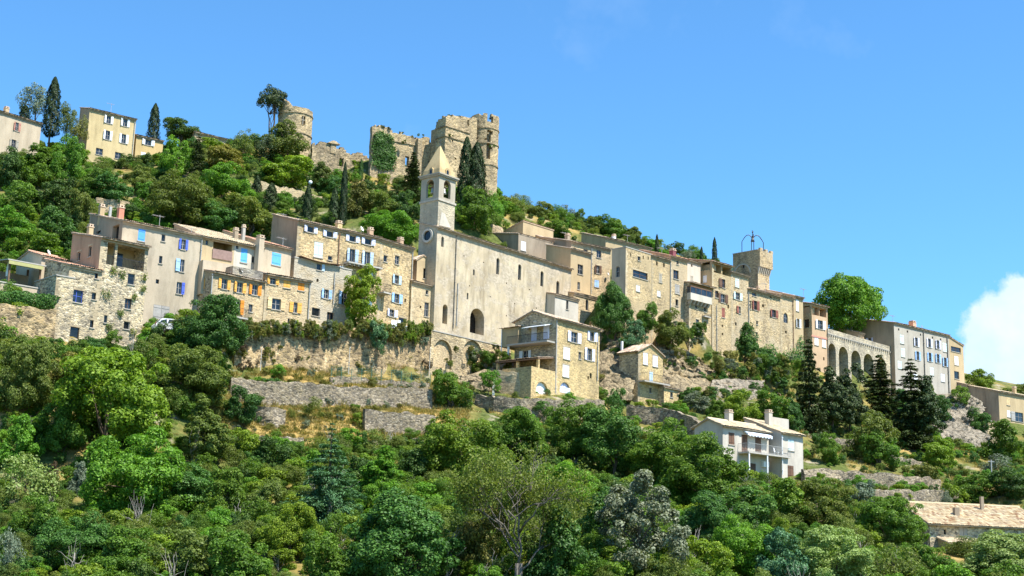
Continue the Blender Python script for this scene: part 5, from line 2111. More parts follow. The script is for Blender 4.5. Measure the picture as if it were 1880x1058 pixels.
AR = Bld('arched_retaining_wall', 'stone retaining wall with two blind arches under the church', 'wall', 792, 607, 171, 938, 640, ang=None, vb=700, D=3.0, mat=S_BASE, smat=S_BASE, sink=3, ctrl=False)
for u, v, w, h in ((813, 650, 34, 52), (868, 648, 36, 46), (887, 668, 16, 18)):
    a0, a1, z0, z1 = AR.rect(u, v, w, h)
    if u == 887:
        continue
    AR.holes.append((a0, a1, z0, z1, True, .35))
    MB().box(a0 - .1, a1 + .1, .34, .42, z0 - .1, z1 + .1).build('blind_panel', S_TAN2, AR.root)
AR.finish('flat')
for f in (0.02, .2, .4, .6, .8, 1.0):
    p = AR.P + AR.e * AR.L * f
    CTRL.append((*(p - AR.n * .9)[:2], AR.zb + 2.4))
    CTRL.append((*(p + AR.n * 2.8)[:2], AR.P[2] - .6))
UA = Bld('arched_retaining_wall', 'terrace wall with one dark round arch below the long tan house', 'wall', 1812, 772, 246, 1930, 800, ang=None, vb=835, D=4, mat=S_BASE, sink=3)
UA.win(1877, 806, 22, 28, 'hole', arch=True, deep=1.2)
UA.finish('flat')

for q_ in (AR, UA, IV, LW):
    q_.root['kind'] = 'thing'

# ------------------------------------------------------------------ retaining and dry stone walls


def rwall(name, label, pts, mat, thick=.7, cat='wall', seed=0, bulge=.16, cap=True, ctrl=True):
    """pts: (u, v_top, v_base, Y) along the wall; a slab with an uneven face and an uneven crest"""
    P = []
    for (u, vt, vb, Y) in pts:
        p = at(u, vt, Y)
        q = at(u, vb, Y)
        P.append((p[0], p[1], q[2], p[2]))
        if ctrl:
            CTRL.append((p[0] * .997, Y - 1.0, q[2] - .35))
            CTRL.append((p[0], Y + .35, q[2] - .35))
            CTRL.append((p[0] * 1.005, Y + 2.3, p[2] - .25))
    P = np.array(P)
    d = np.r_[0, np.cumsum(np.hypot(np.diff(P[:, 0]), np.diff(P[:, 1])))]
    if ctrl:
        for t in np.arange(3, d[-1], 4.0):
            x, y, zb, zt = (np.interp(t, d, P[:, k]) for k in range(4))
            CTRL.append((x, y - 1.0, zb - .35))
            CTRL.append((x, y + .35, zb - .35))
            CTRL.append((x, y + 2.3, zt - .25))
    n = max(2, int(d[-1] / .55))
    ts = np.linspace(0, d[-1], n + 1)
    X, Yy, ZB, ZT = (np.interp(ts, d, P[:, k]) for k in range(4))
    dx = np.gradient(X, ts)
    dy = np.gradient(Yy, ts)
    nl = np.hypot(dx, dy)
    nx, ny = -dy / nl, dx / nl
    ZT = ZT + (np.random.default_rng(seed).random(n + 1) - .5) * .28 + fbm(ts * .3, ts * 0 + seed, 3, seed) * .3
    m = 8
    mb = MB()
    ox, oy = X[0], Yy[0]
    rows = []
    o = P[0]
    for k in range(m + 3):
        for i in range(n + 1):
            if k <= m:
                f = k / m
                z = ZB[i] - 1.0 + (ZT[i] - ZB[i] + 1.0) * f
                off = -bulge * 2 * float(fbm(np.array(ts[i] * .45), np.array(z * .5 + seed), 3, seed)) + .12 * f
            else:
                z = ZT[i] if k == m + 1 else ZB[i] - 1
                off = thick
            mb.v.append((X[i] + nx[i] * off - ox, Yy[i] + ny[i] * off - oy, z - ZB[0]))
    for k in range(m + 2):
        for i in range(n):
            a = k * (n + 1) + i
            mb.f.append((a, a + 1, a + n + 2, a + n + 1))
    for i in (0, n):
        mb.f.append(tuple(k * (n + 1) + i for k in range(m + 3)))
    ob = mb.build(name, mat)
    ob.location = (ox, oy, ZB[0])
    return tag(ob, label, cat, kind='thing')


rwall('retaining_wall', 'high rubble retaining wall with hanging plants below the village street', [(436, 603, 672, 150), (560, 603.5, 682, 156), (700, 605, 692, 163), (795, 607, 696, 171.3)], S_RW, 1.0, seed=1)
rwall('retaining_wall', 'rubble retaining wall under the clipped hedge at the left edge', [(-40, 556, 650, 135), (30, 562, 655, 137.5), (104, 570, 645, 140)], S_RW, 1.0, seed=2)
rwall('terrace_wall', 'low stone kerb wall carrying the green wire fence', [(608, 691, 700, 156), (700, 697, 706, 160), (790, 703, 712, 165)], S_DRY, .4, seed=3, bulge=.05)
rwall('terrace_wall', 'grey dry stone terrace wall below the green fence with agave clumps', [(425, 694, 728, 145), (490, 700, 738, 147), (560, 704, 744, 150), (680, 710, 748, 155), (795, 714, 748, 160)], S_DRY, .7, seed=4)
rwall('terrace_wall', 'grey dry stone wall at the lower edge of the straw coloured slope', [(672, 754, 796, 148.5), (740, 757, 796, 151), (802, 762, 794, 154)], S_DRY, .7, seed=5)
rwall('terrace_wall', 'collapsed heap of dry stone wall on the straw coloured slope', [(470, 747, 774, 142), (500, 746, 778, 143), (524, 753, 776, 144.5)], S_DRY, .9, seed=6, bulge=.5)
rwall('terrace_wall', 'curved dry stone wall below the garages of the golden gabled house', [(872, 724, 742, 166.5), (905, 728, 756, 164), (960, 730, 768, 163), (1030, 733, 778, 166), (1112, 735, 764, 174)], S_DRY, .7, seed=7)
rwall('garden_wall', 'pale rubble garden wall between the vine gate and the garages', [(908, 679, 724, 171), (940, 682, 724, 169.8), (974, 685, 724, 168.8)], S_TAN2, .5, seed=18, bulge=.08, ctrl=False)
rwall('retaining_wall', 'grey retaining wall below the small cliff house', [(1150, 745, 775, 181), (1215, 749, 786, 178.5), (1262, 762, 800, 174), (1285, 778, 808, 171)], S_DRY, .7, seed=8)
rwall('terrace_wall', 'long buttressed dry stone wall right of the white house', [(1478, 862, 884, 164), (1540, 864, 890, 166.5), (1640, 870, 895, 171), (1728, 882, 900, 176)], S_DRY, .7, seed=9, bulge=.3)
rwall('terrace_wall', 'pale dry stone wall just above the farmhouse roof', [(1604, 900, 926, 158), (1690, 901, 932, 161.5), (1762, 904, 936, 165)], S_DRY, .7, seed=10)
rwall('terrace_wall', 'short sloping stone wall under the dark cedars', [(1632, 833, 846, 188), (1665, 840, 852, 190), (1696, 850, 859, 192)], S_DRY, .8, seed=11)
rwall('terrace_wall', 'broken stone wall patch among bushes right of the white wing', [(1478, 796, 812, 190), (1520, 800, 824, 192), (1570, 806, 830, 195)], S_DRY, .7, seed=12)
rwall('terrace_wall', 'pale stone garden wall with cypresses on the upper hillside', [(476, 333, 368, 213), (540, 348, 384, 217), (612, 367, 395, 222)], S_TAN2, .6, seed=13, bulge=.08)
rwall('terrace_wall', 'small broken stone wall behind the church houses', [(905, 412, 428, 212), (925, 418, 432, 214)], S_RUIN, .6, seed=14)
rwall('terrace_wall', 'stone wall remnant on the slope below the yellow house', [(178, 360, 385, 196), (225, 366, 400, 198), (262, 375, 405, 199.5)], S_RUIN, .7, seed=15)
rwall('terrace_wall', 'rubble wall at the lower edge of the straw slope hidden by shrubs', [(420, 800, 830, 136), (480, 800, 826, 137.5), (560, 806, 830, 140)], S_DRY, .8, seed=16, bulge=.4)
rwall('terrace_wall', 'low rubble wall behind the blue green cedar', [(670, 806, 828, 143.5), (740, 808, 828, 145.5), (790, 806, 824, 148)], S_DRY, .7, seed=17, bulge=.3)

# ------------------------------------------------------------------ rock faces
ROCK = m_rock('limestone_rock', (0.36, 0.285, 0.175), (0.25, 0.21, 0.14), (0.38, 0.265, 0.12))
ROCK2 = m_rock('limestone_rock_pale', (0.33, 0.285, 0.215), (0.24, 0.21, 0.16), (0.36, 0.26, 0.14))


def rock(name, label, rows, mat, amp=.9, seed=0, n=72, cat='rock'):
    """rows: lists of (u, v, Y) from top to bottom; a jagged sheet with ledges and clefts, closed behind"""
    R, Cc = len(rows), len(rows[0])
    G_ = np.array([[at(*p) for p in r] for r in rows])
    ss = np.linspace(0, R - 1, n)
    tt = np.linspace(0, Cc - 1, int(n * 1.4))
    pts = np.zeros((len(ss), len(tt), 3))
    for a, s in enumerate(ss):
        i = min(int(s), R - 2)
        fs = s - i
        for b_, t in enumerate(tt):
            j = min(int(t), Cc - 2)
            ft = t - j
            pts[a, b_] = (G_[i, j] * (1 - fs) + G_[i + 1, j] * fs) * (1 - ft) + (G_[i, j + 1] * (1 - fs) + G_[i + 1, j + 1] * fs) * ft
    for b_ in range(pts.shape[1]):
        x, y, z = pts[:, b_, 0].copy(), pts[:, b_, 1].copy(), pts[:, b_, 2].copy()
        u_ = x * .7 + y * .3
        d = fbm(u_ * .28, z * .22 + seed, 5, seed) * 2.0 + np.abs(fbm(u_ * .7 + z * .3, z * .5, 4, seed + 9)) * 1.2 - .4
        d = d + np.abs(fbm(u_ * 1.6 + 3, z * 1.1, 4, seed + 21)) * .9 + fbm(u_ * 2.6, z * 2.2, 3, seed + 31) * .45
        led = np.floor(z * .55 + fbm(u_ * .2, z * .1, 2, seed + 3) * 2) % 2 * .35
        k = amp * (d + led)
        pts[:, b_, 0] += k * .45
        pts[:, b_, 1] -= k * .9
        pts[:, b_, 2] += amp * .4 * fbm(u_ * .5 + 7, z * .5, 3, seed + 5)
    A_, B_ = pts.shape[:2]
    o0 = G_[R - 1, 0]
    back = pts + np.array([0, 4.0, 0])
    allp = np.concatenate([pts.reshape(-1, 3), back.reshape(-1, 3)]) - o0
    N = A_ * B_
    q = []
    for a in range(A_ - 1):
        for b_ in range(B_ - 1):
            i = a * B_ + b_
            q.append((i, i + B_, i + B_ + 1, i + 1))
    for a in range(A_ - 1):
        for i in (a * B_, a * B_ + B_ - 1):
            q.append((i, i + B_, i + B_ + N, i + N))
    for b_ in range(B_ - 1):
        for i in (b_, (A_ - 1) * B_ + b_):
            q.append((i, i + 1, i + 1 + N, i + N))
    me = mesh_np(name, allp, q, mat)
    ob = bpy.data.objects.new(name, me)
    COL.objects.link(ob)
    ob.location = tuple(o0)
    for r in (rows[0], rows[-1]):
        for p in r:
            w = at(*p)
            CTRL.append((w[0], w[1] + (1.5 if r is rows[0] else -.8), w[2] - (1.8 if r is rows[0] else .3)))
    return tag(ob, label, cat)


rock('rock_face', 'tan limestone cliff below the stone annex and ivy bush', [[(1080, 590, 199), (1105, 600, 198), (1140, 600, 197), (1160, 625, 196)], [(1092, 640, 194), (1112, 650, 192), (1135, 660, 191), (1165, 665, 190.5)], [(1098, 720, 186), (1112, 730, 184), (1130, 735, 183.5), (1160, 735, 183)]], ROCK, .8, 1)
rock('rock_face', 'broad golden limestone cliff carrying the right hand houses', [[(1205, 615, 202), (1240, 632, 203.5), (1275, 655, 205), (1320, 682, 208), (1375, 690, 213)], [(1205, 655, 197), (1240, 664, 198.5), (1275, 680, 200), (1320, 698, 203), (1375, 702, 208)], [(1215, 735, 190), (1245, 725, 191), (1290, 722, 192), (1330, 715, 196), (1400, 720, 200)]], ROCK, .9, 2)
rock('rock_face', 'pale grey and ochre rock outcrop below the tan end house', [[(1705, 728, 250), (1740, 722, 250), (1772, 724, 252), (1800, 740, 253)], [(1695, 770, 244), (1735, 768, 243), (1780, 775, 243), (1812, 790, 244)], [(1700, 815, 232), (1745, 830, 230), (1790, 842, 230), (1822, 838, 232)]], ROCK2, 1.1, 3)
rock('rock_face', 'ivy hung rock bank under the church arches beside the gabled house', [[(845, 694, 172), (880, 682, 175), (915, 668, 178), (945, 664, 179)], [(845, 702, 171), (880, 696, 172.5), (915, 692, 174), (945, 694, 174.5)], [(842, 712, 172), (880, 716, 171), (915, 720, 170.5), (945, 728, 170)]], ROCK, .6, 4, n=44)
rock('rock_face', 'grey rocky ledge in the bushes below the ivy covered houses', [[(1300, 700, 198), (1350, 696, 200), (1400, 700, 203)], [(1300, 715, 195), (1350, 715, 197), (1400, 715, 199)], [(1300, 735, 190), (1350, 740, 191), (1405, 735, 194)]], ROCK2, .7, 5, n=44)

# ------------------------------------------------------------------ terrain
for (u, v, Y) in [
    # foreground
    (-250, 1130, 92), (0, 1130, 92), (300, 1130, 93), (600, 1130, 94), (940, 1130, 95), (1300, 1130, 98), (1600, 1130, 100), (1880, 1130, 104), (2200, 1130, 106),
    (-200, 1010, 106), (0, 1010, 107), (470, 1010, 108), (940, 1010, 110), (1400, 1010, 118), (1620, 1010, 126),
    (-200, 900, 120), (0, 900, 120), (200, 900, 122), (400, 890, 126), (600, 900, 127), (780, 900, 129), (940, 900, 131), (1100, 900, 135), (1250, 900, 143),
    (-100, 800, 125), (0, 800, 125.5), (200, 800, 128), (350, 800, 131), (430, 795, 136.5), (600, 802, 142), (940, 800, 149), (1050, 800, 155), (1150, 800, 162), (1230, 830, 163),
    (0, 700, 132), (100, 700, 133.5), (200, 700, 135.5), (300, 700, 138), (380, 700, 140.5), (0, 655, 135), (150, 655, 139), (300, 650, 143.5), (400, 690, 143.5),
    (300, 600, 147), (400, 607, 149.5),
    (600, 775, 146), (440, 745, 143),
    (820, 704, 168), (870, 706, 170), (840, 640, 182), (900, 640, 188), (840, 760, 159), (900, 760, 161),
    (1280, 780, 176), (1340, 745, 188), (1420, 740, 193), (1470, 790, 188), (1440, 840, 172),
    (1550, 840, 180), (1600, 790, 205), (1530, 780, 205), (1650, 790, 212), (1680, 820, 205), (1600, 740, 222), (1530, 720, 222), (1650, 740, 230), (1730, 830, 208),
    (1500, 900, 158), (1550, 940, 148), (1700, 950, 150), (1500, 960, 140), (1800, 890, 172), (1880, 890, 172), (1780, 850, 200), (1850, 850, 212), (1900, 820, 232), (2100, 850, 220),
    (2000, 900, 170), (2000, 960, 150),
    # slope behind the row
    (-60, 480, 152), (0, 470, 156), (80, 455, 160), (0, 400, 183), (120, 400, 183), (0, 340, 205), (130, 345, 205), (0, 290, 224), (130, 300, 222), (-150, 300, 222), (-150, 400, 185),
    (220, 330, 213), (330, 400, 186), (330, 330, 214), (330, 265, 238), (440, 415, 188), (440, 350, 212), (440, 275, 238),
    (560, 390, 198), (560, 345, 222), (560, 300, 234), (541, 284, 239), (660, 410, 196), (660, 360, 220), (640, 335, 228), (700, 348, 229), (770, 348, 230), (740, 440, 194), (740, 380, 216), (600, 325, 230),
    (860, 410, 206), (860, 372, 226), (930, 420, 216), (930, 385, 238), (1000, 400, 246), (1080, 430, 236), (1080, 412, 256), (1170, 445, 250), (1230, 470, 250), (1300, 485, 255), (1440, 550, 255),
    (1560, 630, 250), (1700, 680, 275), (1780, 720, 275), (1880, 725, 285), (2050, 740, 290),
]:
    p = at(u, v, Y)
    CTRL.append(tuple(p))
for x, y, z in [(-400, 260, 70), (-400, 160, 34), (-400, 90, -4), (-160, 330, 74), (-60, 330, 76), (40, 340, 66), (120, 340, 50), (260, 330, 30), (300, 220, 8), (260, 150, -4), (-300, 330, 74),
                (-100, 480, 50), (100, 480, 40), (-400, 480, 40), (400, 480, 10), (-120, 60, -10), (0, 60, -10), (120, 60, -10), (-120, 25, -13), (0, 25, -13), (120, 25, -13), (-250, 25, -13), (250, 25, -13),
                (0, -2, -4), (-90, -6, -5), (90, -6, -5), (0, -60, 2), (-200, -60, 0), (200, -60, 0), (-250, 90, -3), (250, 90, -6), (-200, 200, 50), (-200, 240, 64)]:
    CTRL.append((x, y, z))

_c = np.array(CTRL, float)


def _rbf_fit(c, lam):
    P = c[:, :2]
    d = np.sqrt(((P[:, None] - P[None]) ** 2).sum(-1))
    n = len(c)
    Mx = np.zeros((n + 3, n + 3))
    Mx[:n, :n] = d + np.eye(n) * -lam
    Mx[:n, n] = 1
    Mx[:n, n + 1:n + 3] = P
    Mx[n, :n] = 1
    Mx[n + 1:, :n] = P.T
    r = np.zeros(n + 3)
    r[:n] = c[:, 2]
    return np.linalg.solve(Mx, r)


_w = _rbf_fit(_c, 0.15)


def terr(x, y):
    """height of the hill"""
    x = np.atleast_1d(np.asarray(x, float))
    y = np.atleast_1d(np.asarray(y, float))
    out = np.empty(len(x))
    for i in range(0, len(x), 4000):
        xs, ys = x[i:i + 4000], y[i:i + 4000]
        d = np.sqrt((xs[:, None] - _c[None, :, 0]) ** 2 + (ys[:, None] - _c[None, :, 1]) ** 2)
        out[i:i + 4000] = d @ _w[:-3] + _w[-3] + xs * _w[-2] + ys * _w[-1]
    return out


gx_ = np.r_[-3000, -1500, -800, np.arange(-420, -110, 14), np.arange(-110, 120, 1.3), np.arange(120, 430, 14), 800, 1500, 3000]
gy_ = np.r_[-1500, -500, np.arange(-70, 84, 8), np.arange(84, 272, 1.3), np.arange(272, 500, 10), 800, 1600, 4000]
GX, GY = np.meshgrid(gx_, gy_)
inside = (GX > -430) & (GX < 440) & (GY > -80) & (GY < 510)
GZ = np.full(GX.shape, -14.0)
GZ[inside] = terr(GX[inside], GY[inside])
edge = np.clip(np.minimum.reduce([(GX + 420) / 120, (425 - GX) / 120, (500 - GY) / 120, (GY + 70) / 40]), 0, 1)
GZ = GZ * edge + (-14.0) * (1 - edge)
near = (GX > -115) & (GX < 125) & (GY > 80) & (GY < 275)
GZ = GZ + near * fbm(GX * .25, GY * .25, 4, 3) * .45
nxg, nyg = len(gx_), len(gy_)
idx = np.arange(nxg * nyg).reshape(nyg, nxg)
quads = np.stack([idx[:-1, :-1], idx[:-1, 1:], idx[1:, 1:], idx[1:, :-1]], -1).reshape(-1, 4)

t_ = NT('hillside_ground')
co = t_.coords(1, 1, 1, shift=False)
dry = t_.ramp(t_.noise(co, 1.2, 6, .65), [(0.3, (0.24, 0.16, 0.06)), (0.55, (0.40, 0.27, 0.09)), (0.75, (0.46, 0.34, 0.16))])
grn = t_.ramp(t_.noise(co, 2.0, 6, .65), [(0.3, (0.04, 0.055, 0.015)), (0.6, (0.11, 0.13, 0.035)), (0.8, (0.22, 0.2, 0.08))])
soil = t_.ramp(t_.noise(co, 3.0, 5, .65), [(0.3, (0.2, 0.16, 0.1)), (0.7, (0.4, 0.35, 0.26))])
c_ = t_.mix(t_.ramp(t_.noise(co, .12, 4, .6), [(0.5, (0, 0, 0)), (0.7, (1, 1, 1))]), grn, dry)
c_ = t_.mix(t_.ramp(t_.noise(co, .35, 5, .6), [(0.56, (0, 0, 0)), (0.7, (1, 1, 1))]), c_, soil)
sx_ = t_.node('ShaderNodeSeparateXYZ')
t_.link(co, sx_.inputs[0])


def zone(lo, hi, out, w):
    a = t_.math('DIVIDE', t_.math('SUBTRACT', out, lo), w, clamp=True)
    b_ = t_.math('DIVIDE', t_.math('SUBTRACT', hi, out), w, clamp=True)
    return t_.math('MULTIPLY', a, b_)


zz_ = t_.math('MULTIPLY', zone(-28, -3, sx_.outputs[0], 4.0), zone(137, 166, sx_.outputs[1], 3.0))
zz_ = t_.math('MULTIPLY', zz_, t_.ramp(t_.noise(co, .4, 4), [(0.3, (0, 0, 0)), (0.48, (1, 1, 1))]))
c_ = t_.mix(zz_, c_, dry)
t_.bump(t_.noise(co, 2.5, 8, .7), .8, .2)
GROUND = t_.done(c_, .97, .05)
hill_me = mesh_np('hillside', np.stack([GX, GY, GZ], -1).reshape(-1, 3), quads, GROUND)
hill_me.polygons.foreach_set('use_smooth', [True] * len(hill_me.polygons))
hill = bpy.data.objects.new('hillside', hill_me)
COL.objects.link(hill)
tag(hill, 'steep terraced hillside of dry grass and scrub below and behind the village', 'hillside', kind='structure')


def ground_z(x, y):
    """bilinear height on the built grid"""
    i = np.clip(np.searchsorted(gx_, x) - 1, 0, nxg - 2)
    j = np.clip(np.searchsorted(gy_, y) - 1, 0, nyg - 2)
    fx = (x - gx_[i]) / (gx_[i + 1] - gx_[i])
    fy = (y - gy_[j]) / (gy_[j + 1] - gy_[j])
    return (GZ[j, i] * (1 - fx) + GZ[j, i + 1] * fx) * (1 - fy) + (GZ[j + 1, i] * (1 - fx) + GZ[j + 1, i + 1] * fx) * fy


def hit(u, v, lo=88.0, hi=300.0):
    """where the line of sight through (u, v) meets the hill"""
    r = ray(u, v)
    Y = lo
    while Y < hi:
        p = r * (Y / r[1])
        if ground_z(p[0], p[1]) >= p[2]:
            return p
        Y += .5
    return r * (hi / r[1])

# ------------------------------------------------------------------ plants
LM = {
    'mid': m_leaf('leaf_mid', (0.032, 0.067, 0.008), (0.099, 0.177, 0.018), (0.222, 0.314, 0.047)),
    'bright': m_leaf('leaf_bright', (0.042, 0.103, 0.010), (0.117, 0.246, 0.020), (0.228, 0.386, 0.045), .36),
    'lime': m_leaf('leaf_lime', (0.062, 0.103, 0.009), (0.172, 0.246, 0.017), (0.326, 0.398, 0.047), .36),
    'dark': m_leaf('leaf_dark', (0.020, 0.044, 0.009), (0.057, 0.106, 0.020), (0.136, 0.196, 0.040), .25),
    'deep': m_leaf('leaf_deep_green', (0.022, 0.057, 0.011), (0.062, 0.144, 0.026), (0.142, 0.247, 0.052), .28),
    'olive': m_leaf('leaf_olive_green', (0.047, 0.069, 0.013), (0.136, 0.170, 0.031), (0.265, 0.280, 0.073)),
    'olivetree': m_leaf('leaf_olive_tree', (0.07, 0.085, 0.055), (0.15, 0.175, 0.115), (0.28, 0.3, 0.22), .15),
    'blue': m_leaf('needle_blue_green', (0.022, 0.06, 0.026), (0.075, 0.16, 0.07), (0.17, 0.29, 0.14), .15),
    'cyp': m_leaf('needle_cypress', (0.010, 0.022, 0.007), (0.026, 0.05, 0.013), (0.06, 0.09, 0.025), .1),
    'con': m_leaf('needle_conifer', (0.014, 0.028, 0.009), (0.042, 0.068, 0.02), (0.11, 0.135, 0.05), .12),
    'silver': m_leaf('leaf_silver', (0.075, 0.085, 0.05), (0.17, 0.185, 0.12), (0.37, 0.38, 0.29), .2),
    'pale': m_leaf('leaf_pale_catkin', (0.10, 0.15, 0.03), (0.22, 0.29, 0.08), (0.42, 0.47, 0.2), .3),
    'rusty': m_leaf('leaf_rust_brown', (0.04, 0.025, 0.014), (0.09, 0.055, 0.03), (0.17, 0.11, 0.06), .2),
    'tawny': m_leaf('leaf_tawny', (0.075, 0.075, 0.014), (0.175, 0.165, 0.03), (0.30, 0.26, 0.07), .28),
    'straw': m_leaf('grass_straw', (0.22, 0.15, 0.05), (0.42, 0.29, 0.10), (0.6, 0.47, 0.22), .25),
}
BARK = m_bark('bark_brown', (0.13, 0.10, 0.07))
BARK_G = m_bark('bark_pale_grey', (0.34, 0.31, 0.26))


def leaf_quads(rs, pos, nrm, size, aspect=.62, axis=None, fold=.18):
    """one folded leaf blade per position"""
    n = len(pos)
    nrm = nrm / (np.linalg.norm(nrm, axis=1, keepdims=True) + 1e-9)
    t = rs.normal(size=(n, 3)) if axis is None else axis + rs.normal(size=(n, 3)) * .25
    t = t - (t * nrm).sum(1, keepdims=True) * nrm
    t /= np.linalg.norm(t, axis=1, keepdims=True) + 1e-9
    b = np.cross(nrm, t)
    s = size[:, None]
    v = np.empty((n, 4, 3))
    v[:, 0] = pos - t * s * .5
    v[:, 1] = pos + b * s * aspect * .5 + nrm * s * fold * .5
    v[:, 2] = pos + t * s * .5
    v[:, 3] = pos - b * s * aspect * .5 + nrm * s * fold * .5
    return v.reshape(-1, 3)


def quads_of(n):
    return np.arange(n * 4).reshape(n, 4)


def norm(a):
    return a / (np.linalg.norm(a, axis=-1, keepdims=True) + 1e-9)


def broad_crown(seed, H, W, z0, n, leaf, nc, rc, shape='dome', up=.25, inner=.12, flat=1.0, open_=1.0, limbs=None):
    rs = np.random.default_rng(seed)
    # a handful of main limbs, each carrying its own cluster of foliage, so the outline is lobed and open between limbs
    nl = limbs or 8 + int(rs.integers(0, 5))
    lobes = []
    while len(lobes) < nl:
        d = norm(rs.normal(size=3))
        if d[2] < -.6:
            continue
        r = .30 + .42 * rs.random()
        p = d * r
        if all(np.linalg.norm(p - q[0]) > .30 for q in lobes) or rs.random() < (.15 if limbs is None else .6):
            if limbs:
                p = d * (.52 + .2 * rs.random())
            lobes.append((p, .26 + .26 * rs.random() if limbs is None else .28 + .1 * rs.random()))
    lobes.append((np.array([0, 0, -.1]), .5))
    c = []
    lw = np.array([q[1] ** 1.6 for q in lobes])
    lw /= lw.sum()
    for _ in range(nc):
        lc, lr = lobes[rs.choice(len(lobes), p=lw)]
        d = norm(rs.normal(size=3) + .5 * lc / (np.linalg.norm(lc) + .05) + np.array([0, 0, .25]))
        p = lc + d * lr * (.55 + .5 * rs.random() ** .6)
        if shape == 'egg':
            k = 1.0 - .45 * max(0, p[2])
            p = np.array([p[0] * k, p[1] * k, p[2]])
        elif shape == 'flame':
            k = 1.0 - .62 * max(0, p[2]) - .1 * max(0, -p[2])
            p = np.array([p[0] * k, p[1] * k, p[2]])
        elif shape == 'spread':
            p = np.array([p[0], p[1], p[2] * .8])
        c.append(p)
    c = np.array(c)
    ext = np.maximum(1e-3, np.array([np.percentile(np.abs(c[:, 0]), 97), np.percentile(np.abs(c[:, 1]), 97), 1.0]))
    c[:, 0] *= .93 / ext[0]
    c[:, 1] *= .93 / ext[1]
    zlo, zhi = c[:, 2].min(), c[:, 2].max()
    c[:, 2] = (c[:, 2] - zlo) / (zhi - zlo) * 2 - 1
    rad = rc * (.55 + .8 * rs.random(nc)) * W / 2
    hz = (H - z0) / 2
    cen = np.stack([c[:, 0] * (W / 2) * (1 - rc * .7), c[:, 1] * (W / 2) * (1 - rc * .7), z0 + hz + c[:, 2] * hz * (1 - rc * .6)], 1)
    w = rad ** 2
    k = rs.choice(nc, n, p=w / w.sum())
    mid = np.array([0, 0, z0 + hz * .8])
    outw = norm(cen[k] - mid)
    d = norm(rs.normal(size=(n, 3)) + .75 * outw + np.array([0, 0, up]))
    q = rs.random(n)
    rr = rad[k] * np.where(q < inner, rs.random(n) * .7, (.72 + .36 * rs.random(n) ** 1.2) * open_)
    pos = cen[k] + d * rr[:, None] * np.array([1, 1, .8 * flat])
    nr = d + rs.normal(size=(n, 3)) * .55 + np.array([0, 0, .35])
    sz = leaf * (.6 + .8 * rs.random(n))
    return leaf_quads(rs, pos, nr, sz), cen, rad


def conifer_crown(seed, H, W, n, leaf, droop=.35, z0=.08, power=.85, levels=26, spread=.3, aspect=.3):
    rs = np.random.default_rng(seed)
    P, N, S, A = [], [], [], []
    tot = 0
    br = []
    for l in range(levels):
        t = (l + .5 * rs.random()) / levels
        nb = rs.integers(5, 9)
        a0 = rs.random() * 6.28
        for b in range(nb):
            L = W / 2 * max(.03, (1 - t)) ** power * (.42 + .78 * rs.random())
            br.append((H * (z0 + (1 - z0) * t), a0 + b * 6.28 / nb + rs.normal() * .25, L))
    Ls = np.array([b[2] for b in br])
    cnt = np.maximum(4, (n * Ls ** 1.5 / (Ls ** 1.5).sum()).astype(int))
    for (z, a, L), m in zip(br, cnt):
        s = .08 + .92 * rs.random(m) ** .75
        side = rs.normal(size=m) * spread * L * (1.05 - s) * .9
        ca, sa = math.cos(a), math.sin(a)
        x = ca * s * L - sa * side
        y = sa * s * L + ca * side
        zz = z - droop * L * s ** 1.6 + .12 * L * s + rs.normal(size=m) * .05 * L + rs.normal(size=m) * .05
        P.append(np.stack([x, y, zz], 1))
        N.append(np.stack([rs.normal(size=m) * .5 + ca * .25, rs.normal(size=m) * .5 + sa * .25, np.ones(m)], 1))
        A.append(np.stack([np.full(m, ca), np.full(m, sa), np.full(m, -droop)], 1))
    P, N, A = np.concatenate(P), np.concatenate(N), np.concatenate(A)
    sz = leaf * (.6 + .8 * rs.random(len(P)))
    return leaf_quads(rs, P, N, sz, aspect, A)


def cypress_crown(seed, H, W, n, leaf, tip=.6):
    rs = np.random.default_rng(seed)
    t = rs.random(n) ** .9
    a = rs.random(n) * 6.283
    r = W / 2 * np.minimum(1, (t / .12 + .35)) * (1 - t ** 2.2) ** tip
    r = r * (1 + .16 * np.sin(a * 4 + t * 21 + seed) + .12 * np.sin(a * 7 - t * 40)) * (.72 + .34 * rs.random(n) ** .6)
    pos = np.stack([r * np.cos(a), r * np.sin(a), H * (.02 + .98 * t)], 1)
    d = np.stack([np.cos(a), np.sin(a), np.full(n, .35)], 1)
    nr = d + rs.normal(size=(n, 3)) * .4
    return leaf_quads(rs, pos, nr, leaf * (.6 + .8 * rs.random(n)), .34, np.tile([0, 0, 1.0], (n, 1)) + d * .35)


def tube_np(mb, p0, p1, r0, r1, rs, seg=4, wob=.06, n=6):
    p0, p1 = np.array(p0, float), np.array(p1, float)
    L = np.linalg.norm(p1 - p0)
    pts = []
    for k in range(seg + 1):
        t = k / seg
        pts.append(p0 + (p1 - p0) * t + rs.normal(size=3) * wob * L * math.sin(math.pi * t))
    mb.tube(pts, [r0 + (r1 - r0) * k / seg for k in range(seg + 1)], n)
    return pts


def make_trunk(seed, H, z0, cen, r, nl=7, deep=2.5):
    rs = np.random.default_rng(seed + 100)
    mb = MB()
    top = np.array([rs.normal() * .04 * H, rs.normal() * .04 * H, z0 + (H - z0) * .55])
    pts = tube_np(mb, (0, 0, -deep), top, r * 1.15, r * .45, rs, 6, .02, 8)
    if cen is not None:
        for c in cen[rs.choice(len(cen), min(nl, len(cen)), replace=False)]:
            s = pts[rs.integers(3, 6)]
            tube_np(mb, s, c, r * .38, r * .08, rs, 4, .06, 5)
    return mb


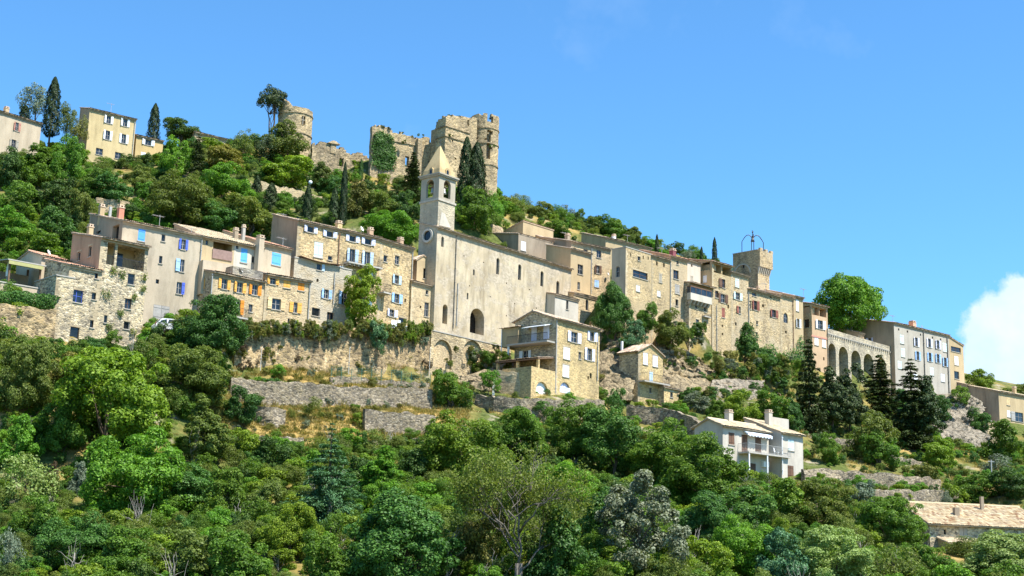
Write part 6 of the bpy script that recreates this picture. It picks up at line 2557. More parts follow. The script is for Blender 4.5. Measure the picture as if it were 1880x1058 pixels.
def mb_mesh(mb, name, mat):
    me = bpy.data.meshes.new(name)
    me.from_pydata(mb.v, [], mb.f)
    me.materials.append(mat)
    me.polygons.foreach_set('use_smooth', [True] * len(me.polygons))
    return me


TPL = {}        # kind -> list of (crown mesh, trunk mesh, Href, Wref)


def add_tpl(kind, verts, trunk, H, W):
    n = len(verts) // 4
    me = mesh_np('crown', verts, quads_of(n), LM['mid'])
    TPL.setdefault(kind, []).append((me, trunk, H, W))


for s in range(4):
    v, cen, rad = broad_crown(20 + s, 9.0, 8.5, 1.0, 30000, .235, 150, .2, ('dome', 'egg', 'dome', 'spread')[s])
    add_tpl('broad', v, mb_mesh(make_trunk(s, 9, 1.3, cen, .26), 'trunk', BARK), 9.0, 8.5)
for s in range(3):
    v, cen, rad = broad_crown(30 + s, 9.0, 8.5, .8, 34000, .235, 190, .19, ('dome', 'egg', 'dome')[s], limbs=26)
    add_tpl('dense', v, mb_mesh(make_trunk(s + 40, 9, 1.3, cen, .26), 'trunk', BARK), 9.0, 8.5)
for s in range(4):
    v, cen, rad = broad_crown(40 + s, 5.0, 4.6, .2, 13000, .18, 90, .23, ('dome', 'egg', 'spread', 'dome')[s])
    add_tpl('medium', v, mb_mesh(make_trunk(s + 5, 5, .5, cen, .13), 'trunk', BARK), 5.0, 4.6)
for s in range(4):
    v, cen, rad = broad_crown(60 + s, 2.4, 2.8, .0, 3600, .15, 46, .27, ('dome', 'spread', 'dome', 'egg')[s], inner=.08)
    add_tpl('shrub', v, mb_mesh(make_trunk(s + 9, 2.4, .1, cen, .05, 5, 1.0), 'trunk', BARK), 2.4, 2.8)
for s in range(2):
    v, cen, rad = broad_crown(80 + s, 8.0, 4.4, .4, 16000, .2, 120, .2, 'flame')
    add_tpl('flame', v, mb_mesh(make_trunk(s + 12, 8, .6, cen, .18), 'trunk', BARK), 8.0, 4.4)
v, cen, rad = broad_crown(90, 9.5, 11.0, 1.6, 42000, .27, 230, .19, 'dome', up=.4, limbs=30)
add_tpl('plane', v, mb_mesh(make_trunk(14, 9.5, 2.2, cen, .4, 9), 'trunk', BARK_G), 9.5, 11.0)
for s in range(3):
    v, cen, rad = broad_crown(100 + s, 5.5, 5.5, .9, 3600, .24, 46, .26, 'dome', open_=1.25, inner=.25)
    add_tpl('airy', v, mb_mesh(make_trunk(s + 15, 5.5, .9, cen, .13, 14), 'trunk', BARK), 5.5, 5.5)
v, cen, rad = broad_crown(110, 9.0, 8.0, 1.6, 20000, .22, 120, .15, 'egg', up=.3, inner=.1)
add_tpl('silver', v, mb_mesh(make_trunk(19, 9, 2.0, cen, .2, 10), 'trunk', BARK), 9.0, 8.0)
for s in range(2):
    add_tpl('cypress', cypress_crown(s, 9.0, 2.4, 7000, .3), mb_mesh(MB().tube([(0, 0, -2), (0, 0, 1.0), (0, 0, 6)], [.16, .14, .05], 6), 'trunk', BARK), 9.0, 2.4)
for s in range(3):
    add_tpl('conifer', conifer_crown(s + 3, 12.0, 5.5, 17000, .34, .22, .03, .62, 26, .36, .34), mb_mesh(MB().tube([(0, 0, -3), (0, 0, 2), (0, 0, 11)], [.24, .2, .05], 7), 'trunk', BARK), 12.0, 5.5)
add_tpl('cedar', conifer_crown(9, 12.0, 10.5, 26000, .36, .2, .02, .9, 20, .34, .28), mb_mesh(MB().tube([(0, 0, -3), (0, 0, 2), (0, 0, 11)], [.26, .22, .05], 7), 'trunk', BARK), 12.0, 10.5)
# tall pine: bare trunk, rounded crown in the upper third and a few low sprays
rs = np.random.default_rng(5)
v, cen, rad = broad_crown(120, 9.5, 5.2, 5.6, 5200, .26, 40, .27, 'dome', open_=1.1, inner=.2)
mb = make_trunk(22, 9.5, 3.0, cen[:6], .2, 6)
tube_np(mb, (0, 0, 2.0), (.5, .1, 6.5), .13, .08, rs, 4, .03)
for c in cen[6:16]:
    tube_np(mb, (0.1, 0, 5.0), c, .07, .02, rs, 4, .05, 5)
add_tpl('pine', v, mb_mesh(mb, 'trunk', BARK), 9.5, 5.2)


# half bare tree: branching limbs, thin twigs, scattered leaves
def bare_tree(seed, H, W):
    rs = np.random.default_rng(seed)
    mb = MB()
    tips = []

    def grow(p, d, L, r, lev):
        q = p + d * L
        tube_np(mb, p, q, r, r * .62, rs, 3, .05, 6 if lev < 2 else 4)
        if lev >= 4 or L < .25:
            tips.append(q)
            return
        for _ in range(rs.integers(2, 5) if lev < 3 else rs.integers(2, 4)):
            nd = norm(d + rs.normal(size=3) * .62 + np.array([0, 0, .1]))
            grow(q - d * L * rs.random() * .35, nd, L * (.58 + .25 * rs.random()), r * .55, lev + 1)
    for k in range(2):
        tube_np(mb, (k * .3, 0, -2.5), (k * .3 - .1, 0, H * .2), .2, .15, rs, 3, .02, 8)
    for k in range(6):
        a = k * 1.05 + rs.normal() * .2
        grow(np.array([0, 0, H * (.14 + .05 * k)]), norm(np.array([math.cos(a) * .75, math.sin(a) * .75, .65])), H * .27, .085, 0)
    grow(np.array([0, 0, H * .2]), np.array([0, 0, 1.0]), H * .3, .11, 0)
    tips = np.array(tips)
    m_ = 17000
    k = np.concatenate([rs.choice(len(tips), m_ // 2), rs.choice(len(tips) // 3, m_ // 2) * 3])
    pos = tips[k] + rs.normal(size=(len(k), 3)) * .4
    v = leaf_quads(rs, pos, rs.normal(size=(len(k), 3)) + np.array([0, 0, .6]), .19 * (.6 + .8 * rs.random(len(k))))
    return v, mb


v, mb = bare_tree(4, 11.0, 10.0)
add_tpl('bare', v, mb_mesh(mb, 'trunk', m_bark('bark_grey', (0.15, 0.132, 0.11))), 11.0, 10.0)

_tc = [0]


def tree(u, vt, vb, w, kind, leaf, label, Y=None, name='tree', cat='tree', group=None, rot=None, sink=.35, lean=0.0, bark=None):
    p = hit(u, vb) if Y is None else at(u, vb, Y)
    Yd = p[1]
    tp = TPL[kind]
    _tc[0] += 1
    me, tr, Hr, Wr = tp[_tc[0] % len(tp)]
    H = (at(u, vt, Yd)[2] - p[2]) + sink
    Wm = w * Yd / FPX
    e = empty(name, (p[0], p[1], p[2] - sink), random.random() * 6.28 if rot is None else rot)
    e.scale = (Wm / Wr, Wm / Wr, H / Hr)
    if lean:
        e.rotation_euler[1] = lean
    tag(e, label, cat, group)
    o = bpy.data.objects.new('crown', me)
    COL.objects.link(o)
    o.parent = e
    o.material_slots[0].link = 'OBJECT'
    o.material_slots[0].material = LM[leaf]
    if tr is not None:
        t = bpy.data.objects.new('trunk', tr)
        COL.objects.link(t)
        t.parent = e
        if bark:
            t.material_slots[0].link = 'OBJECT'
            t.material_slots[0].material = bark
    return e


TREES = [
    # --- hill top, left
    (62, 160, 225, 60, 'airy', 'olivetree', 'feathery grey green tree behind the big cypress', 246),
    (91, 142, 250, 31, 'cypress', 'cyp', 'largest dark cypress standing between the two hill top houses', 238),
    (44, 193, 222, 20, 'cypress', 'cyp', 'small dark cypress beside the roof of the upper left house', 243),
    (120, 192, 262, 40, 'airy', 'olive', 'light olive green tree right of the largest cypress', 244),
    (143, 212, 275, 34, 'airy', 'tawny', 'brownish yellow shrub against the tall yellow house', 230),
    (280, 190, 262, 22, 'cypress', 'cyp', 'lone dark cypress above the low yellow house', 247),
    (330, 216, 262, 72, 'medium', 'dark', 'dark round evergreen on the ridge right of the lone cypress', 246),
    (18, 268, 350, 60, 'medium', 'dark', 'dark tree below the upper left house', None),
    (68, 268, 345, 85, 'medium', 'mid', 'green bushy tree below the largest cypress', None),
    (122, 245, 345, 62, 'medium', 'bright', 'bright green tree covering the foot of the tall yellow house', None),
    (176, 305, 365, 60, 'medium', 'mid', 'green tree under the lower windows of the tall yellow house', None),
    (205, 322, 385, 70, 'medium', 'deep', 'deep green bush below the tall yellow house', None),
    (258, 305, 360, 55, 'medium', 'olive', 'olive green bush at the foot of the low yellow house', None),
    (320, 250, 330, 60, 'medium', 'bright', 'fresh green tree right of the low yellow house', None),
    (360, 243, 330, 38, 'conifer', 'con', 'dark pointed conifer below the ridge roof', None),
    (410, 262, 318, 80, 'medium', 'tawny', 'tawny shrub under the long ridge roof', None),
    (445, 240, 300, 50, 'airy', 'olive', 'thin olive shrub left of the tall pine', None),
    (30, 330, 410, 90, 'medium', 'mid', 'green tree at the left edge above the red roofed low house', None),
    (100, 325, 400, 80, 'medium', 'dark', 'shadowy dark tree mid slope under the yellow house', None),
    (20, 385, 455, 80, 'medium', 'bright', 'bright green hedge tree at the left edge behind the pergola', None),
    (95, 383, 455, 90, 'medium', 'deep', 'deep green bush mound behind the satellite dish house', None),
    (60, 420, 480, 110, 'medium', 'mid', 'broad green bush right above the yellow awning', None),
    (150, 350, 425, 60, 'medium', 'olive', 'olive green bush above the grey rubble house chimney', None),
    (330, 322, 420, 125, 'broad', 'olive', 'large round olive green tree on the slope above the rendered houses', None),
    (262, 335, 400, 60, 'medium', 'bright', 'light green bush left of the large olive green tree', None),
    (408, 300, 372, 95, 'medium', 'bright', 'bright green tree below the tawny shrub', None),
    (455, 358, 432, 95, 'medium', 'olive', 'olive bush left of the small cypresses above the sun canopy house', None),
    (395, 370, 432, 80, 'medium', 'deep', 'dark green bush behind the chimneys of the cream houses', None),
    (493, 156, 268, 56, 'pine', 'con', 'tall pine with bare trunk beside the round watchtower', 237),
    (525, 225, 300, 85, 'medium', 'olive', 'grey green tree at the foot of the round watchtower', None),
    (482, 250, 300, 45, 'airy', 'con', 'dark scrubby tree under the tall pine', None),
    (520, 285, 350, 105, 'medium', 'lime', 'lime green tree above the pale garden wall', None),
    (588, 300, 350, 58, 'medium', 'olive', 'olive green tree under the crumbling castle wall', None),
    (606, 322, 372, 56, 'medium', 'deep', 'dark green bush behind the garden wall lamp', None),
    (470, 322, 372, 20, 'cypress', 'cyp', 'short cypress at the left end of the pale garden wall', 211),
    (496, 336, 388, 26, 'cypress', 'con', 'squat cypress in front of the pale garden wall', None),
    (563, 340, 408, 18, 'cypress', 'cyp', 'slim cypress before the middle of the pale garden wall', None),
    (612, 345, 412, 20, 'cypress', 'con', 'rounded cypress at the right end of the pale garden wall', None),
    (628, 298, 415, 15, 'cypress', 'cyp', 'tallest slim cypress rising in front of the castle wall', None),
    (662, 292, 330, 9, 'cypress', 'deep', 'little narrow cypress against the crumbling castle wall', 230),
    (655, 335, 400, 60, 'medium', 'tawny', 'yellowish bush right of the tallest slim cypress', None),
    (672, 330, 368, 50, 'medium', 'dark', 'dark bush before the arched castle doorway', None),
    (700, 350, 400, 70, 'medium', 'olive', 'olive bush on the slope under the castle doorway', None),
    (722, 386, 462, 108, 'broad', 'bright', 'broad bright green leafy tree behind the golden stone houses', None),
    (756, 277, 372, 56, 'conifer', 'con', 'dark pointed fir left of the church spire', None),
    (745, 352, 410, 60, 'medium', 'dark', 'dark shrub under the fir left of the church tower', None),
    (853, 252, 388, 32, 'cypress', 'cyp', 'taller dark conifer in front of the castle keep', 222),
    (872, 262, 392, 38, 'cypress', 'cyp', 'second dark conifer touching the round turret', 222),
    (868, 345, 425, 75, 'medium', 'mid', 'green tree at the foot of the dark conifers behind the church', None),
    (905, 352, 420, 45, 'airy', 'bright', 'light green young tree below the castle turret', None),
    (940, 362, 415, 44, 'airy', 'olive', 'airy olive tree on the ridge right of the castle', 238),
    (985, 368, 415, 60, 'medium', 'olive', 'grey green bush on the ridge above the blank beige house', 242),
    (1042, 376, 425, 38, 'airy', 'olivetree', 'small grey tree in front of the brown ridge house', 250),
    (1020, 405, 440, 55, 'medium', 'mid', 'green bush right of the blank beige house', None),
    (1085, 394, 440, 55, 'medium', 'dark', 'dark green bush right of the brown ridge house', 248),
    (1120, 398, 445, 60, 'medium', 'mid', 'rounded green bush on the ridge above the gabled beige house', 248),
    (1160, 418, 455, 50, 'medium', 'olive', 'last olive bush at the right end of the ridge', 249),
    (1206, 430, 468, 8, 'cypress', 'cyp', 'thin cypress left of the red chimney', 236),
    (1288, 453, 480, 7, 'cypress', 'cyp', 'tiny cypress between the red chimney and the loggia roof', 246),
    (1312, 436, 488, 10, 'cypress', 'cyp', 'tall thin cypress above the roof loggia', 240),
    (1262, 460, 482, 26, 'airy', 'olivetree', 'small grey treetop behind the red tiled roofs', 246),
    (1560, 513, 640, 140, 'plane', 'bright', 'huge round plane tree behind the arched bridge', 251),
    (1803, 676, 725, 50, 'medium', 'lime', 'yellow green tree behind the tan end house', 268),
    (1865, 705, 735, 60, 'medium', 'olive', 'olive tree behind the roof of the long tan house', 275),
    # --- around the street and the rock
    (380, 543, 672, 135, 'dense', 'deep', 'dark green leafy tree beside the parked car below the rendered house', 144.5),
    (292, 590, 660, 42, 'medium', 'dark', 'dark ivy bush below the parked car', 145),
    (1126, 522, 625, 76, 'dense', 'deep', 'dark green bush clinging to the rock under the brown window', 194),
    (1186, 556, 612, 46, 'medium', 'mid', 'green bush under the wide picture window', 197),
    (1164, 588, 640, 52, 'medium', 'blue', 'blue green bush on the cliff above the small gabled house', 191),
    (1232, 568, 640, 64, 'medium', 'olive', 'olive tinted bush hanging below the narrow stone houses', 199),
    (1352, 668, 700, 46, 'shrub', 'olive', 'low olive shrub at the foot of the loggia tower', None),
    (1372, 592, 686, 46, 'flame', 'deep', 'tall ivy clad tree against the worn stone house', 208),
    (1405, 640, 690, 50, 'medium', 'deep', 'dark bush right of the tall ivy clad tree', 210),
    (1440, 650, 700, 44, 'medium', 'mid', 'green bush below the arched grey window', 214),
    (1487, 618, 800, 74, 'conifer', 'con', 'tall dark conifer before the rose rendered end house', None),
    (1530, 672, 798, 76, 'flame', 'con', 'dark conifer in front of the first bridge arches', None),
    (1565, 668, 798, 72, 'flame', 'con', 'slender dark conifer in front of the middle bridge arch', None),
    (1618, 648, 785, 94, 'conifer', 'con', 'dark cedar left of the grey apartment house', None),
    (1676, 655, 825, 92, 'conifer', 'con', 'spiky dark cedar before the grey apartment house', None),
    (1697, 690, 828, 96, 'flame', 'con', 'broad dark cedar right of the spiky cedar', None),
    (1655, 715, 770, 50, 'medium', 'deep', 'deep green bush between the dark cedars', 226),
    (1725, 722, 780, 46, 'medium', 'deep', 'dark green bush above the pale rock outcrop', 242),
    (1765, 712, 745, 40, 'shrub', 'mid', 'green bush at the foot of the tan end house', 248),
    (1800, 748, 800, 44, 'medium', 'deep', 'dark bush right of the pale rock outcrop', 243),
    (1840, 772, 850, 80, 'medium', 'mid', 'green bush bank below the long tan house', None),
    (1700, 700, 728, 30, 'shrub', 'olive', 'small olive shrub under the grey apartment house', 246),
    # --- terraces
    (825, 680, 752, 78, 'medium', 'mid', 'round green tree at the right end of the upper terrace', 161.5),
    (790, 778, 812, 44, 'shrub', 'bright', 'small bright bush below the lower dry stone wall', None),
    (898, 680, 712, 42, 'shrub', 'bright', 'bright green climbing vine on the gate by the garages', 168),
    (1135, 714, 760, 42, 'shrub', 'deep', 'dark ivy mound between the garages and the cliff house', 177),
    (996, 738, 760, 40, 'shrub', 'deep', 'dark hedge clump on the curved dry stone wall', 164),
    (1282, 722, 768, 60, 'medium', 'olivetree', 'grey olive tree right of the cliff house annex', 184),
    (1316, 735, 775, 42, 'medium', 'mid', 'green bush behind the white house roof', None),
    (1360, 716, 785, 70, 'medium', 'lime', 'yellow green tree behind the white house chimney', None),
    (1420, 720, 785, 76, 'medium', 'mid', 'green tree behind the chimney wall of the white wing', None),
    (1455, 730, 792, 50, 'medium', 'deep', 'dark tree right of the white wing chimney', None),
    (1522, 795, 852, 46, 'medium', 'mid', 'upright green bush right of the white wing', None),
    (1600, 752, 850, 90, 'medium', 'olive', 'grey green willow bush below the dark cedars', None),
    (1612, 785, 858, 74, 'medium', 'mid', 'green bush below the grey green willow bush', None),
    (1726, 800, 866, 66, 'medium', 'lime', 'yellow green bush left of the pale rock outcrop', None),
    (1700, 852, 885, 60, 'shrub', 'tawny', 'tawny shrub on the long buttressed wall', None),
    # --- lower slope, left
    (45, 622, 765, 110, 'broad', 'olive', 'brownish green tree at the left edge below the rubble wall', None),
    (120, 640, 740, 90, 'medium', 'tawny', 'reddish tipped bush left of the great round tree', None),
    (200, 634, 845, 215, 'dense', 'lime', 'great round yellow green tree on the lower left slope', None),
    (345, 636, 745, 145, 'dense', 'olive', 'olive green dome shaped tree right of the great round tree', None),
    (368, 722, 858, 92, 'flame', 'olive', 'upright grey green tree below the dome shaped tree', None),
    (440, 712, 785, 70, 'medium', 'deep', 'dark green bush at the left end of the straw slope', None),
    (235, 785, 968, 180, 'broad', 'bright', 'broad bright green spreading tree under the great round tree', None),
    (28, 762, 862, 78, 'medium', 'bright', 'bright green tree at the left edge mid slope', None),
    (110, 730, 840, 90, 'medium', 'mid', 'green tree in the shade left of the great round tree', None),
    (38, 838, 935, 100, 'airy', 'pale', 'pale willowy tree at the left edge', None),
    (92, 846, 912, 34, 'flame', 'rusty', 'dark rust brown bush beside the small olive tree', None),
    (142, 848, 912, 40, 'medium', 'olivetree', 'small silvery olive tree left of the bright spreading tree', None),
    (62, 905, 1000, 90, 'medium', 'mid', 'green tree below the pale willowy tree', None),
    (14, 975, 1075, 50, 'airy', 'silver', 'silvery shrub in the lower left corner', None),
    (130, 940, 1050, 130, 'broad', 'deep', 'ivy covered dark green mound near the lower left corner', None),
    (230, 968, 1075, 120, 'medium', 'mid', 'green hedge bush below the bright spreading tree', None),
    (330, 962, 1075, 130, 'medium', 'olive', 'olive green bush with dead twigs at the bottom edge', None),
    (430, 968, 1085, 120, 'medium', 'mid', 'spreading green bush at the bottom left of the cedar', None),
    (350, 850, 940, 100, 'medium', 'deep', 'deep green hedge right of the bright spreading tree', None),
    (410, 860, 965, 90, 'medium', 'mid', 'green bush left of the blue green cedar', None),
    (440, 785, 855, 80, 'medium', 'lime', 'yellowish bush at the left foot of the straw slope', None),
    (490, 806, 865, 80, 'medium', 'dark', 'dark bush above the left branches of the cedar', None),
    (480, 880, 960, 90, 'medium', 'olive', 'olive bush behind the left branches of the cedar', None),
    (528, 925, 1030, 110, 'broad', 'lime', 'yellow green tree below the blue green cedar', None),
    (600, 772, 968, 190, 'cedar', 'blue', 'blue green cedar with layered branches in the centre left', None),
    # --- lower slope, centre
    (664, 838, 890, 56, 'medium', 'dark', 'dark bush right of the cedar tip', None),
    (700, 818, 918, 84, 'flame', 'bright', 'bright green pointed bush right of the cedar', None),
    (752, 825, 905, 90, 'medium', 'dark', 'dark green shrub under the lower dry stone wall', None),
    (735, 905, 1085, 205, 'dense', 'deep', 'broad dark green tree at the bottom centre left', None),
    (600, 975, 1080, 110, 'medium', 'mid', 'green shrub at the bottom edge below the cedar', None),
    (850, 758, 905, 150, 'broad', 'lime', 'yellow green tree right of the lower dry stone wall', None),
    (940, 752, 850, 120, 'broad', 'mid', 'green bush mass below the curved dry stone wall', None),
    (905, 840, 960, 120, 'broad', 'mid', 'green tree behind the half bare tree', None),
    (950, 800, 1085, 225, 'bare', 'olive', 'half bare tree with pale grey branches at the bottom centre', None),
    (880, 930, 1060, 90, 'medium', 'tawny', 'tawny leaved bush under the half bare tree', None),
    (1020, 930, 1080, 120, 'medium', 'deep', 'dark green bush between the half bare and the silver tree', None),
    (1060, 740, 850, 110, 'broad', 'mid', 'green tree below the golden gabled house', None),
    (1130, 752, 880, 130, 'broad', 'deep', 'dark green tree left of the white house', None),
    (1210, 775, 905, 140, 'broad', 'mid', 'broad green tree above the silver tree', None),
    (1285, 800, 935, 155, 'dense', 'mid', 'large tree directly left of the white house', None),
    (1040, 850, 960, 120, 'broad', 'bright', 'fresh green tree left of the silver leaved tree', None),
    (1165, 866, 1072, 185, 'silver', 'silver', 'silver grey leaved tree at the bottom centre right', None),
    (1110, 900, 1020, 100, 'medium', 'deep', 'dark leaved tree left of the silver tree trunk', None),
    (1300, 905, 1010, 110, 'broad', 'deep', 'deep green tree right of the silver tree', None),
    (1290, 985, 1085, 110, 'medium', 'lime', 'bright yellow green bush at the bottom right of the silver tree', None),
    (1375, 890, 975, 110, 'medium', 'deep', 'ivy hedge tree under the white house balcony', None),
    (1370, 950, 1070, 120, 'broad', 'bright', 'bright green tree at the bottom right of centre', None),
    (1440, 880, 975, 100, 'medium', 'mid', 'green tree below the white wing', None),
    # --- lower slope, right
    (1510, 882, 985, 120, 'broad', 'olive', 'olive green tree below the long buttressed wall', None),
    (1582, 882, 940, 56, 'medium', 'olivetree', 'silvery olive tree before the pale dry stone wall', None),
    (1640, 910, 1015, 130, 'dense', 'mid', 'rounded green tree left of the farmhouse', None),
    (1530, 970, 1085, 150, 'dense', 'pale', 'pale tufted tree at the bottom right', None),
    (1440, 970, 1085, 100, 'medium', 'blue', 'blue green bush left of the pale tufted tree', None),
    (1640, 1000, 1085, 90, 'airy', 'olive', 'thin olive tree below the rounded green tree', None),
    (1722, 1004, 1080, 70, 'medium', 'mid', 'green tree in front of the farmhouse corner', None),
    (1852, 978, 1085, 170, 'dense', 'pale', 'pale tufted tree covering the farmhouse front', None),
    (1745, 890, 930, 60, 'shrub', 'lime', 'yellow green bush behind the farmhouse roof', None),
    (1795, 868, 920, 80, 'medium', 'mid', 'green tree behind the farmhouse ridge', None),
    (1858, 862, 918, 84, 'medium', 'dark', 'dark round tree at the right edge above the farmhouse', None),
    (1738, 898, 938, 26, 'airy', 'olivetree', 'thin grey sapling against the pale dry stone wall', 159),
    (1835, 838, 880, 60, 'airy', 'olivetree', 'grey leafless shrub below the long tan house', None),
]
for tdef in TREES:
    u, vt, vb, w, kind, leaf, lab, Yt = tdef
    nm = {'cypress': 'cypress', 'conifer': 'conifer', 'cedar': 'cedar', 'pine': 'pine_tree', 'shrub': 'shrub', 'plane': 'plane_tree'}.get(kind, 'tree')
    if nm == 'tree' and ('bush' in lab or 'shrub' in lab):
        nm = 'bush'
    tree(u, vt, vb, w, kind, leaf, lab, Yt, nm, {'pine_tree': 'tree', 'plane_tree': 'tree', 'bush': 'bush', 'shrub': 'shrub'}.get(nm, nm if nm in ('cypress', 'conifer', 'cedar') else 'tree'))

_yv = FH.Yat(663, 530, -3.2)
tree(662, 490, 562, 66, 'medium', 'lime', 'yellow green climbing vine over the blue shuttered windows', _yv, 'climbing_vine', 'vine')
tree(676, 556, 606, 70, 'shrub', 'lime', 'lower mound of yellow green vine above the street wall', _yv - 1, 'climbing_vine', 'vine')
tree(648, 560, 606, 40, 'shrub', 'bright', 'leafy foot of the vine beside the blue shutters', _yv, 'climbing_vine', 'vine')
tree(690, 592, 640, 40, 'shrub', 'blue', 'blue green bush on the street wall below the vine', 161.5, 'bush', 'bush')

# ------------------------------------------------------------------ climbing plants on masonry


def ivy(b, poly, n, leaf, label, size=.24, depth=.35, out=0.0, name='ivy', seed=0, cat='ivy', side=False):
    rs = np.random.default_rng(seed)
    poly = np.array(poly, float)
    lo, hi = poly.min(0), poly.max(0)
    pts = []
    while len(pts) < n:
        q = lo + (hi - lo) * rs.random(2)
        c = False
        j = len(poly) - 1
        for i in range(len(poly)):
            if (poly[i, 1] > q[1]) != (poly[j, 1] > q[1]) and q[0] < (poly[j, 0] - poly[i, 0]) * (q[1] - poly[i, 1]) / (poly[j, 1] - poly[i, 1]) + poly[i, 0]:
                c = not c
            j = i
        if c:
            pts.append(q + rs.normal(size=2) * 2.2)
    P = []
    for q in pts:
        if side:
            y, z = b.side(q[0], q[1])
            bump = depth * (.25 + .75 * float(vnoise(np.array(y * .9), np.array(z * .9), seed)))
            P.append((-out - bump * rs.random() ** .5, y, z))
        else:
            x, z = b.loc(q[0], q[1])
            bump = depth * (.25 + .75 * float(vnoise(np.array(x * .9), np.array(z * .9), seed)))
            P.append((x, -out - bump * rs.random() ** .5, z))
    P = np.array(P)
    d = np.array([-1.0, 0, .4]) if side else np.array([0, -1.0, .4])
    v = leaf_quads(rs, P, d + rs.normal(size=(n, 3)) * .5, size * (.6 + .8 * rs.random(n)))
    o0 = P.min(0)
    me = mesh_np(name, v - o0, quads_of(n), LM[leaf])
    o = bpy.data.objects.new(name, me)
    COL.objects.link(o)
    o.matrix_world = Matrix.Translation((b.P[0], b.P[1], b.zb)) @ Matrix.Rotation(b.a, 4, 'Z') @ Matrix.Translation(tuple(o0))
    return tag(o, label, cat)


ivy(IV, [(687, 250), (692, 244), (700, 243), (708, 247), (716, 249), (721, 258), (719, 266), (726, 275), (722, 284), (727, 292), (720, 299), (724, 310), (700, 312), (690, 303), (684, 306), (686, 285), (683, 272)], 3400, 'deep', 'dark ivy sheet on the tall ruined castle wall', .32, .5, seed=1)
ivy(LW, [(700, 297), (720, 298), (748, 308), (752, 330), (735, 335), (712, 322)], 1900, 'deep', 'ivy bank tumbling over the crumbling castle wall', .32, .7, seed=2)
0 and ivy(FH, [(636, 496), (655, 492), (672, 498), (690, 512), (692, 540), (680, 556), (664, 548), (650, 558), (638, 530)], 4200, 'lime', 'yellow green climbing vine over the blue shuttered windows', .36, 1.9, out=1.7, name='climbing_vine', seed=3, cat='vine')
0 and ivy(FH, [(640, 565), (660, 556), (688, 560), (708, 580), (704, 600), (645, 603)], 3200, 'lime', 'lower mound of yellow green vine above the street wall', .36, 2.2, out=1.7, name='climbing_vine', seed=4, cat='vine')
mb = MB()
x, z = FH.loc(657, 603, -1.9)
x2, z2 = FH.loc(655, 500, -1.9)
tube_np(mb, (x, -1.9, z - .5), (x2, -1.9, z2), .16, .08, np.random.default_rng(2), 5, .03, 6)
o = mb.build('vine_trunk', BARK, FH.root)
ivy(Q1, [(1352, 640), (1362, 600), (1378, 592), (1388, 620), (1394, 660), (1360, 676)], 1500, 'deep', 'ivy climbing beside the rust red shutters', .26, .5, seed=5)
ivy(Q1, [(1395, 640), (1412, 630), (1430, 650), (1460, 640), (1465, 680), (1400, 684)], 1700, 'deep', 'ivy along the foot of the worn stone row', .26, .7, seed=6)
ivy(R0, [(1458, 640), (1470, 615), (1478, 640), (1480, 680), (1458, 680)], 700, 'deep', 'ivy column between the narrow tan and rose houses', .26, .5, seed=7)
# tufts in the joints of the grey rubble house
for k, (u, v, w) in enumerate(((224, 505, 12), (195, 540, 16), (208, 497, 10), (265, 510, 8), (262, 530, 8), (200, 600, 10), (243, 610, 8), (176, 630, 10), (220, 575, 8), (246, 545, 8))):
    ivy(B if u > 186 else B2, [(u - w / 2, v - w * .5), (u + w / 2, v - w * .4), (u + w * .4, v + w * .6), (u - w * .3, v + w * .5)], 90, 'olive', ('green caper tuft', 'dry caper tuft', 'small leafy tuft', 'wispy tuft', 'pale green tuft', 'low leafy tuft', 'tiny tuft', 'lower tuft', 'thin tuft', 'round tuft')[k] + (' growing from the wall left of the loggia' if u < 200 else ' growing from the grey rubble wall below the loggia'), .16, .35, name='wall_plant', seed=20 + k, cat='plant')

# clipped hedge over the left retaining wall
hp = [at(-30, 553, 137), at(40, 553, 139.2), at(106, 563, 141)]
rs = np.random.default_rng(8)
n = 6500
t = rs.random(n)
ph = np.array([hp[0] + (hp[1] - hp[0]) * min(1, 2 * q) + (hp[2] - hp[1]) * max(0, 2 * q - 1) for q in t])
th = rs.random(n) * 6.28
rr = .9 + .25 * fbm(t * 30, th, 3, 4)
pos = ph + np.stack([np.sin(th) * .3 * rr, -np.cos(th) * 1.0 * rr, np.sin(th) * 1.05 * rr], 1)
nv = np.stack([np.sin(th) * .2, -np.cos(th), np.sin(th)], 1) + rs.normal(size=(n, 3)) * .5
me = mesh_np('hedge', leaf_quads(rs, pos, nv, .22 * (.6 + .8 * rs.random(n))) - hp[1], quads_of(n), LM['deep'])
o = bpy.data.objects.new('hedge', me)
COL.objects.link(o)
o.location = tuple(hp[1])
tag(o, 'clipped dark green hedge along the terrace at the left edge', 'hedge')

# ------------------------------------------------------------------ uncountable cover: scrub, dry grass, hanging plants
FOOT = []
for b_ in [q for q in list(globals().values()) if isinstance(q, Bld)]:
    FOOT.append((b_.P[:2].copy(), b_.e[:2].copy(), b_.n[:2].copy(), b_.L, b_.D))


def blocked(x, y, m=.9):
    for P, e, n_, L, D in FOOT:
        dx, dy = x - P[0], y - P[1]
        a = dx * e[0] + dy * e[1]
        c = dx * n_[0] + dy * n_[1]
        if -m < a < L + m and -m < c < D + m:
            return True
    return False


def tpl_objs(kind, leaves):
    out = []
    for k, lf in enumerate(leaves):
        me = TPL[kind][k % len(TPL[kind])][0]
        o = bpy.data.objects.new('template_' + kind, me)
        o.material_slots[0].link = 'OBJECT'
        o.material_slots[0].material = LM[lf]
        out.append(o)
    return out


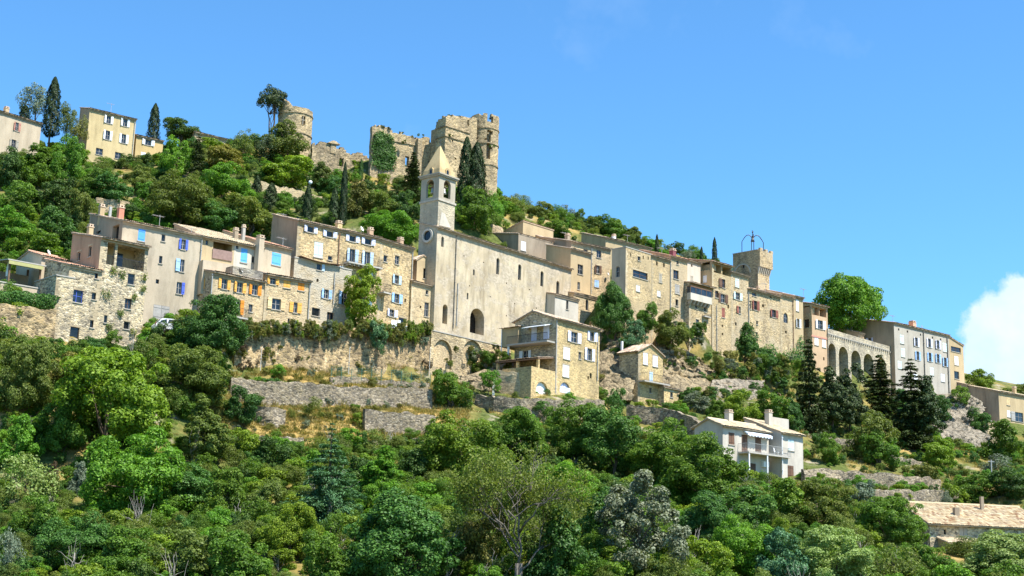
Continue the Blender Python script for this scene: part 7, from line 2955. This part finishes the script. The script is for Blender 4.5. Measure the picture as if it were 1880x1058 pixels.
def scatter(name, label, cat, pts, scl, rot, pick, objs):
    me = bpy.data.meshes.new(name)
    me.vertices.add(len(pts))
    me.vertices.foreach_set('co', np.asarray(pts, np.float32).ravel())
    a = me.attributes.new('scl', 'FLOAT_VECTOR', 'POINT')
    a.data.foreach_set('vector', np.asarray(scl, np.float32).ravel())
    a = me.attributes.new('rot', 'FLOAT_VECTOR', 'POINT')
    a.data.foreach_set('vector', np.asarray(rot, np.float32).ravel())
    a = me.attributes.new('pick', 'INT', 'POINT')
    a.data.foreach_set('value', np.asarray(pick, np.int32))
    ob = bpy.data.objects.new(name, me)
    COL.objects.link(ob)
    ng = bpy.data.node_groups.new(name + '_nodes', 'GeometryNodeTree')
    ng.interface.new_socket('Geometry', in_out='INPUT', socket_type='NodeSocketGeometry')
    ng.interface.new_socket('Geometry', in_out='OUTPUT', socket_type='NodeSocketGeometry')
    N = ng.nodes
    gi, go = N.new('NodeGroupInput'), N.new('NodeGroupOutput')
    ip = N.new('GeometryNodeInstanceOnPoints')
    jg = N.new('GeometryNodeJoinGeometry')
    for o in reversed(objs):
        oi = N.new('GeometryNodeObjectInfo')
        oi.inputs['Object'].default_value = o
        oi.inputs['As Instance'].default_value = True
        ng.links.new(oi.outputs['Geometry'], jg.inputs[0])

    def attr(nm, ty):
        q = N.new('GeometryNodeInputNamedAttribute')
        q.data_type = ty
        q.inputs['Name'].default_value = nm
        return q.outputs['Attribute']
    ng.links.new(gi.outputs[0], ip.inputs['Points'])
    ng.links.new(jg.outputs[0], ip.inputs['Instance'])
    ip.inputs['Pick Instance'].default_value = True
    ng.links.new(attr('pick', 'INT'), ip.inputs['Instance Index'])
    e2r = N.new('FunctionNodeEulerToRotation')
    ng.links.new(attr('rot', 'FLOAT_VECTOR'), e2r.inputs[0])
    ng.links.new(e2r.outputs[0], ip.inputs['Rotation'])
    ng.links.new(attr('scl', 'FLOAT_VECTOR'), ip.inputs['Scale'])
    ng.links.new(ip.outputs[0], go.inputs[0])
    md = ob.modifiers.new('scatter', 'NODES')
    md.node_group = ng
    return tag(ob, label, cat, kind='stuff')


rs = np.random.default_rng(77)


def wall_y(x):
    return 150 + (x + 28.7) * 1.12


def in_dry(x, y):
    return -29.5 < x < -4.5 and wall_y(x) - 17.5 - max(0, x + 25) * .5 < y < wall_y(x) + 2


def zone_pts(n, x0, x1, y0, y1, keep, sc0, sc1, nobj):
    P, S, R_, K_ = [], [], [], []
    for _ in range(n):
        x, y = x0 + (x1 - x0) * rs.random(), y0 + (y1 - y0) * rs.random()
        k = keep(x, y)
        if k <= 0 or rs.random() > k or blocked(x, y):
            continue
        f = float(fbm(np.array(x * .08), np.array(y * .08), 3, 5))
        s = (sc0 + (sc1 - sc0) * rs.random() ** 1.6) * (1 + .45 * f)
        kk = int((rs.random() * .55 + (f * .9 + .5) * .45) * nobj) % nobj
        if kk >= 6:
            s *= .5
        P.append((x, y, float(ground_z(x, y)) - .25 * s))
        S.append((s * (.85 + .4 * rs.random()), s * (.85 + .4 * rs.random()), s * (.7 + .5 * rs.random())))
        R_.append((0, 0, rs.random() * 6.28))
        K_.append(kk)
    return P, S, R_, K_


scrub_objs = tpl_objs('shrub', ['mid', 'olive', 'deep', 'bright', 'lime', 'dark']) + tpl_objs('airy', ['olive', 'mid']) + tpl_objs('medium', ['mid', 'deep'])


def keep_low(x, y):
    if in_dry(x, y):
        return .05
    if 33 < x < 54 and 112 < y < 142:
        return .12
    return .9


scatter('undergrowth', 'dense green undergrowth covering the lower hillside', 'undergrowth', *zone_pts(6000, -75, 75, 92, 152, keep_low, .35, .95, 10), scrub_objs)
scatter('scrub', 'mixed scrub on the slope below the right hand houses', 'scrub', *zone_pts(3200, 0, 112, 146, 250, lambda x, y: .85 if (x - 4) > (y - 165) * .62 - 6 and not in_dry(x, y) else 0, .22, .7, 6), scrub_objs[:6])
scatter('hill_scrub', 'garrigue scrub on the hillside behind the village', 'scrub', *zone_pts(5200, -110, 40, 150, 262, lambda x, y: .8 if (x + 45) < (y - 158) * 1.02 + (8 if y > 205 else -6) else 0, .35, .95, 10), scrub_objs)


scatter('terrace_weeds', 'low olive and brown weeds on the straw coloured terraces', 'weeds', *zone_pts(900, -31, -4, 130, 172, lambda x, y: .55 if in_dry(x, y) and y < wall_y(x) - 1.0 else 0, .08, .36, 5), tpl_objs('shrub', ['olive', 'tawny', 'olivetree', 'tawny', 'mid']))

# dead grey twigs standing among the green
twigs = []
for k in range(3):
    o = bpy.data.objects.new('template_twig', TPL['airy'][k][1])
    o.material_slots[0].link = 'OBJECT'
    o.material_slots[0].material = m_bark('bark_dead', (0.3, 0.275, 0.23))
    twigs.append(o)
tp_ = zone_pts(230, -70, 70, 94, 150, lambda x, y: 0 if in_dry(x, y) else .8, .35, .75, 3)
scatter('dead_branches', 'dead grey branches sticking out of the green undergrowth', 'branches', *tp_, twigs)
# weeds rooted in the crests of the castle ruin
P, S, R_, K_ = [], [], [], []
for (u, v, Y) in ((702, 233, 233), (716, 237, 233.5), (738, 246, 235), (756, 252, 236), (775, 250, 237), (822, 214, 235), (845, 214, 237), (880, 218, 240), (905, 219, 240), (600, 265, 235), (628, 274, 236), (655, 284, 237), (690, 296, 238), (530, 205, 237), (556, 208, 238), (742, 262, 234), (830, 249, 234.5), (900, 270, 238)):
    for _ in range(3):
        P.append(tuple(at(u + rs.normal() * 4, v + rs.random() * 3, Y)))
        q = .08 + .14 * rs.random()
        S.append((q, q, q))
        R_.append((0, 0, rs.random() * 6.28))
        K_.append(int(rs.random() * 3))
scatter('ruin_weeds', 'small weeds growing on the crests of the castle ruin', 'weeds', P, S, R_, K_, tpl_objs('shrub', ['olive', 'tawny', 'mid']))


# straw coloured grass on the open terraces
def tuft(seed, n, h, spread):
    r2 = np.random.default_rng(seed)
    a = r2.random(n) * 6.28
    rr = spread * r2.random(n) ** .6
    b0 = np.stack([rr * np.cos(a), rr * np.sin(a), np.zeros(n)], 1)
    d = np.stack([np.cos(a) * .45 + r2.normal(size=n) * .25, np.sin(a) * .45 + r2.normal(size=n) * .25, np.ones(n)], 1)
    L = h * (.5 + .7 * r2.random(n))
    nr = np.cross(d, r2.normal(size=(n, 3)))
    return leaf_quads(r2, b0 + d * L[:, None] * .5, nr, L * 1.1, .1, d * 4)


grass_objs = []
for s_, lf in ((0, 'straw'), (1, 'straw'), (2, 'tawny')):
    vv = tuft(s_, 70, .6, .42)
    me = mesh_np('template_tuft', vv, quads_of(len(vv) // 4), LM[lf])
    grass_objs.append(bpy.data.objects.new('template_tuft', me))
scatter('dry_grass', 'straw coloured dry grass on the open terraces', 'grass', *zone_pts(14000, -34, 6, 126, 176, lambda x, y: .8 if in_dry(x, y) and y < wall_y(x) - .1 else .04, .45, .9, 3), grass_objs)
scatter('slope_grass', 'dry grass tufts along the right hand terraces', 'grass', *zone_pts(5000, 20, 100, 150, 240, lambda x, y: .5, .7, 1.2, 3), grass_objs)

# plants hanging over the street wall
P, S, R_, K_ = [], [], [], []
wp = [(438, 604, 149.7), (560, 604, 155.6), (700, 605.5, 162.5), (793, 607.5, 170.8)]
for _ in range(300):
    u = 440 + 350 * rs.random()
    i = 0 if u < 560 else 1 if u < 700 else 2
    f = (u - wp[i][0]) / (wp[i + 1][0] - wp[i][0])
    Y = wp[i][2] + (wp[i + 1][2] - wp[i][2]) * f
    dens = float(vnoise(np.array(u * .03), np.array(1.7), 2))
    hang = rs.random() ** 1.6 * 30 * (.25 + dens)
    if rs.random() > .35 + dens:
        continue
    p = at(u, 606 + hang, Y - .1)
    P.append(tuple(p))
    s = .16 + .26 * rs.random()
    S.append((s, s, s * (1.0 + .5 * rs.random())))
    R_.append((0, 0, rs.random() * 6.28))
    K_.append(int(rs.random() * 5))
scatter('hanging_plants', 'yellowish green plants hanging over the street retaining wall', 'plants', P, S, R_, K_, tpl_objs('shrub', ['tawny', 'lime', 'olive', 'tawny', 'olivetree']))
P, S, R_, K_ = [], [], [], []
for _ in range(120):
    u = 440 + 470 * rs.random()
    v = 640 + 45 * rs.random()
    Y = 149.8 + (u - 440) / 355 * 21
    if rs.random() > 1.15 * float(vnoise(np.array(u * .05), np.array(v * .08), 4)):
        continue
    P.append(tuple(at(u, v, Y - .15)))
    s = .16 + .22 * rs.random()
    S.append((s, s, s))
    R_.append((0, 0, rs.random() * 6.28))
    K_.append(int(rs.random() * 4))
scatter('wall_weeds', 'brown and green weeds rooted in the street retaining wall', 'weeds', P, S, R_, K_, tpl_objs('shrub', ['tawny', 'olive', 'tawny', 'rusty']))
# growth on ledges of the cliffs and along terrace walls
P, S, R_, K_ = [], [], [], []
for (u0, u1, v0, v1, Y0, Y1, n_) in ((1205, 1290, 600, 640, 198, 201, 40), (1090, 1160, 620, 720, 192, 189, 40), (1220, 1400, 660, 735, 195, 201, 70), (1700, 1815, 735, 830, 243, 238, 16), (850, 945, 660, 720, 176, 173, 40), (1300, 1480, 660, 740, 202, 208, 130)):
    for _ in range(n_):
        u, v = u0 + (u1 - u0) * rs.random(), v0 + (v1 - v0) * rs.random()
        Y = Y0 + (Y1 - Y0) * (u - u0) / (u1 - u0)
        h_ = hit(u, v)
        if h_[1] < Y:
            p = h_
        else:
            p = at(u, v, Y + 1.5)
        P.append(tuple(p))
        s = .22 + .5 * rs.random() ** 2
        S.append((s, s, s))
        R_.append((0, 0, rs.random() * 6.28))
        K_.append(int(rs.random() * 5))
scatter('ledge_plants', 'small bushes on ledges of the limestone cliffs', 'plants', P, S, R_, K_, tpl_objs('shrub', ['olive', 'mid', 'tawny', 'deep', 'olivetree']))

# agave and fig clumps on the upper terrace
P, S, R_, K_ = [], [], [], []
for _ in range(60):
    u = 415 + 130 * rs.random()
    v = 712 + 10 * rs.random() + (u - 415) * .06
    P.append(tuple(hit(u, v)))
    s = .3 + .25 * rs.random()
    S.append((s, s, s))
    R_.append((0, 0, rs.random() * 6.28))
    K_.append(int(rs.random() * 3))
scatter('kitchen_plants', 'green leafy garden rows on the upper terrace', 'plants', P, S, R_, K_, tpl_objs('shrub', ['deep', 'mid', 'bright']))

# ------------------------------------------------------------------ small things
# green wire fence on the terrace kerb
fp = [at(608, 690, 156), at(700, 696, 160), at(790, 702, 165)]
fe = empty('wire_fence', fp[0])
tag(fe, 'green wire fence along the upper terrace', 'fence')
GREEN = m_plain('fence_green', (0.06, 0.2, 0.15), .6)
tot = 10
prev = None
for k in range(tot + 1):
    f = k / tot * 2
    p = fp[0] + (fp[1] - fp[0]) * min(1, f) + (fp[2] - fp[1]) * max(0, f - 1) - fp[0]
    MB().tube([(p[0], p[1], p[2] - .3), (p[0], p[1], p[2] + 1.1)], .025, 6).build('post', GREEN, fe)
    if prev is not None:
        mb = MB()
        for h in np.arange(.05, 1.06, .2):
            mb.tube([prev + np.array([0, 0, h]), p + np.array([0, 0, h])], .007, 4, False)
        for j in range(9):
            q = prev + (p - prev) * (j + .5) / 9
            mb.tube([(q[0], q[1], q[2] + .05), (q[0], q[1], q[2] + 1.05)], .005, 4, False)
        mb.build('wire_panel', GREEN, fe)
    prev = p

for u_, Y_, lab_ in ((478, 150.6, 'white drain pipe on the street wall nearest the fig tree'), (640, 158.5, 'white drain pipe on the street wall behind the green fence'), (788, 169.5, 'white drain pipe on the street wall nearest the blind arches')):
    q0, q1 = at(u_, 640, Y_ - .6), at(u_, 676 + (u_ - 478) * .04, Y_ - .6)
    dp = empty('drain_pipe', q1)
    tag(dp, lab_, 'pipe', 'drain pipes on the street wall')
    MB().tube([(0, 0, -.3), (0, 0, q0[2] - q1[2]), (0, .5, q0[2] - q1[2] + .25)], .04, 6).build('pipe_shaft', m_plain('pipe_pale', (.55, .5, .42), .7), dp)
    MB().box(-.09, .09, -.09, .09, 1.0, 1.06).build('clip', ZINC, dp)

# railing by the gates below the church
fe = empty('iron_fence', at(895, 718, 169))
tag(fe, 'dark iron railing with a white gate post by the garages', 'fence')
mb = MB()
for k in range(15):
    mb.box(-1.6 + k * .16, -1.58 + k * .16, 0, .03, 0, 1.2)
for k in range(12):
    mb.box(.9 + k * .16, .92 + k * .16, 0, .03, 0, 1.2)
mb.box(-1.7, .6, -.01, .04, 1.1, 1.15)
mb.box(.85, 2.8, -.01, .04, 1.1, 1.15)
mb.build('bars', IRON, fe)
MB().box(.6, .85, -.1, .15, -.5, 1.5).build('gate_post', WHITE, fe)

# white estate car parked under the rendered house
cp = at(318, 614, 146.6)
car = empty('parked_car', cp, math.radians(30))
tag(car, 'white estate car parked under the rendered house half behind bushes', 'car')
CARP = m_plain('car_white', (0.75, 0.76, 0.78), .3, .5, .03)
prof = [(-2.1, .35), (-2.15, .75), (-1.95, .95), (-1.5, 1.42), (-.2, 1.48), (.55, 1.38), (1.15, .98), (2.0, .85), (2.15, .6), (2.1, .35)]
mb = MB()
for (p, q) in zip(prof, prof[1:]):
    mb.face((p[0], -.85, p[1]), (q[0], -.85, q[1]), (q[0], .85, q[1]), (p[0], .85, p[1]))
mb.face(*[(x, -.85, z) for x, z in prof])
mb.face(*[(x, .85, z) for x, z in prof])
mb.face(*[(x, y, .35) for x, y in ((-2.1, -.85), (2.1, -.85), (2.1, .85), (-2.1, .85))])
body = mb.build('body', CARP, car)
for (a, c) in ((-1.75, -1.0), (-.92, -.1), (-.02, .75)):
    mb = MB()
    top0 = 1.36
    t0 = min(1.36, .98 + (a + 1.95) * 1.0) if a < -1.5 else 1.36
    t1 = 1.36 if c < .55 else 1.2
    mb.hull8([(a, -.862, .98), (c, -.862, .98), (c, -.84, .98), (a, -.84, .98), (a + .12, -.862, t0), (c - .05, -.862, t1), (c - .05, -.84, t1), (a + .12, -.84, t0)])
    mb.build('side_window', GLASS, body)
mb = MB()
mb.hull8([(-1.97, -.7, 1.0), (-1.58, -.62, 1.38), (-1.58, .62, 1.38), (-1.97, .7, 1.0), (-1.99, -.7, 1.02), (-1.6, -.62, 1.4), (-1.6, .62, 1.4), (-1.99, .7, 1.02)])
mb.build('rear_window', GLASS, body)
for x in (-1.35, 1.35):
    for y in (-.8, .8):
        mb = MB()
        mb.tube([(x, y - .1, .32), (x, y + .1, .32)], .32, 14)
        wh = mb.build('wheel', m_plain('rubber', (.02, .02, .02), .8), car)
        MB().tube([(x, y - .115, .32), (x, y + .115, .32)], .19, 10).build('hub', ZINC, wh)
MB().box(2.1, 2.17, -.75, -.45, .6, .74).build('headlight', GLASS, body)
MB().box(-2.18, -2.1, -.8, -.6, .7, .95).build('tail_light', SHUT['rust'], body)

# blue and dark parked car roof beside the cliff house wall
cp2 = at(1268, 762, 178)

# street lamp among the cypresses
lp = empty('street_lamp', at(568, 366, 206))
tag(lp, 'globe street lamp rising beside the slim cypress', 'lamp')
MB().tube([(0, 0, -3), (0, 0, 2.3)], .05, 6).build('pole', IRON, lp)
MB().lathe([(.05, 2.3), (.24, 2.45), (.3, 2.65), (.24, 2.85), (.06, 2.95)], 12).build('globe', m_plain('lamp_globe', (.7, .72, .74), .3), lp, True)
pl = empty('utility_pole', at(1821, 880, 176))
tag(pl, 'slim grey utility pole on the right hand slope', 'pole')
MB().tube([(0, 0, -1), (0, 0, 2.4)], [.09, .07], 8).build('shaft', ZINC, pl)
MB().box(-.4, .4, -.04, .04, 2.15, 2.23).build('crossarm', ZINC, pl)
